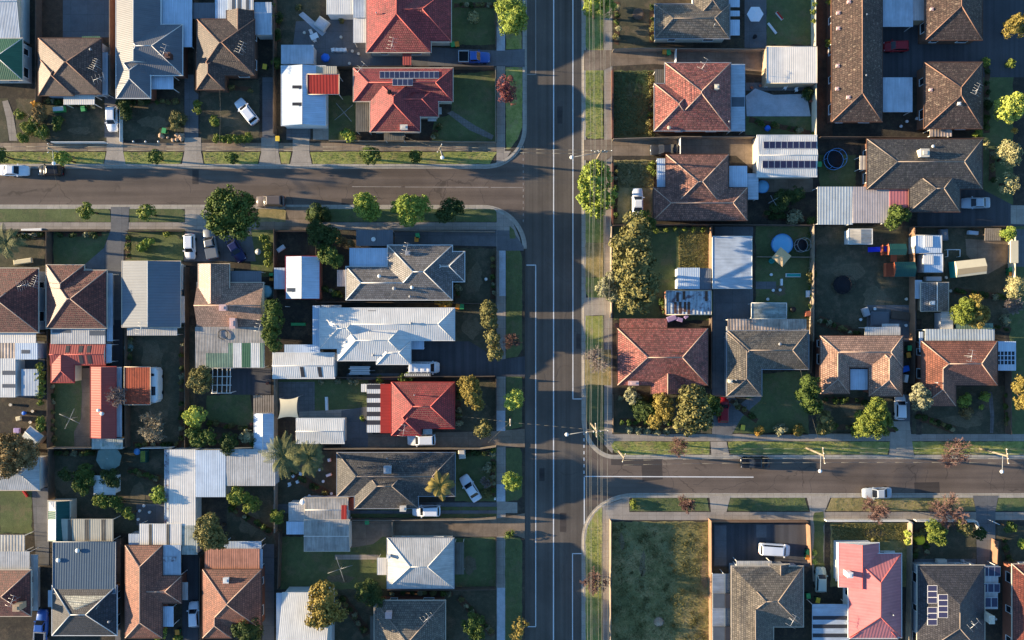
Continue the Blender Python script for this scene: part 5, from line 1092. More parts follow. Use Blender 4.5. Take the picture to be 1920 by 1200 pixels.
car('silver sedan along the south kerb with a long shadow','sedan',1646,925,-1,.03,SILVER)
car('white van parked on the dark court behind a brick fence','van',1453,1031,1,.06,WHITE,cat='van')
car('pale green hatchback in the narrow drive left of the pink roof','hatch',1540,1088,.02,-1,SAGE)
car('bright blue car in the bottom left driveway','ute',77,1174,.06,-1,BLUE)
car('white car between the salmon roofed and orange roofed houses','hatch',363,1153,-.05,-1,WHITE)
car('bright red car half hidden beside shrubs next to the grey tiled house','hatch',1357,769,.02,-1,('dull_red',140,20,28))
# caravan under the rusty carport
b = shell('caravan','white caravan sticking out from the rust orange carport','caravan',287,722); mb = MB(); c0 = W(272,755,2.2); c1 = W(295,690,2.2)
x0,y0,x1,y1 = c0.x,c0.y,c1.x,c1.y; mb.prism([(x0,y0),(x1-.3,y0),(x1,y0+.5),(x1,y1-.5),(x1-.3,y1),(x0,y1)],.4,2.1); mb.prism([(x0,y0+.1),(x1-.35,y0+.12),(x1-.15,y0+.6),(x1-.15,y1-.6),(x1-.35,y1-.12),(x0,y1-.1)],2.103,2.22); mb.build('body',MT['white'],b.root)
mb = MB(); mb.box(x1-.9,y0+1.2,2.225,x1-.3,y0+2.6,2.27); mb.build('roof_hatch',MT['carglass'],b.root); mb = MB(); mb.box(x1-.95,y1-1.3,2.225,x1-.5,y1-.9,2.28); mb.build('roof_hatch',MT['carglass'],b.root)
for y in (y0+1.5,y1-1.5): mb = MB(); mb.tube((x1-.35,y,.33),(x1+.02,y,.33),.33,.33,12); mb.build('wheel',MT['rubber'],b.root)
# small boat trailer with timber
b = shell('trailer','trailer loaded with white boards and ladders near the white van','trailer',676,695); c = W(676,695,.9)
mb = MB(); mb.box(c.x-1.7,c.y-.75,.5,c.x+1.4,c.y+.75,.62); mb.box(c.x-1.7,c.y-.75,.62,c.x-1.62,c.y+.75,.95); mb.box(c.x+1.32,c.y-.75,.62,c.x+1.4,c.y+.75,.95); mb.tube((c.x+1.4,c.y,.5),(c.x+2.3,c.y,.45),.06); mb.build('bed',MT['steelpole'],b.root)
for k in range(5): mb = MB(); y = c.y-.6+.28*k; mb.box(c.x-1.9+.2*(k%3),y,.96+.02*(k%2),c.x+1.6-.15*(k%2),y+.16,1.05); mb.build('board',MT['white'],b.root)
for s_ in (-1,1): mb = MB(); mb.tube((c.x-.2,c.y+s_*.8,.3),(c.x-.2,c.y+s_*.95,.3),.3,.3,12); mb.build('wheel',MT['rubber'],b.root)
# ================================================================== TREES
T = tree; SH = shrub; G1 = 'street trees along the side street'; G2 = 'garden shrubs'
T('huge round dark green tree overhanging the left side street',[(434,398,45,9.5),(420,385,28,8.5),(450,415,30,8),(415,415,24,7)],9.5,'l_green',leaf=.36,clump=.2)
T('bright green tree on the main road verge at the top',[(957,30,28,8),(945,14,16,7),(968,44,20,6.5),(950,52,14,6)],8,'l_bright')
T('plum-leaved purple tree on the verge beside the green lawn',[(949,160,18,5.5),(945,178,14,5),(958,186,11,4.5)],5.5,'l_plum',dens=.55,core=.45)
T('lone street tree beside the pole on the north verge',[(117,296,14,4.5)],4.5,'l_bright',group=G1); T('small street tree between two driveways north of the street',[(291,294,13,3.6)],3.6,'l_green',group=G1)
T('small street tree in front of the hedge and diagonal wagon',[(434,296,11,3.6)],3.6,'l_green',group=G1); T('street tree south of the red tiled house',[(694,291,17,4.5)],4.5,'l_green',group=G1); T('tiny street tree near the lamp pole on the north verge',[(780,292,12,3)],3,'l_green',group=G1); T('street tree cut by the left edge on the north verge',[(2,291,14,4)],4,'l_green',group=G1)
T('small round street tree west of the curved driveway',[(163,395,15,4.2)],4.2,'l_hedge',group=G1); T('small round street tree east of the curved driveway',[(275,399,15,4.2)],4.2,'l_hedge',group=G1)
T('bushy street tree north of the two dark roofs',[(686,388,24,5.5),(680,378,16,6),(700,400,15,5)],5.5,'l_bright',group=G1); T('larger bushy street tree second from the corner',[(770,393,26,6),(762,384,18,6.5),(790,385,18,5.5),(765,412,14,4.5),(745,388,12,4)],6,'l_bright',group=G1); T('darker street tree nearest the corner with a yellow tip',[(848,393,20,5),(832,402,14,4.2),(860,390,13,4.6)],5,'l_dark',group=G1)
T('dark spreading tree behind the footpath beside terracotta paving',[(603,438,26,5.5),(618,446,20,5),(590,428,16,4.5)],5.5,'l_dark'); T('lighter bushy tree next to the steel garage',[(620,477,20,5),(632,490,13,4.2),(610,466,12,4.6)],5,'l_green'); SH('dark verge shrub east of the crossover',[(592,398,18),(610,402,12)],1.8,'l_dark'); SH('autumn brown shrub behind the dark spreading tree',[(640,452,10),(655,458,9)],1.8,'l_brown')
T('tall columnar tree squeezed between peach house and white house',[(513,575,16,5.4),(512,600,20,5.8),(510,628,18,5.4),(516,648,12,5)],5.8,'l_green')
T('tall hedge-like row of trees west of the main road footpath',[(914,580,16,5.5),(918,604,15,5.5),(921,632,14,5.5),(926,660,17,5)],5.5,'l_olive')
T('golden olive tree in the garden of the bright red house',[(880,720,18,5),(886,742,18,5.4),(896,758,12,4.5)],5.4,'l_gold'); T('bright lime street tree on the main road verge',[(961,750,18,4.6),(968,740,11,4.4)],4.6,'l_lime'); T('small brown-green tree near the foot of the red house driveway',[(905,803,17,3.6)],3.6,'l_olive',dens=.7)
T('leafy street tree on the verge by the charcoal house',[(960,902,17,4.2),(968,908,10,3.6)],4.2,'l_bright'); T('glowing golden green tree over the white barn roof',[(608,1125,30,8),(600,1150,26,7.5),(622,1150,24,7),(606,1106,18,7)],8,'l_gold',leaf=.34); T('dark tree in the shade beside the glowing golden tree',[(690,1110,24,4.5),(706,1124,14,4)],4.5,'l_dark'); T('pale green tree in the bottom front garden',[(888,1172,20,4.5),(895,1188,14,4)],4.5,'l_green'); T('straggly yellow-brown tree at the bottom of the verge',[(975,1172,14,5),(968,1190,12,4)],5,'l_gold',dens=.5,core=.4)
T('brown autumn tree over the pale hipped shed at the left edge',[(22,848,34,7),(50,852,24,6.5),(15,868,26,6),(-5,840,24,6)],7,'l_brown'); T('rounded olive tree between the cream shed and orange house',[(398,999,30,6.5),(390,985,20,6.8),(412,1008,16,5.5)],6.5,'l_olive'); T('leafy green tree beside the white pergola',[(374,712,22,4.5),(382,700,14,4.6)],4.5,'l_olive'); T('round yellow-green bush tree by the sunken lawn',[(366,781,19,3.8)],3.8,'l_lime',leaf=.24)
T('tall leafy bush south of the sunken lawn, west one',[(372,822,17,4),(362,812,12,3.6)],4,'l_green'); T('tall leafy bush south of the sunken lawn, middle one',[(392,818,15,4)],4,'l_green'); T('dense bush south of the sunken lawn, dark one',[(430,826,16,4),(426,842,12,3.5)],4,'l_dark'); T('bush with pale tips near the narrow white shed',[(463,818,13,3)],3,'l_grey'); T('dark bush beside the narrow white shed',[(480,830,10,2.4)],2.4,'l_green')
for i,(x,y,r,l,m) in enumerate([(160,888,17,'bushy tree above the little white garden shed','l_green'),(150,910,15,'bushy tree west of the little white garden shed','l_green'),(207,895,16,'dark bush overlapping the little white garden shed','l_dark'),(188,936,13,'light green bush just below the little white shed','l_hedge'),(216,942,14,'tall bush southeast of the little white shed','l_green'),(240,962,10,'small bush by the patio chairs','l_hedge'),(296,926,14,'bright bush against the stacked white shelf','l_bright'),(122,888,11,'thin dark shrub beside the lattice frame','l_dark')]): T(l,[(x,y,r),(x+r*.5,y+r*.7,r*.6)],3.2,m)
T('two-lobed bright bush below the cream sheet roof',[(444,930,16,3.6),(470,945,16,3.2),(458,932,10,3.4)],3.4,'l_hedge'); T('round shrub on the fence line near the grey garage',[(521,968,14,3.2)],3.2,'l_hedge'); T('small bush at the fence of the orange roofed house',[(516,970-9,6,2)],2,'l_green'); T('bright green shrub at the foot of the salmon roofed house',[(298,1186,14,2.6)],2.6,'l_bright'); SH('yellow green shrub near the bottom driveway',[(335,1196,8)],1.2,'l_hedge'); T('dark tree over the south wing of the orange roofed house',[(466,1180,26,5)],5,'l_dark')
for k,(x,y,r) in enumerate([(75,690,9),(75,706,10),(76,722,10),(75,736,9)]): pass
SH('clipped green hedge along the side fence of the left yard',[(75,688,8),(75,700,9),(76,713,9),(76,728,9),(75,738,8)],2.4,'l_hedge','hedge','hedge',None,.18); SH('small detached hedge bush between two hedge rows',[(76,756,6)],1.8,'l_hedge','hedge','hedge'); SH('short lower hedge block beside tilted blue roofed shed',[(76,788,8),(77,802,8)],2.2,'l_hedge','hedge','hedge')
# NW gardens
SH('brown-leaved shrub in the front yard of the brown tiled house',[(77,210,14),(72,222,10)],2,'l_brown'); SH('yellow-orange shrub beside the cream porch',[(66,195,6)],1.4,'l_yellow'); SH('green shrub west of the brown-leaved shrub',[(37,215,9)],1.3,'l_hedge'); SH('bright shrub mass by the footpath corner',[(66,228,10),(58,240,14),(80,248,12),(45,258,10)],1.7,'l_hedge'); SH('leafy shrub by the white fence of the brown tiled house',[(110,228,10),(106,240,7)],1.5,'l_green'); SH('dark feathery shrub beside the white hatchback',[(233,198,14),(236,215,10)],2.2,'l_dark'); SH('brown dry shrub by the driveway near the rocks',[(334,222,15),(328,236,10)],1.8,'l_olive',dens=.6)
SH('upright shrub on the corner of the driveway hedge',[(370,195,7),(369,207,7)],1.7,'l_hedge'); SH('round clipped ball shrub on the dark front yard',[(403,227,10)],1.5,'l_hedge'); SH('long clipped hedge beside the footpath and diagonal wagon',[(406,260,8),(418,259,8),(430,261,8),(443,260,8),(455,261,8),(466,257,9)],1.4,'l_hedge','hedge','hedge',None,.18); SH('sunlit shrub by the carport of the red tiled house',[(648,250,9),(658,258,10)],1.5,'l_bright'); SH('white flowering shrub on the shady lawn at the top',[(886,33,11)],1.2,'l_pale'); SH('leafy shrub on the corner of the blue corrugated shed',[(521,118,10),(532,116,9)],1.8,'l_green'); SH('trailing climber on the side fence at the top',[(507,20,5),(508,30,5),(510,8,5)],1.8,'l_hedge')
for k,(x,y,r) in enumerate([(600,36,5),(640,38,5),(560,15,6)]): SH('small weedy tuft in the grey backyard at the top' ,[(x,y,r)],.6,'l_olive',group='weedy tufts in the grey backyard')
# SW gardens
SH('spiky bright shrub west of the curved lawn driveway',[(265,464,9),(275,456,8),(283,452,6)],1.6,'l_bright'); SH('small round shrub on the dark lawn by white hatchback',[(313,440,6)],1,'l_hedge'); SH('leafy border hedge behind the navy sedan',[(496,448,9),(502,462,8),(504,478,7),(503,494,8)],1.8,'l_hedge','hedge','hedge'); SH('golden yellow bush below the grey tiled house',[(825,567,9),(840,568,9),(832,571,7)],1.6,'l_yellow'); SH('small green bush south of the white metal house fence',[(711,711,7)],1.4,'l_hedge'); SH('pair of bushes along the fence above the red roof',[(756,709,9),(768,707,9)],1.6,'l_green')
for x,l in ((602,'first'),(634,'second'),(657,'third'),(668,'last')): SH('%s potted-looking shrub along the fence above the green lawn'%l,[(x,716,5)],1,'l_grey',group=G2)
SH('bright little bush beside the striped red house pergola',[(678,785,5)],.8,'l_bright'); SH('small bush at the front fence above the charcoal house',[(925,844,6)],1,'l_green'); SH('grey dry bush on the lawn of the charcoal house',[(915,876,9)],1,'l_grey'); SH('weeping shrub near the diagonal white sedan',[(912,926,9),(916,904,7)],1.4,'l_olive')
# NE
T('wide leafy tree over the wires on the main road verge',[(1118,335,28,7),(1105,355,22,6.5),(1130,370,26,6.8),(1117,390,20,6),(1097,372,14,5.5),(1122,318,18,6.5)],7,'l_bright',leaf=.34); T('green tree in the top verge under the wires',[(1115,8,20,6),(1135,14,18,5),(1105,20,12,5)],6,'l_bright')
T('giant olive tree beside the footpath stretching along the fence',[(1190,430,28,9),(1182,462,34,11),(1192,500,38,12),(1195,540,34,11),(1180,560,26,9),(1205,565,20,8),(1175,495,26,10),(1215,520,26,10)],12,'l_olive',leaf=.36,clump=.24,dens=.9); T('lighter tree at the base of the giant olive tree',[(1135,540,18,6),(1146,525,14,6),(1150,552,14,5.5)],6,'l_grey'); T('bushy tree behind the white parked sedan',[(1205,412,18,6),(1218,420,12,5)],6,'l_green')
SH('pale shrub at the gate of the pink terracotta house',[(1223,312,9),(1226,325,6)],1.6,'l_hedge'); SH('climber on the tall fence right of the top lawn',[(1524,22,5),(1526,40,5),(1527,8,5)],2,'l_hedge'); SH('bright climber beside the long unit block',[(1554,80,7),(1556,6,6)],1.6,'l_hedge'); SH('dark round shrub in the corner of the pale patio',[(1513,176,12)],1.5,'l_dark'); SH('low leafy row behind the terracotta house fence',[(1230,432,5),(1248,432,5),(1265,430,5),(1283,431,5),(1300,430,5),(1318,430,5)],.9,'l_hedge','hedge','hedge')
T('golden round tree in the top right corner',[(1902,52,20,5),(1912,40,14,5)],5,'l_gold'); T('bright green round tree on the right edge lawn',[(1893,200,26,5),(1905,190,16,5),(1880,212,14,4.4)],5,'l_lime'); T('pale silvery tree with loose foliage right of the dark house',[(1890,288,22,4.6),(1898,300,14,4)],4.6,'l_pale',dens=.6); T('spotty pale shrub tree beside the silver car driveway',[(1891,342,20,3.6)],3.6,'l_pale',dens=.4,core=.35)
for x,y,l,m in ((1848,117,'small bright shrub at the corner of the pyramid unit','l_bright'),(1896,119,'small shrub by the right edge of the unit court','l_hedge'),(1852,196,'shaded round shrub east of the pyramid unit','l_dark'),(1834,252,'bright shrub at the south corner of the pyramid unit','l_bright'),(1845,226,'tiny shrub near the pyramid unit fence','l_green'),(1903,245,'tiny yellow shrub below the bright green round tree','l_yellow'),(1846,272,'pale shrub beside the large dark tiled house','l_pale')): SH(l,[(x,y,8 if 'tiny' not in l else 5)],1.3,m)
T('leafy tree beside the pink carport roof',[(1682,402,18,4.2),(1672,415,14,4),(1698,405,10,4)],4.2,'l_green'); T('bright round tree inside the corner fence on the right',[(1891,437,13,3.6)],3.6,'l_bright'); T('round golden green tree pair behind the sea green roof, front one',[(1803,590,20,5),(1815,575,16,5.4)],5,'l_hedge'); T('round golden green tree pair behind the sea green roof, back one',[(1833,592,20,5),(1828,568,15,5.4)],5.2,'l_gold'); T('pale dry-leaved tree at the right edge',[(1902,540,19,4)],4,'l_pale',dens=.7); SH('small shrub on the fence beside the climbing frame yard',[(1517,515,6),(1518,528,5)],1.4,'l_olive'); SH('dark bush mass behind the blue awning house',[(1470,375,20),(1495,362,14),(1458,388,14)],2.4,'l_dark'); SH('grey twiggy bush near the grey garden fence',[(1488,408,15)],1.8,'l_grey',dens=.6); SH('green shrub in the corner below twiggy bush',[(1521,413,8)],1.5,'l_green'); SH('small bush with white flowers right of the glass sunroom',[(1886,600,10)],1.2,'l_grey',dens=.5)
T('tall golden conifer-like tree in front of the mottled red house',[(1300,765,30,8),(1290,790,24,7),(1310,785,26,7),(1298,742,22,8),(1285,760,16,7)],8,'l_olive',leaf=.34); T('lower leafy tree left of the tall golden tree',[(1240,752,18,4.5),(1248,770,16,4.5),(1228,790,14,4)],4.5,'l_gold'); T('grey green bush at the corner of the mottled red house',[(1186,742,14,3)],3,'l_grey'); T('dark dense bush in the shady front garden',[(1205,765,22,3),(1225,772,16,3)],3,'l_dark'); T('bushy tree right of the tall golden tree',[(1325,770,14,4),(1332,752,12,4),(1344,768,11,3.4),(1346,752,8,3)],4,'l_green'); SH('flowering border along the front footpath',[(1180,806,7),(1196,808,7),(1214,807,7),(1232,810,7),(1250,808,7)],1,'l_grey','hedge','hedge')
T('tall leafy tree in front of the peach U-shaped house',[(1518,725,20,6),(1512,745,18,6),(1524,760,17,5.5)],6,'l_green'); T('smaller tree with pale leaves below the tall leafy tree',[(1546,786,14,4.5),(1550,800,14,4),(1540,805,10,4)],4.5,'l_olive'); T('wide bushy street-side tree near the white hatchback',[(1640,775,24,6),(1628,795,26,5.5),(1650,792,22,5),(1612,806,14,4),(1645,762,16,6)],6,'l_hedge'); T('grey leaved tree at the wing of the orange brown house',[(1728,748,20,5),(1722,735,14,5)],5,'l_grey'); SH('bright bush in the front garden of the orange brown house',[(1808,752,11),(1814,744,7)],1.6,'l_bright'); SH('smaller bright bush right of the front garden',[(1847,743,9)],1.3,'l_bright'); SH('little lime bush beside the crazy path',[(1839,763,5)],.9,'l_bright'); SH('brown dry bush below the bright front bush',[(1813,773,12)],1.0,'l_brown',dens=.5); T('yellow-green tree leaning in at the right edge',[(1915,725,18,5),(1918,755,14,5)],5,'l_gold')
SH('yellow round shrub by the footpath near the yellow-lid bin',[(1424,806,8),(1420,812,6)],1.3,'l_yellow'); SH('round yellow shrub near the leaning pole shadow',[(1496,806,11)],1.4,'l_gold'); SH('grey low shrub between the two yellow shrubs',[(1464,806,12)],.9,'l_grey',dens=.5)
# SE
T('bright bushy tree behind the white front wall',[(1755,1000,18,4.6),(1748,985,12,4.4),(1765,1012,11,4)],4.6,'l_hedge'); T('smaller olive tree beside the bare street tree',[(1810,990,13,4),(1802,982,9,4)],4,'l_olive'); T('dark shrub tree near the white gate wall',[(1835,1000,12,3)],3,'l_dark'); SH('yellow shrub against the boundary wall, upper',[(1702,1000,7)],1.5,'l_lime'); SH('yellow shrub against the boundary wall, lower',[(1702,1015,7)],1.5,'l_lime'); T('round tree on the right verge side lawn',[(1894,989,11,3)],3,'l_green'); SH('bright bush cut by the right edge near the red house',[(1918,1020,9)],2.2,'l_bright'); SH('small shrubs behind the white van fence',[(1526,1036,5),(1526,1053,5)],1.2,'l_lime'); SH('shrub at the corner of the pink house gable',[(1637,1014,4)],1,'l_olive'); SH('tiny hedge at the corner of the south verge',[(1186,944,6),(1190,952,5)],.8,'l_hedge'); SH('shrubby fence corner on the verge below grey garage',[(953,1004,7),(960,1000,5)],.9,'l_green',dens=.6)
# bare trees
bare_tree('bare grey-twigged round tree in the dark left yard',286,800,31,4.5,'barktan',seed=3,fine=1.6); bare_tree('bare tan tree over the dry verge and wires',1117,676,30,5.5,'barkgrey',seed=5,fine=1.2); bare_tree('reddish bare tree on the verge by the vacant lot',1116,1090,27,5,'barkred',seed=8,fine=1.6); bare_tree('red twiggy small tree on the south verge near the corner',1287,946,20,4,'barkred',seed=9,fine=1.6)
bare_tree('purple bare street tree opposite the silver sedan shadow',1641,957,28,4.6,'barkred',seed=12,fine=1.5); bare_tree('larger purple bare street tree above the white front wall',1778,960,36,5,'barkred',seed=14,fine=1.5); bare_tree('red-brown bare street tree by the right-hand pole',1790,850,32,5,'barkred',seed=17,fine=1.5); bare_tree('small bare tree on the north verge near the corner pole',1272,838,20,4,'barkred',seed=19,fine=1.2); bare_tree('bare tree overhanging the red roofed shed',222,742,24,4.5,'barkgrey',seed=22,fine=1.5); bare_tree('pinkish bare tree beside the tall hedge row',962,640,20,4,'barkred',seed=25,fine=1.2); bare_tree('pale bare tree behind the glass sunroom yard',1898,575,18,4,'barkgrey',seed=27,fine=1.2); bare_tree('thin bare tree on the shady lawn of charcoal house',910,905,12,2.5,'barkgrey',seed=29)
palm('large feathery palm overlapping the cream sheet roof',528,855,44,8,n=22); palm('second feathery palm beside the white gabled garage',578,860,34,6.5,n=18); palm('yellowed palm in front of the charcoal house',824,912,28,5,'l_gold',n=10); palm('palm with orange flowers at the left edge of the photo',8,455,36,5,n=16)
# ================================================================== FENCES AND WALLS
F = fence
F('white timber front fence of the shrubby brown tiled house',[(95,266),(196,266)],1.1,'white'); F('white side fence beside the white hatchback driveway',[(224,196),(224,265)],1.0,'white'); F('fence between the corner green house and the brown tiled house',[(66,-20),(66,190)],1.7,'timberd'); F('fence between brown tiled house and long white-roofed house',[(205,-20),(205,175)],1.7,'timber'); F('timber fence west of brown pyramid-roofed house',[(364,-20),(364,170)],1.6,'timberd'); F('timber fence behind the blue-grey shed',[(512,-20),(512,250)],1.7,'timberd')
F('long timber fence between the top red house and solar red house',[(524,124),(926,124)],1.6,'timberd'); F('low front fence around the green corner lawn',[(616,263),(929,266),(929,126)],1.0,'timber'); F('low front fence of the top red house',[(929,-20),(929,88)],1.0,'timberd')
F('side fence left of the dark curved-drive lawn',[(86,434),(86,500)],1.5,'timberd'); F('brick front wall along the shaded footpath left',[(-20,433),(200,433)],.8,'timberd'); F('dark low front fence left of the white hatchback',[(234,433),(345,433)],.9,'timberd'); F('boundary fence beside slate blue roof and peach house',[(346,500),(346,840)],1.7,'timberd'); F('tall boundary fence between peach house and steel garage',[(513,430),(513,560)],1.8,'timberd'); F('boundary fence running down beside white sheds',[(514,660),(514,1000)],1.8,'timber'); F('boundary fence beside grey garage cluster and lawn',[(523,1000),(520,1105)],1.7,'timberd'); F('back fence across the left yards',[(88,841),(230,841)],1.7,'timber'); F('white topped back fence with leaning awning',[(262,841),(322,840)],1.7,'f_white'); F('boundary fence left of terracotta house and hedge',[(88,620),(88,840)],1.7,'timberd'); F('boundary fence beside the long red shed',[(234,610),(234,840)],1.7,'timberd')
F('tall brown front fence north of grey tiled corner house',[(512,433),(590,433)],1.7,'timberd'); F('timber fence along the footpath by the grey corner house',[(737,432),(928,434)],1.2,'timber'); F('long boundary fence between grey house and white metal house',[(590,566),(848,568),(928,570)],1.6,'timberd'); F('fence between white metal house and red house lawn',[(514,709),(760,707),(928,706)],1.6,'timberd'); F('low brown fence beside the red house garden',[(930,706),(930,806)],1.0,'timberd'); F('long pale-topped fence north of the charcoal house',[(606,842),(900,842),(930,838)],1.6,'timber'); F('pale fence along the strip driveway below the white SUV',[(655,976),(870,976),(930,973)],1.4,'timber'); F('fence behind the white hipped house garden',[(725,1108),(930,1106)],1.5,'timberd'); F('low fence right of the white hipped house lawn',[(930,1010),(930,1100)],.9,'timberd'); F('front fence of the grey corner house garden',[(930,468),(930,566)],1.2,'timberd'); F('gate across the charcoal house strip driveway',[(735,979),(735,1006)],1.5,'timber','gate' if False else .08)
F('timber fence between blue shed yard and next door',[(592,460),(592,566)],1.6,'timberd'); F('boundary fence far left of the bottom row',[(90,842),(90,940)],1.7,'timberd'); F('boundary fence between slate blue and salmon roofs',[(226,1010),(226,1220)],1.6,'timberd'); F('boundary fence between salmon and orange roofs',[(374,1045),(374,1220)],1.6,'timberd')
wall('low red brick front wall beside the green lawn of red and pink house',[(1149,130),(1149,258)],1.0); F('wavy pale fence south of the top grey house',[(1150,92),(1205,90),(1440,92)],1.5,'timber'); F('dark side fence below red and pink house',[(1150,260),(1280,256),(1420,256)],1.5,'timber'); F('white driveway gate beside charcoal car',[(1276,258),(1276,290)],1.4,'white',name='gate',cat='gate'); F('white driveway gate near the two bins',[(1268,91),(1268,116)],1.4,'white',name='gate',cat='gate'); wall('low red brick wall in front of white parked sedan',[(1149,302),(1149,420)],1.0); F('tall fence below the pink terracotta house',[(1150,422),(1280,420),(1530,422)],1.7,'timberd'); F('tall timber fence beside the giant olive tree',[(1147,424),(1147,596)],1.8,'timber'); F('sunlit fence west of the dappled blue garage',[(1335,424),(1334,545)],1.8,'timberw')
F('tall pale fence along the right of the patio',[(1530,-20),(1530,86)],1.9,'steelfence'); F('pale fence beside the cream garage and patio',[(1531,156),(1531,254)],1.9,'steelfence'); F('tall boundary fence left of play equipment',[(1527,420),(1526,640)],1.8,'timber'); F('tall boundary fence right of play equipment',[(1716,424),(1716,640)],1.8,'timberw'); F('horizontal back fence below units and above pale house',[(1540,256),(1846,258)],1.7,'timberd'); F('back fence between dark tiled house and sheds',[(1716,425),(1900,424)],1.7,'timberd'); F('cream steel fence on the right by the bins',[(1905,430),(1904,520)],1.8,'steelfence'); F('boundary fence between striped patio house and mottled red house',[(1335,592),(1334,730)],1.7,'timberd'); F('fence between grey house and peach house',[(1524,640),(1522,700)],1.6,'timberd'); F('boundary fence between peach and orange brown houses',[(1716,640),(1715,720)],1.6,'timberd'); F('low front fence of the dark lawns along the footpath',[(1420,815),(1516,815)],.7,'timberd'); F('low fence behind the pool and trampoline',[(1420,481),(1524,482)],1.0,'timber'); F('fence right of the orange brown house',[(1897,640),(1897,815)],1.6,'timberd'); F('brick front fence along the red house footpath',[(1150,740),(1150,812)],1.0,'timberd'); F('low fence post wall at the front of the dark lawn',[(1560,814),(1670,814)],.6,'timber')
F('long warm timber fence between vacant lot and dark court',[(1334,977),(1335,1210)],1.8,'timberw'); F('pinkish left boundary fence of the vacant lot',[(1146,978),(1145,1210)],1.8,'timber'); F('slatted brown front fence with raised posts by the dark court',[(1335,979),(1516,979)],1.3,'timberw'); F('warm timber side fence right of the white van',[(1519,986),(1522,1060)],1.7,'timberw'); wall('white rendered front wall of the pink house',[(1550,977),(1703,977),(1712,982)],.9,'wallwhite'); F('pale boundary fence right of the pink house',[(1711,982),(1708,1210)],1.6,'timber'); wall('white rendered front wall with curved corner',[(1718,977),(1832,978),(1839,996)],.9,'wallwhite'); F('warm timber fence behind the solar carport',[(1872,1015),(1870,1058)],1.7,'timberw'); F('white open gate frame at the footpath',[(1862,978),(1875,984)],1.4,'white',name='gate',cat='gate')
# ================================================================== POLES, LAMPS, WIRES
def pole(label, bx, by, h=8.0, arms=((1.8,90,.0),), lamp=None, m='pole', stay=None):
    """bx, by: foot in photo px. arms: (length, angle, drop)"""
    c = W(bx, by, 0); root = empty('power_pole', (c.x, c.y, 0), label, 'pole', 'power poles'); mb = MB(); mb.tube((c.x,c.y,0),(c.x,c.y,h),.19,.14,10); mb.build('shaft', MT[m], root)
    for L, a, dz in arms:
        u = Vector((math.cos(R(a)), math.sin(R(a)), 0)); mb = MB(); z = h-.25-dz; p = Vector((c.x,c.y,z)); mb.tube(p-u*L/2, p+u*L/2, .08, .08, 4, sm=False); ar = mb.build('crossarm', MT['pole'], root)
        n = 4 if L > 1.5 else 2
        for k in range(n): mb = MB(); q = p + u*(L*(k/(n-1)-.5)*.92); mb.lathe((q.x,q.y,q.z+.06), [(.03,0),(.07,.06),(.05,.12),(.07,.17),(.02,.2)], 8); mb.build('insulator', MT['white'], ar)
    if lamp:
        L, a = lamp; u = Vector((math.cos(R(a)), math.sin(R(a)), 0)); z = h*.82; p = Vector((c.x,c.y,z)); mb = MB(); mb.tube(p, p+u*L+Vector((0,0,.35)), .06, .045, 7); ar = mb.build('lamp_arm', MT['steelpole'], root)
        mb = MB(); q = p+u*L+Vector((0,0,.33)); mb.lathe((q.x,q.y,q.z-.12), [(.12,-.12),(.3,0),(.3,.08),(.18,.2),(.05,.26)], 12); mb.build('lamp_head', MT['white'], ar)
    return c
pole('pole with street lamp beside the lone north verge tree',139,296,7,((1.5,90,.0),),(2.2,-80)); pole('pole with twin crossarm on the north verge near the tiny tree',832,296,7,((1.5,60,0),),(1.3,-75))
pole('bushy-tree pole with lamp reaching over the main road north',1117,303,8,((3.4,0,0),(2.0,0,.8)),(4.6,190)); pole('pole with many insulators at the lower main road corner',1108,794,9,((3.6,5,0),(3.2,5,.7),(2.2,95,1.4)),(4.6,188))
pole('leaning steel pole on the north verge of the right street',1512,840,7,((2.6,97,0),),(2.6,-95)); pole('right-hand steel pole near red-brown bare tree',1837,841,7,((2.4,97,0),),(2.6,-97)); pole('short stay pole with sign bracket at the lower corner',1160,846,6,((1.4,70,0),)); pole('timber pole in the front yard below the bright red house',957,783,6,((1.0,90,0),))
pole('tall pole beyond the top edge serving the main road wires',1113,-90,8.5,((3.4,0,0),)); pole('pole beyond the bottom edge serving the main road wires',1112,1290,8.5,((3.4,0,0),))
WG = 'main road overhead wires'; ZS = 8.6
for x0, z in ((-1.6,7.75),(-1.1,7.75),(.1,7.75),(.6,7.75),(1.6,7.75),(.9,6.9),(-.8,6.9)):
    a = W(1113,-90,0); b_ = W(1117,303,0); c = W(1108,794,0); d = W(1112,1290,0)
    wire([Vector((q.x+x0,q.y,z+(.9 if q is c else 0))) for q in (a,b_,c,d)], 'pale overhead wire running along the main road east verge', WG, .02, .5)
for y0, z in ((-.55,6.85),(.55,6.85)):
    a = W(139,296,0); b_ = W(832,296,0); c = W(1117,303,0); e = W(-260,296,0)
    wire([Vector((q.x,q.y+y0*.5,z)) for q in (e,a,b_,c)], 'thin pale wire along the north verge of the left street', 'left side street wires', .02, .4)
for y0 in (-1.1,-.4,.4,1.1):
    a = W(1160,846,0); b_ = W(1512,840,0); c = W(1837,841,0); d = W(2200,842,0)
    wire([Vector((q.x+.1*y0,q.y+y0,6.0 if q is a else 6.85)) for q in (a,b_,c,d)], 'wire above the north kerb of the right side street', 'right side street wires', .018, .5)
p0 = W(1108,794,0)
for dy in (-.3,.3): wire([Vector((p0.x,p0.y+dy,8.0)), Vector((W(1160,846,0).x,W(1160,846,0).y+dy,5.8))], 'short slanting wire between the two corner poles', 'corner pole wires', .03, .1)
wire([Vector((p0.x,p0.y,7.6)), Vector((W(957,783,0).x,W(957,783,0).y,5.8))], 'service cable crossing the main road to the red house pole', None, .022, .3, 'wiredark')
def service(a, az, b_, bz, label): wire([W(*a,0)+Vector((0,0,az)), W(*b_,bz)], label, None, .018, .4, 'wiredark', 'service_cable')
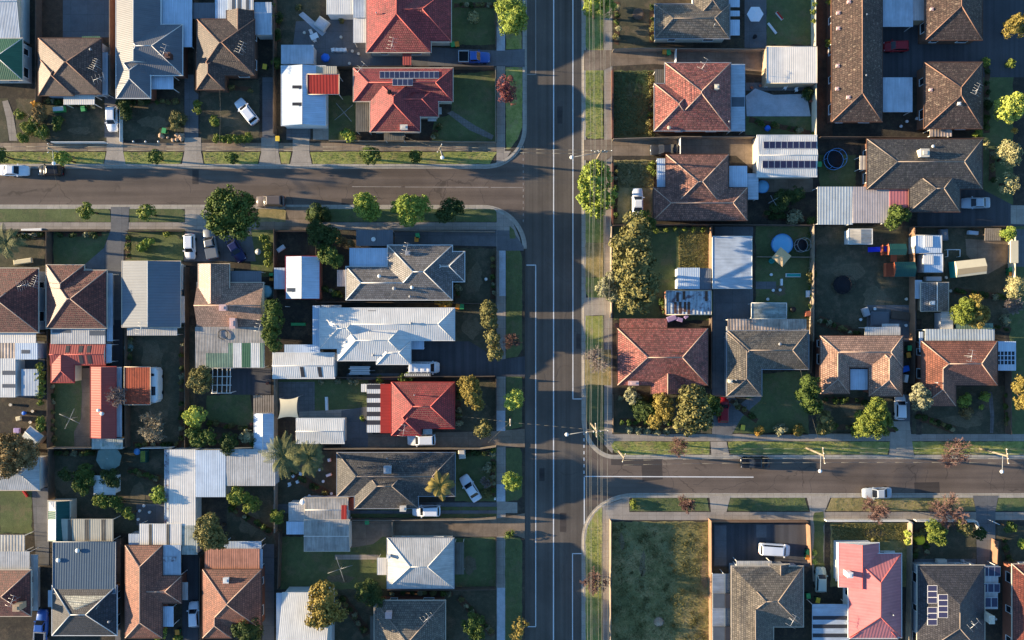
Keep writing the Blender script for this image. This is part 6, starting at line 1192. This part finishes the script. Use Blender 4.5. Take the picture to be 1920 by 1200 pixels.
service((139,296),6.6,(114,406),3.2,'service cable crossing the street from the lamp pole'); service((139,296),6.6,(40,196),3,'service cable to the top left green roof'); service((1512,840),6.6,(1500,690),3,'service cable from leaning pole toward the striped patio house'); service((957,783),5.6,(853,780),3,'service cable from timber pole to the bright red roof'); service((957,783),5.6,(915,830),2.5,'stay cable on the timber pole verge'); service((832,296),6.6,(755,255),3,'service cable to the solar red house'); service((435,296),5.5,(412,168),3,'service cable over the dark front yard with white wagon')
# ================================================================== YARD THINGS
hoist('rotary clothes line beside the red house carport',645,211,22,40); hoist('rotary clothes line on dark lawn by the long red shed',131,785,21,65); hoist('rotary clothes line on the lawn by the white hipped house',638,1067,24,18); hoist('folded-looking clothes line in the grey left yard',1450,376,11,30)
for x,y,l,a in ((849,83,'lidgreen','top red house, green lid'),(857,83,'lidorange','top red house, orange lid'),(520,260,'lidyellow','white garage driveway, yellow lid'),(783,442,'lidgreen','grey corner house drive, green lid'),(781,449,'lidorange','grey corner house drive, orange lid'),(858,575,'lidorange','white metal house fence, orange lid'),(866,575,'lidgreen','white metal house fence, green lid'),(1246,97,'lidorange','white driveway gate, orange lid'),(1254,98,'lidgreen','white driveway gate, green lid'),(1706,653,'lidgreen','peach house side, green lid'),(1704,666,'lidorange','peach house side, orange lid'),(1896,506,'lidgreen','cream steel fence, green lid'),(1896,513,'lidorange','cream steel fence, orange lid'),(1516,1036,'lidgreen','white van court, green lid'),(1515,1045,'lidorange','white van court, orange lid'),(1516,1118,'lidgreen','parked pale green car, green lid'),(1534,1126,'lidyellow','striped carport, yellow lid'),(1393,802,'lidyellow','dark lawn footpath, yellow lid'),(1537,308,'lidgreen','round trampoline yard, green lid'),(509,517,'lidgreen','steel garage lean-to, green lid'),(509,522,'lidorange','steel garage lean-to, orange lid'),(307,245,'lidgreen','rocky front garden, green lid'),(688,979,'lidgreen','grey garage drive, green lid'),(332,1186,'lidorange','bottom salmon house drive, orange lid'),(496,125,'lidyellow','brown pyramid house side, yellow lid'),(155,204,'lidgreen','cream porch front yard, green lid')): bin_('wheelie bin by the '+a.replace(',',' with'), x, y, l, random.uniform(-12,12))
box_thing('toy_box','green garden box beside the shrubs in the front yard','garden box',109,204,1.9,.9,.8,'lidgreen',5,lidm='m_white')
shr = lathe_thing
b = shell('patio_umbrella','white hexagonal patio umbrella on the grey terrace','umbrella',1418,24)
def umbrella(b, px, py, r, h, n, m, a0=0, drop=.5):
    c = W(px,py,h); mb = MB(); top = (c.x,c.y,h); ring = [(c.x+r*math.cos(R(a0)+6.2832*k/n), c.y+r*math.sin(R(a0)+6.2832*k/n), h-drop) for k in range(n)]; low = [(x,y,z-.1) for x,y,z in ring]
    for k in range(n): mb.face([top,ring[k],ring[(k+1)%n]]); mb.face([ring[k],low[k],low[(k+1)%n],ring[(k+1)%n]]); mb.face([(c.x,c.y,h-.06),low[(k+1)%n],low[k]])
    mb.build('canopy', MT[m], b.root); mb = MB(); mb.tube((c.x,c.y,0),(c.x,c.y,h-.07),.04); mb.lathe((c.x,c.y,0),[(.35,0),(.35,.08),(.06,.14)],12); mb.build('pole', MT['steelpole'], b.root); mb = MB(); mb.lathe((c.x,c.y,h-.02),[(.05,0),(.02,.12)],8); mb.build('finial', MT['white'], b.root)
umbrella(b,1418,24,1.35,2.6,6,'whitecloth',0)
b = shell('market_umbrella','square tan canvas umbrella beside the blue pool','umbrella',1468,481); umbrella(b,1468,481,1.6,2.7,4,'tan_cloth',5,.6)
b = shell('patio_umbrella','large grey-green octagonal umbrella in the dark back yard','umbrella',200,860); umbrella(b,201,860,2.1,2.5,8,'greencloth',10,.45)
lathe_thing('sun_shelter','round bright yellow dome on the dark front lawn','sun shelter',1729,1014,[(.95,0),(.97,.15),(.85,.6),(.6,.95),(.3,1.12),(.05,1.16)],'yellow',n=24)
b = shell('shade_sail','cream four-cornered shade sail with curved edges','shade sail',543,766); mb = MB(); N_ = 10; cs = [W(524,747,2.6),W(559,744,2.9),W(560,784,2.5),W(521,785,2.9)]
def sp(u,v):
    k = .16; uu = u + (u-.5)*-k*2*4*v*(1-v)*.5; vv = v + (v-.5)*-k*2*4*u*(1-u)*.5; return cs[0]*(1-uu)*(1-vv)+cs[1]*uu*(1-vv)+cs[2]*uu*vv+cs[3]*(1-uu)*vv
gv = [sp(i/N_,j/N_) for j in range(N_+1) for i in range(N_+1)]; gf = [(j*(N_+1)+i,(j+1)*(N_+1)+i,(j+1)*(N_+1)+i+1,j*(N_+1)+i+1) for j in range(N_) for i in range(N_)]
mb.mesh(gv,gf,0,True); mb.mesh([p-Vector((0,0,.02)) for p in gv],[f[::-1] for f in gf],0,True); mb.build('cloth',MT['sail'],b.root)
for c in cs: mb = MB(); mb.tube((c.x,c.y,0),(c.x,c.y,c.z),.05); mb.build('post',MT['steelpole'],b.root)
def trampoline(label, px, py, r, frame='steelpole', net=True, cat='trampoline'):
    c = W(px,py,.8); root = empty('trampoline',(c.x,c.y,0),label,cat); mb = MB(); mb.lathe((c.x,c.y,.78),[(r*.86,0),(r*.86,.02)],24); mb.build('mat',MT['mesh'],root); n = 24
    mb = MB(); P_ = [(c.x+r*math.cos(6.2832*k/n),c.y+r*math.sin(6.2832*k/n),.8) for k in range(n)]; [mb.tube(P_[k],P_[(k+1)%n],.05,.05,6) for k in range(n)]; mb.build('frame',MT[frame],root)
    mb = MB()
    for k in range(n): a,b2 = P_[k],P_[(k+1)%n]; q = lambda p,f:(c.x+(p[0]-c.x)*f,c.y+(p[1]-c.y)*f,.81); mb.face([q(a,.87),q(a,.98),q(b2,.98),q(b2,.87)])
    mb.build('safety_pad',MT['rubber'],root)
    for k in range(0,n,4): mb = MB(); p = P_[k]; mb.tube((p[0],p[1],0),(p[0],p[1],2.2 if net else .8),.03,.03,6); mb.build('post',MT[frame],root)
    if net:
        mb = MB(); [mb.tube((P_[k][0],P_[k][1],2.2),(P_[(k+1)%n][0],P_[(k+1)%n][1],2.2),.03,.03,5) for k in range(n)]; mb.build('top_ring',MT[frame],root)
trampoline('round dark trampoline with light rim beside the pool',1502,460,1.1); trampoline('black trampoline in the middle of the big dark lawn',1580,534,1.5,'black'); trampoline('blue rimmed trampoline north of the corrugated carport',1563,300,1.6,'poolrim')
def poolf(label, px, py, r, m='pool', h=.75):
    c = W(px,py,h); root = empty('paddling_pool',(c.x,c.y,0),label,'pool'); mb = MB(); mb.lathe((c.x,c.y,0),[(r*.97,0),(r,h*.5),(r*.99,h)],28); mb.build('pool_wall',MT['poolrim'],root); mb = MB(); mb.lathe((c.x,c.y,h+.003),[(r*.95,0),(r*.94,.03),(r*.3,.06)],28); mb.build('pool_cover',MT[m],root); mb = MB(); [mb.tube((c.x+r*math.cos(.2244*k),c.y+r*math.sin(.2244*k),h),(c.x+r*math.cos(.2244*(k+1)),c.y+r*math.sin(.2244*(k+1)),h),.06,.06,5) for k in range(28)]; mb.build('rim',MT['poolrim'],root)
poolf('round light blue above-ground pool beside the tan umbrella',1467,458,1.7); poolf('small covered pool below the solar garage',1430,350,1.0)
lathe_thing('beach_ball','bright blue ball on the shady lawn below the pale patio','ball',1441,239,[(.02,0),(.3,.08),(.48,.4),(.5,.5),(.48,.62),(.3,.92),(.02,1.0)],'bluepl')
# play set
b = shell('playground','red timber cubby house set with two green roofs and blue slide','playground',1690,488)
def cubby(x0,y0,x1,y1,ov,h=2.7):
    p = Prim('gx' if x1-x0 > y1-y0 else 'gy',x0,y0,x1,y1,h,22,0); mb = MB(); p.add(mb); r_ = mb.build('roof',[MT['m_dgreen'],MT['playtimber']],b.root,uv=True); w = MB()
    for x,y in ((p.x0+.2,p.y0+.2),(p.x1-.2,p.y0+.2),(p.x1-.2,p.y1-.2),(p.x0+.2,p.y1-.2)): w = MB(); w.box(x-.05,y-.05,0,x+.05,y+.05,h-.2); w.build('post',MT['playtimber'],b.root)
    w = MB(); w.box(p.x0-ov,p.y0+.1,1.1,p.x1-.1,p.y1-.1,1.2); w.build('deck',MT['playtimber'],b.root); w = MB(); w.box(p.x0-ov,p.y0+.1,1.2,p.x0-ov+.06,p.y1-.1,1.9); w.build('railing',MT['playtimber'],b.root); return p
cubby(1666,457,1699,478,.5); cubby(1677,491,1716,519,1.0,2.6); flatb = MB(); p_ = W(1676,486,1.6); q_ = W(1672,478,1.6); flatb.box(q_.x,p_.y-.4,1.25,q_.x+1.0,q_.y+.3,1.33); flatb.build('bridge',MT['playtimber'],b.root)
mb = MB(); a = W(1661,467,1.2); e = W(1628,467,.2); hw_ = .35
for k in range(8):
    t0,t1 = k/8,(k+1)/8; f_ = lambda t:(a.x+(e.x-a.x)*t, 1.25*(1-t)**1.3+.12); (xa,za),(xb,zb) = f_(t0),f_(t1)
    mb.slab([(xb,a.y-hw_,zb),(xa,a.y-hw_,za),(xa,a.y+hw_,za),(xb,a.y+hw_,zb)],.05)
    for s_ in (-1,1): mb.slab([(xb,a.y+s_*hw_-.04,zb+.2),(xa,a.y+s_*hw_-.04,za+.2),(xa,a.y+s_*hw_+.04,za+.2),(xb,a.y+s_*hw_+.04,zb+.2)],.25)
mb.build('slide',MT['bluesl'],b.root)
# marquee / cream trailer tent
b = shell('tent','cream and brown canvas camper tent standing askew on concrete','tent',1820,501); q_ = [W(1791,490,2.2),W(1847,484,2.2),W(1850,513,2.2),W(1794,520,2.2)]; mb = MB(); mb.prism([(p.x,p.y) for p in q_],.3,1.9); mb.build('body',MT['teal'],b.root)
m1,m2 = (q_[0]+q_[3])/2+Vector((0,0,.35)),(q_[1]+q_[2])/2+Vector((0,0,.35)); mb = MB(); lo = [p-Vector((0,0,.28)) for p in q_]; mb.mesh(q_+lo+[m1,m2],[(0,1,9,8),(2,3,8,9),(3,0,8),(1,2,9),(0,4,5,1),(1,5,6,2),(2,6,7,3),(3,7,4,0),(7,6,5,4)]); mb.build('roof',MT['sail'],b.root)
z_ = [m1.lerp(q_[3],.75)+Vector((0,0,.01)),m2.lerp(q_[2],.7)+Vector((0,0,.01)),m2.lerp(q_[1],.2)+Vector((0,0,.01)),m1.lerp(q_[0],.1)+Vector((0,0,.01))]; mb = MB(); mb.mesh([z_[0],z_[1],m2+Vector((0,0,.012)),m1+Vector((0,0,.012))],[(0,1,2,3)]); mb.build('brown_panel',MT['tan_cloth'],b.root)
# trailers, frames, furniture
for x,y,a in ((624,93,10),(632,93,-5),(639,93,4),(646,93,8)): box_thing('storage_tub','white tub in a row behind the top red house','tub',x,y,.6,.6,.55,'white',a,'row of white tubs')
lathe_thing('folded_umbrella','bright blue folded cloth on a stand in the grey yard','umbrella',609,107,[(.1,0),(.1,.8),(.8,.95),(.6,1.15),(.2,1.3)],'bluepl',n=7); table('white garden table among chairs in the top grey yard',589,68,1.3,.9,25); chair('white garden chair north of the table in the grey yard',583,60,20); chair('white garden chair south of the table in the grey yard',590,75,200); box_thing('spa_bath','pale square spa bath on the grey backyard','spa bath',603,44,2.0,1.8,.7,'w_weather',-35,lidm='whitepave')
for x,y in ((549,893),(563,889),(557,904),(542,908)): chair('white plastic chair in a loose ring on the dark lawn',x,y,random.uniform(0,360),group='loose ring of white chairs')
for x,y,a in ((1437,160,0),(1463,158,10),(1473,164,-20),(1494,168,15)): chair('white chair on the pale patio north edge',x,y,a,group='patio chairs')
box_thing('bench','pale slatted garden bench on the dark left lawn','bench',42,490,3.0,.8,.5,'sail',8); box_thing('surfboard','upper long white board lying on the dark left yard','board',59,431,3.4,.45,.12,'white',2); box_thing('surfboard','lower long white board lying on the dark left yard','board',54,440,2.4,.4,.12,'white',-6)
box_thing('bath_tub','white oval bath lying in the yard by the big round tree','bath tub',526,466,1.4,.7,.5,'white',35); lathe_thing('satellite_dish','round pale dish on the lawn beside the leafy border hedge','dish',484,472,[(.1,0),(.1,1.0),(.45,1.15),(.5,1.25)],'steelpole')
box_thing('crate','mauve plastic crate on the dark left lawn','crate',31,808,1.0,.9,.35,'crate',0); box_thing('stool','pale square stool near the hedge on the dark left lawn','stool',34,785,.8,.7,.4,'sail',10); lathe_thing('pail','white and blue pail on the dark left lawn','pail',44,775,[(.25,0),(.32,.5),(.2,.55)],'bluepl')
box_thing('kayak','red kayak leaning in the left edge yard','kayak',46,925,1.4,.35,.3,'lidred',-55); lathe_thing('water_tank','teal round water tank beside the peach house','tank',496,546,[(1.0,0),(1.0,2.0),(.85,2.25),(.15,2.4)],'tank'); lathe_thing('water_tank','pale round tank at the end of the white shed','tank',520,697,[(.85,0),(.85,1.9),(.7,2.1),(.1,2.2)],'w_cream'); lathe_thing('water_tank','white round tank top behind the old garage pair','tank',567,942,[(.5,0),(.5,2.3),(.4,2.5),(.1,2.6)],'white')
lathe_thing('garden_tub','green oval tub near the fence of slate blue house','tub',240,652,[(.6,0),(.75,.6),(.7,.75),(.1,.8)],'greencloth'); box_thing('planter','green bench seat under the black yard tree','bench',559,608,2.4,.5,.45,'lidgreen',0); box_thing('log','white painted log bench on the green lawn','bench',612,757,2.2,.45,.4,'white',92)
box_thing('wheelbarrow_box','green leaning tank frame beside the white topped fence','garden box',268,856,1.0,2.0,1.2,'m_dgreen',0,lidm='l_hedge'); lathe_thing('bird_bath','pale blue funnel awning near the white topped fence','bird bath',257,847,[(.2,0),(.2,.7),(.5,.85),(.55,.95)],'poolrim')
for i,(x,y,w,d,m) in enumerate([(590,861,.6,.8,'bluepl'),(617,863,.5,.5,'white'),(616,891,.9,.4,'white')]): box_thing('storage_box',['blue box beside the charcoal house wall','small white box beside the charcoal house wall','white cabinet lying near the charcoal house'][i],'box',x,y,w,d,.5,m,10*i)
box_thing('cabinet','grey cabinet in the front corner of the charcoal house','cabinet',866,852,1.1,1.5,1.2,'whitegoods',5); box_thing('letter_box','small white letter box on charcoal house verge','letter box',928,936,.3,.3,.9,'white'); lathe_thing('statue','white garden statue on the shady corner lawn','statue',911,523,[(.25,0),(.2,.4),(.28,.7),(.15,1.0),(.18,1.2),(.05,1.35)],'white')
lathe_thing('fire_pit','round brick garden bed ring on the top lawn','garden bed',1197,26,[(.95,0),(1.0,.25),(.8,.3),(.6,.28)],'timberd'); lathe_thing('fire_ring','pale ash heap with white stones in the vacant lot','fire pit',1236,1167,[(.9,0),(.7,.08),(.35,.22),(.1,.3)],'rock',n=9)
lathe_thing('hose_reel','coiled green hose on the pool lawn','hose',1447,489,[(.45,0),(.48,.12),(.3,.18),(.2,.1)],'teal'); box_thing('esky','white cool box near the fence by the pool lawn','cool box',1516,551,.6,1.1,.5,'white'); box_thing('seesaw','white and teal seesaw on the pool lawn','seesaw',1488,516,2.4,.6,.5,'white',0,lidm='teal'); box_thing('swing','white swing seat on the pool lawn','swing',1466,529,.35,1.1,.5,'white',0)
b = shell('goal_frame','white tubular swing frame on the dark yard by the tent','swing frame',1788,472)
for x0,y0,x1,y1 in ((1777,468,1777,481),(1800,468,1800,481),(1777,468,1800,468)): mb = MB(); mb.tube(W(x0,y0,1.0),W(x1,y1,1.0),.07); mb.build('rail',MT['white'],b.root)
for x,y in ((1777,468),(1800,468),(1777,481),(1800,481)): mb = MB(); p = W(x,y,.98); mb.tube((p.x,p.y,0),(p.x,p.y,.98),.06); mb.build('leg',MT['white'],b.root)
box_thing('trailer','small boxed trailer near the grey yard sheds','trailer',1771,440,1.3,1.9,.9,'m_grey',3); box_thing('cool_room','pale blue storage chest near the slatted lattice','chest',1826,436,1.6,.6,.7,'m_sky',-5); b = shell('cubby','grey slatted lattice shelter beside the bright round tree','shelter',1862,438); [ (lambda mb,x: (mb.slab([W(x,451,1.9),W(x+3,451,1.9),W(x+4,428,2.0),W(x+1,428,2.0)],.05), mb.build('slat',MT['timber'],b.root)))(MB(),1846+k*3.9) for k in range(8)]
for x_ in (1847,1876): mb = MB(); p = W(x_,440,1.9); mb.box(p.x-.05,p.y-.05,0,p.x+.05,p.y+.05,1.84); mb.build('post',MT['timberd'],b.root)
b = shell('gate','wide cream sliding gate at the right edge of the yard','gate',1901,471); mb = MB(); p = W(1901,451,1.9); q = W(1906,493,1.9); mb.box(p.x-.5,q.y,1.7,q.x+.3,p.y,1.9); mb.build('panel',MT['sail'],b.root)
for y_ in (452,492): mb = MB(); r_ = W(1903,y_,1.8); mb.box(r_.x-.06,r_.y-.06,0,r_.x+.06,r_.y+.06,1.69); mb.build('post',MT['steelfence'],b.root)
box_thing('surfboard','long white board lying on the shady top lawn','board',1448,53,2.2,.4,.12,'white',-52); box_thing('scooter','red and white ride-on toy lying on the top lawn','toy',1462,29,1.6,.35,.4,'white',-50,lidm='lidred'); lathe_thing('brazier','dark round brazier on the top terrace','brazier',1416,68,[(.2,0),(.28,.4),(.34,.6),(.2,.62)],'black'); lathe_thing('brazier','dark round drum beside the glasshouse','drum',1488,580,[(.4,0),(.45,.8),(.3,.85)],'black')
box_thing('workbench','cluttered white workbench with blue tools beside peach house','workbench',1700,710,1.3,.6,.9,'white',80); box_thing('toolbox','blue tarpaulin bundle above the workbench','bundle',1699,692,1.2,.9,.7,'bluepl',15); box_thing('bench','white bench top shelf behind the tan bungalow','bench',1751,523,2.6,.8,.9,'w_weather',0,lidm='chrome')
lathe_thing('plant_pot','orange terracotta pot between mottled red house and garage fence','plant pot',1157,610,[(.25,0),(.4,.5),(.42,.6),(.3,.58)],'terrapot'); box_thing('planter','terracotta planter beside the pool lawn shed','planter',1516,588,1.0,.9,.5,'terrapot',0); box_thing('air_conditioner','white boxed air conditioner on the north side of the solar house','air conditioner',1767,1054,1.6,.7,.9,'whitegoods',0); lathe_thing('chiminea','small round grey urn on the solar house path','urn',1807,1053,[(.2,0),(.3,.4),(.2,.6),(.1,.7)],'w_grey')
box_thing('pallet','dark sofa and furniture heap on the grey slab','furniture',1650,598,3.0,2.4,.6,'drivegrey' if False else 'm_char',0); box_thing('planter','long grey raised garden bed on the slab','raised bed',1690,592,3.2,1.4,.4,'timberd',-8); box_thing('bundle','grey heap of covered junk at the slab corner','bundle',1625,585,1.0,1.4,.8,'w_grey',20)
for i,(x,y,w_,d_,a) in enumerate([(1260,597,1.6,.9,20),(1275,599,1.0,.7,-15),(1287,594,.7,.5,40)]): box_thing('junk_box',['purple grey bundle under the patched roof edge','grey wheel-like bundle under the patched roof edge','pale blue small box under the patched roof edge'][i],'bundle',x,y,w_,d_,.5,'crate',a)
RK = 'garden edging rocks'
for k in range(16):
    x = random.uniform(297,346); y = random.uniform(251,263); r = random.uniform(.22,.5); c = W(x,y,.2); mb = MB(); pr = [(r*.8,0),(r,r*.35),(r*.75,r*.75),(r*.2,r*.95)]; mb.lathe((c.x,c.y,.005),pr,7); mb.v = [(c.x+(v[0]-c.x)*random.uniform(.8,1.2),c.y+(v[1]-c.y)*random.uniform(.8,1.2),v[2]*random.uniform(.85,1.1)) for v in mb.v]; tag(mb.build('rock',MT['rock']),'pale brown boulder in the rocky front garden edge','rock',RK)
for x,y in ((249,265),(272,265),(296,265)): lathe_thing('garden_light','small white light on the front garden edge','garden light',x,y,[(.05,0),(.05,.5),(.16,.55),(.1,.7)],'white','garden edge lights')
c = W(1098,306,0)

# garden beds along fences, pots and odds and ends
def bed(lab, x0, y0, x1, y1, w, n, m='l_dark', h=.9, r=(3.2,6.2)):
    L = math.hypot(x1-x0, y1-y0); nx, ny = -(y1-y0)/L*w/2, (x1-x0)/L*w/2
    sheet('garden_bed', rough([(x0+nx,y0+ny),(x1+nx,y1+ny),(x1-nx,y1-ny),(x0-nx,y0-ny)], 1.4), .024, 'bark_chip')
    for k in range(n):
        t = (k+random.uniform(.1,.9))/n; x, y = x0+(x1-x0)*t+random.uniform(-2,2), y0+(y1-y0)*t+random.uniform(-2,2); q = random.uniform(*r)
        SH('small shrub in the garden bed '+lab, [(x,y,q),(x+q*.6,y+random.uniform(-.5,.5)*q,q*.7)], h*random.uniform(.6,1.3), random.choice([m,m,'l_green','l_grey','l_olive']), group='shrubs in the bed '+lab, dens=.8)
bed('under the porch of the brown tiled house',80,188,180,200,8,7); bed('in front of the long white-roofed house',228,192,338,190,8,8); bed('beside the dark yard with the diagonal wagon',378,160,470,168,9,5); bed('along the top grey backyard fence',522,20,522,78,9,6); bed('around the white-flowering lawn at the top',852,10,924,10,9,6); bed('along the front of the solar red house',826,232,806,262,8,4)
bed('along the left dark yard fence',10,442,80,440,9,6); bed('left of the curved driveway lawn',108,440,190,440,8,6); bed('beside the white hatchback lawn',240,440,240,485,9,4); bed('in the side yard of the grey tiled corner house',858,480,858,560,9,6); bed('behind the fence of the grey tiled corner house',924,480,924,560,8,6); bed('under the tall hedge row',924,575,924,650,8,4); bed('in the front of the bright red house',860,725,860,800,9,5); bed('in the yard below the steel garage',608,540,640,556,10,5)
bed('down the left of the deep yard',242,630,242,680,9,5); bed('along the middle of the deep yard fence',340,640,340,830,8,11); bed('by the back fence of the deep yard',250,834,340,834,9,6); bed('around the sunken lawn',388,792,470,806,9,6,'l_green'); bed('by the long red shed lawn',98,700,98,830,9,8); bed('in the dark plum yard',100,850,180,850,9,6); bed('east of the little white shed',240,880,300,900,14,8); bed('under the bright two-lobed bush',430,950,510,1000,14,8); bed('by the ring of white chairs',530,880,612,925,16,7); bed('on the charcoal house lawn edge',860,850,924,850,9,6); bed('at the charcoal house front fence',924,860,924,930,8,5); bed('below the white hipped house',730,1112,850,1112,9,8); bed('in the bottom front garden',860,1120,925,1190,14,9); bed('behind the white barn roof',640,1120,690,1190,18,8)
bed('along the top lawn fence',1156,5,1156,84,9,6); bed('by the top grey house verandah',1222,10,1222,80,8,5); bed('west of the red and pink house',1220,136,1220,250,8,8,'l_olive'); bed('at the front brick wall',1154,310,1154,410,8,6); bed('along the pale patio fence',1405,225,1525,250,10,8); bed('below the blue awnings',1430,400,1520,415,14,9); bed('behind the giant olive tree',1240,560,1245,590,12,4); bed('beside the play lawn fence',1522,430,1522,590,8,10); bed('at the edge of the big dark lawn',1534,600,1610,628,16,8); bed('by the tent yard',1790,545,1895,560,12,8); bed('under the golden tree pair',1790,600,1895,620,10,7)
bed('in the mottled red house front garden, upper',1160,745,1250,750,12,8); bed('in the mottled red house front garden, lower',1160,790,1260,795,14,9,'l_green'); bed('in front of the grey house wing',1370,750,1420,790,10,5); bed('along the peach house front',1545,750,1620,752,12,6); bed('in the peach house lawn corner',1560,800,1680,806,9,8); bed('in front of the orange brown house',1720,780,1790,806,14,8); bed('right of the orange brown house',1885,740,1890,806,10,5); bed('along the right lawn',1850,110,1850,250,10,8); bed('by the right lawn path',1860,280,1860,340,12,5); bed('beside the white front wall',1725,990,1740,1040,12,5); bed('along the solar house boundary',1716,1000,1716,1050,7,4); bed('at the right front lawn',1880,1010,1895,1060,12,5)
def pots(lab, pts, m):
    for x, y in pts: lathe_thing('plant_pot','small pot or bucket '+lab,'pot',x+random.uniform(-1,1),y+random.uniform(-1,1),[(.16,0),(.24,.35),(.25,.42),(.19,.4)],m,'pots '+lab,n=10)
pots('on the top grey backyard paving',[(570,60),(640,70),(660,96),(672,100),(585,100),(655,118)],'w_cream'); pots('on the deep left yard edge',[(20,760),(56,792),(14,820),(60,770),(30,742)],'w_cream'); pots('by the patio shelter south of the dark bushes',[(262,958),(270,948),(258,975),(280,960)],'w_white'); pots('along the pool lawn edge',[(1450,545),(1462,543),(1440,560),(1446,515)],'w_white'); pots('on the grey slab behind the peach house',[(1640,580),(1668,620),(1700,610),(1615,600)],'w_white'); pots('on the pale patio',[(1410,165),(1425,160),(1508,168),(1520,190)],'terrapot'); pots('beside the tent yard sheds',[(1775,520),(1782,545),(1772,555),(1700,560)],'w_cream'); pots('by the narrow white shed',[(470,795),(474,812),(500,720)],'terrapot'); pots('behind the charcoal house',[(600,880),(606,902),(622,925),(580,930)],'w_white'); pots('beside the carport of the long brown units',[(1720,222),(1728,232),(1700,228),(1690,236)],'w_white')
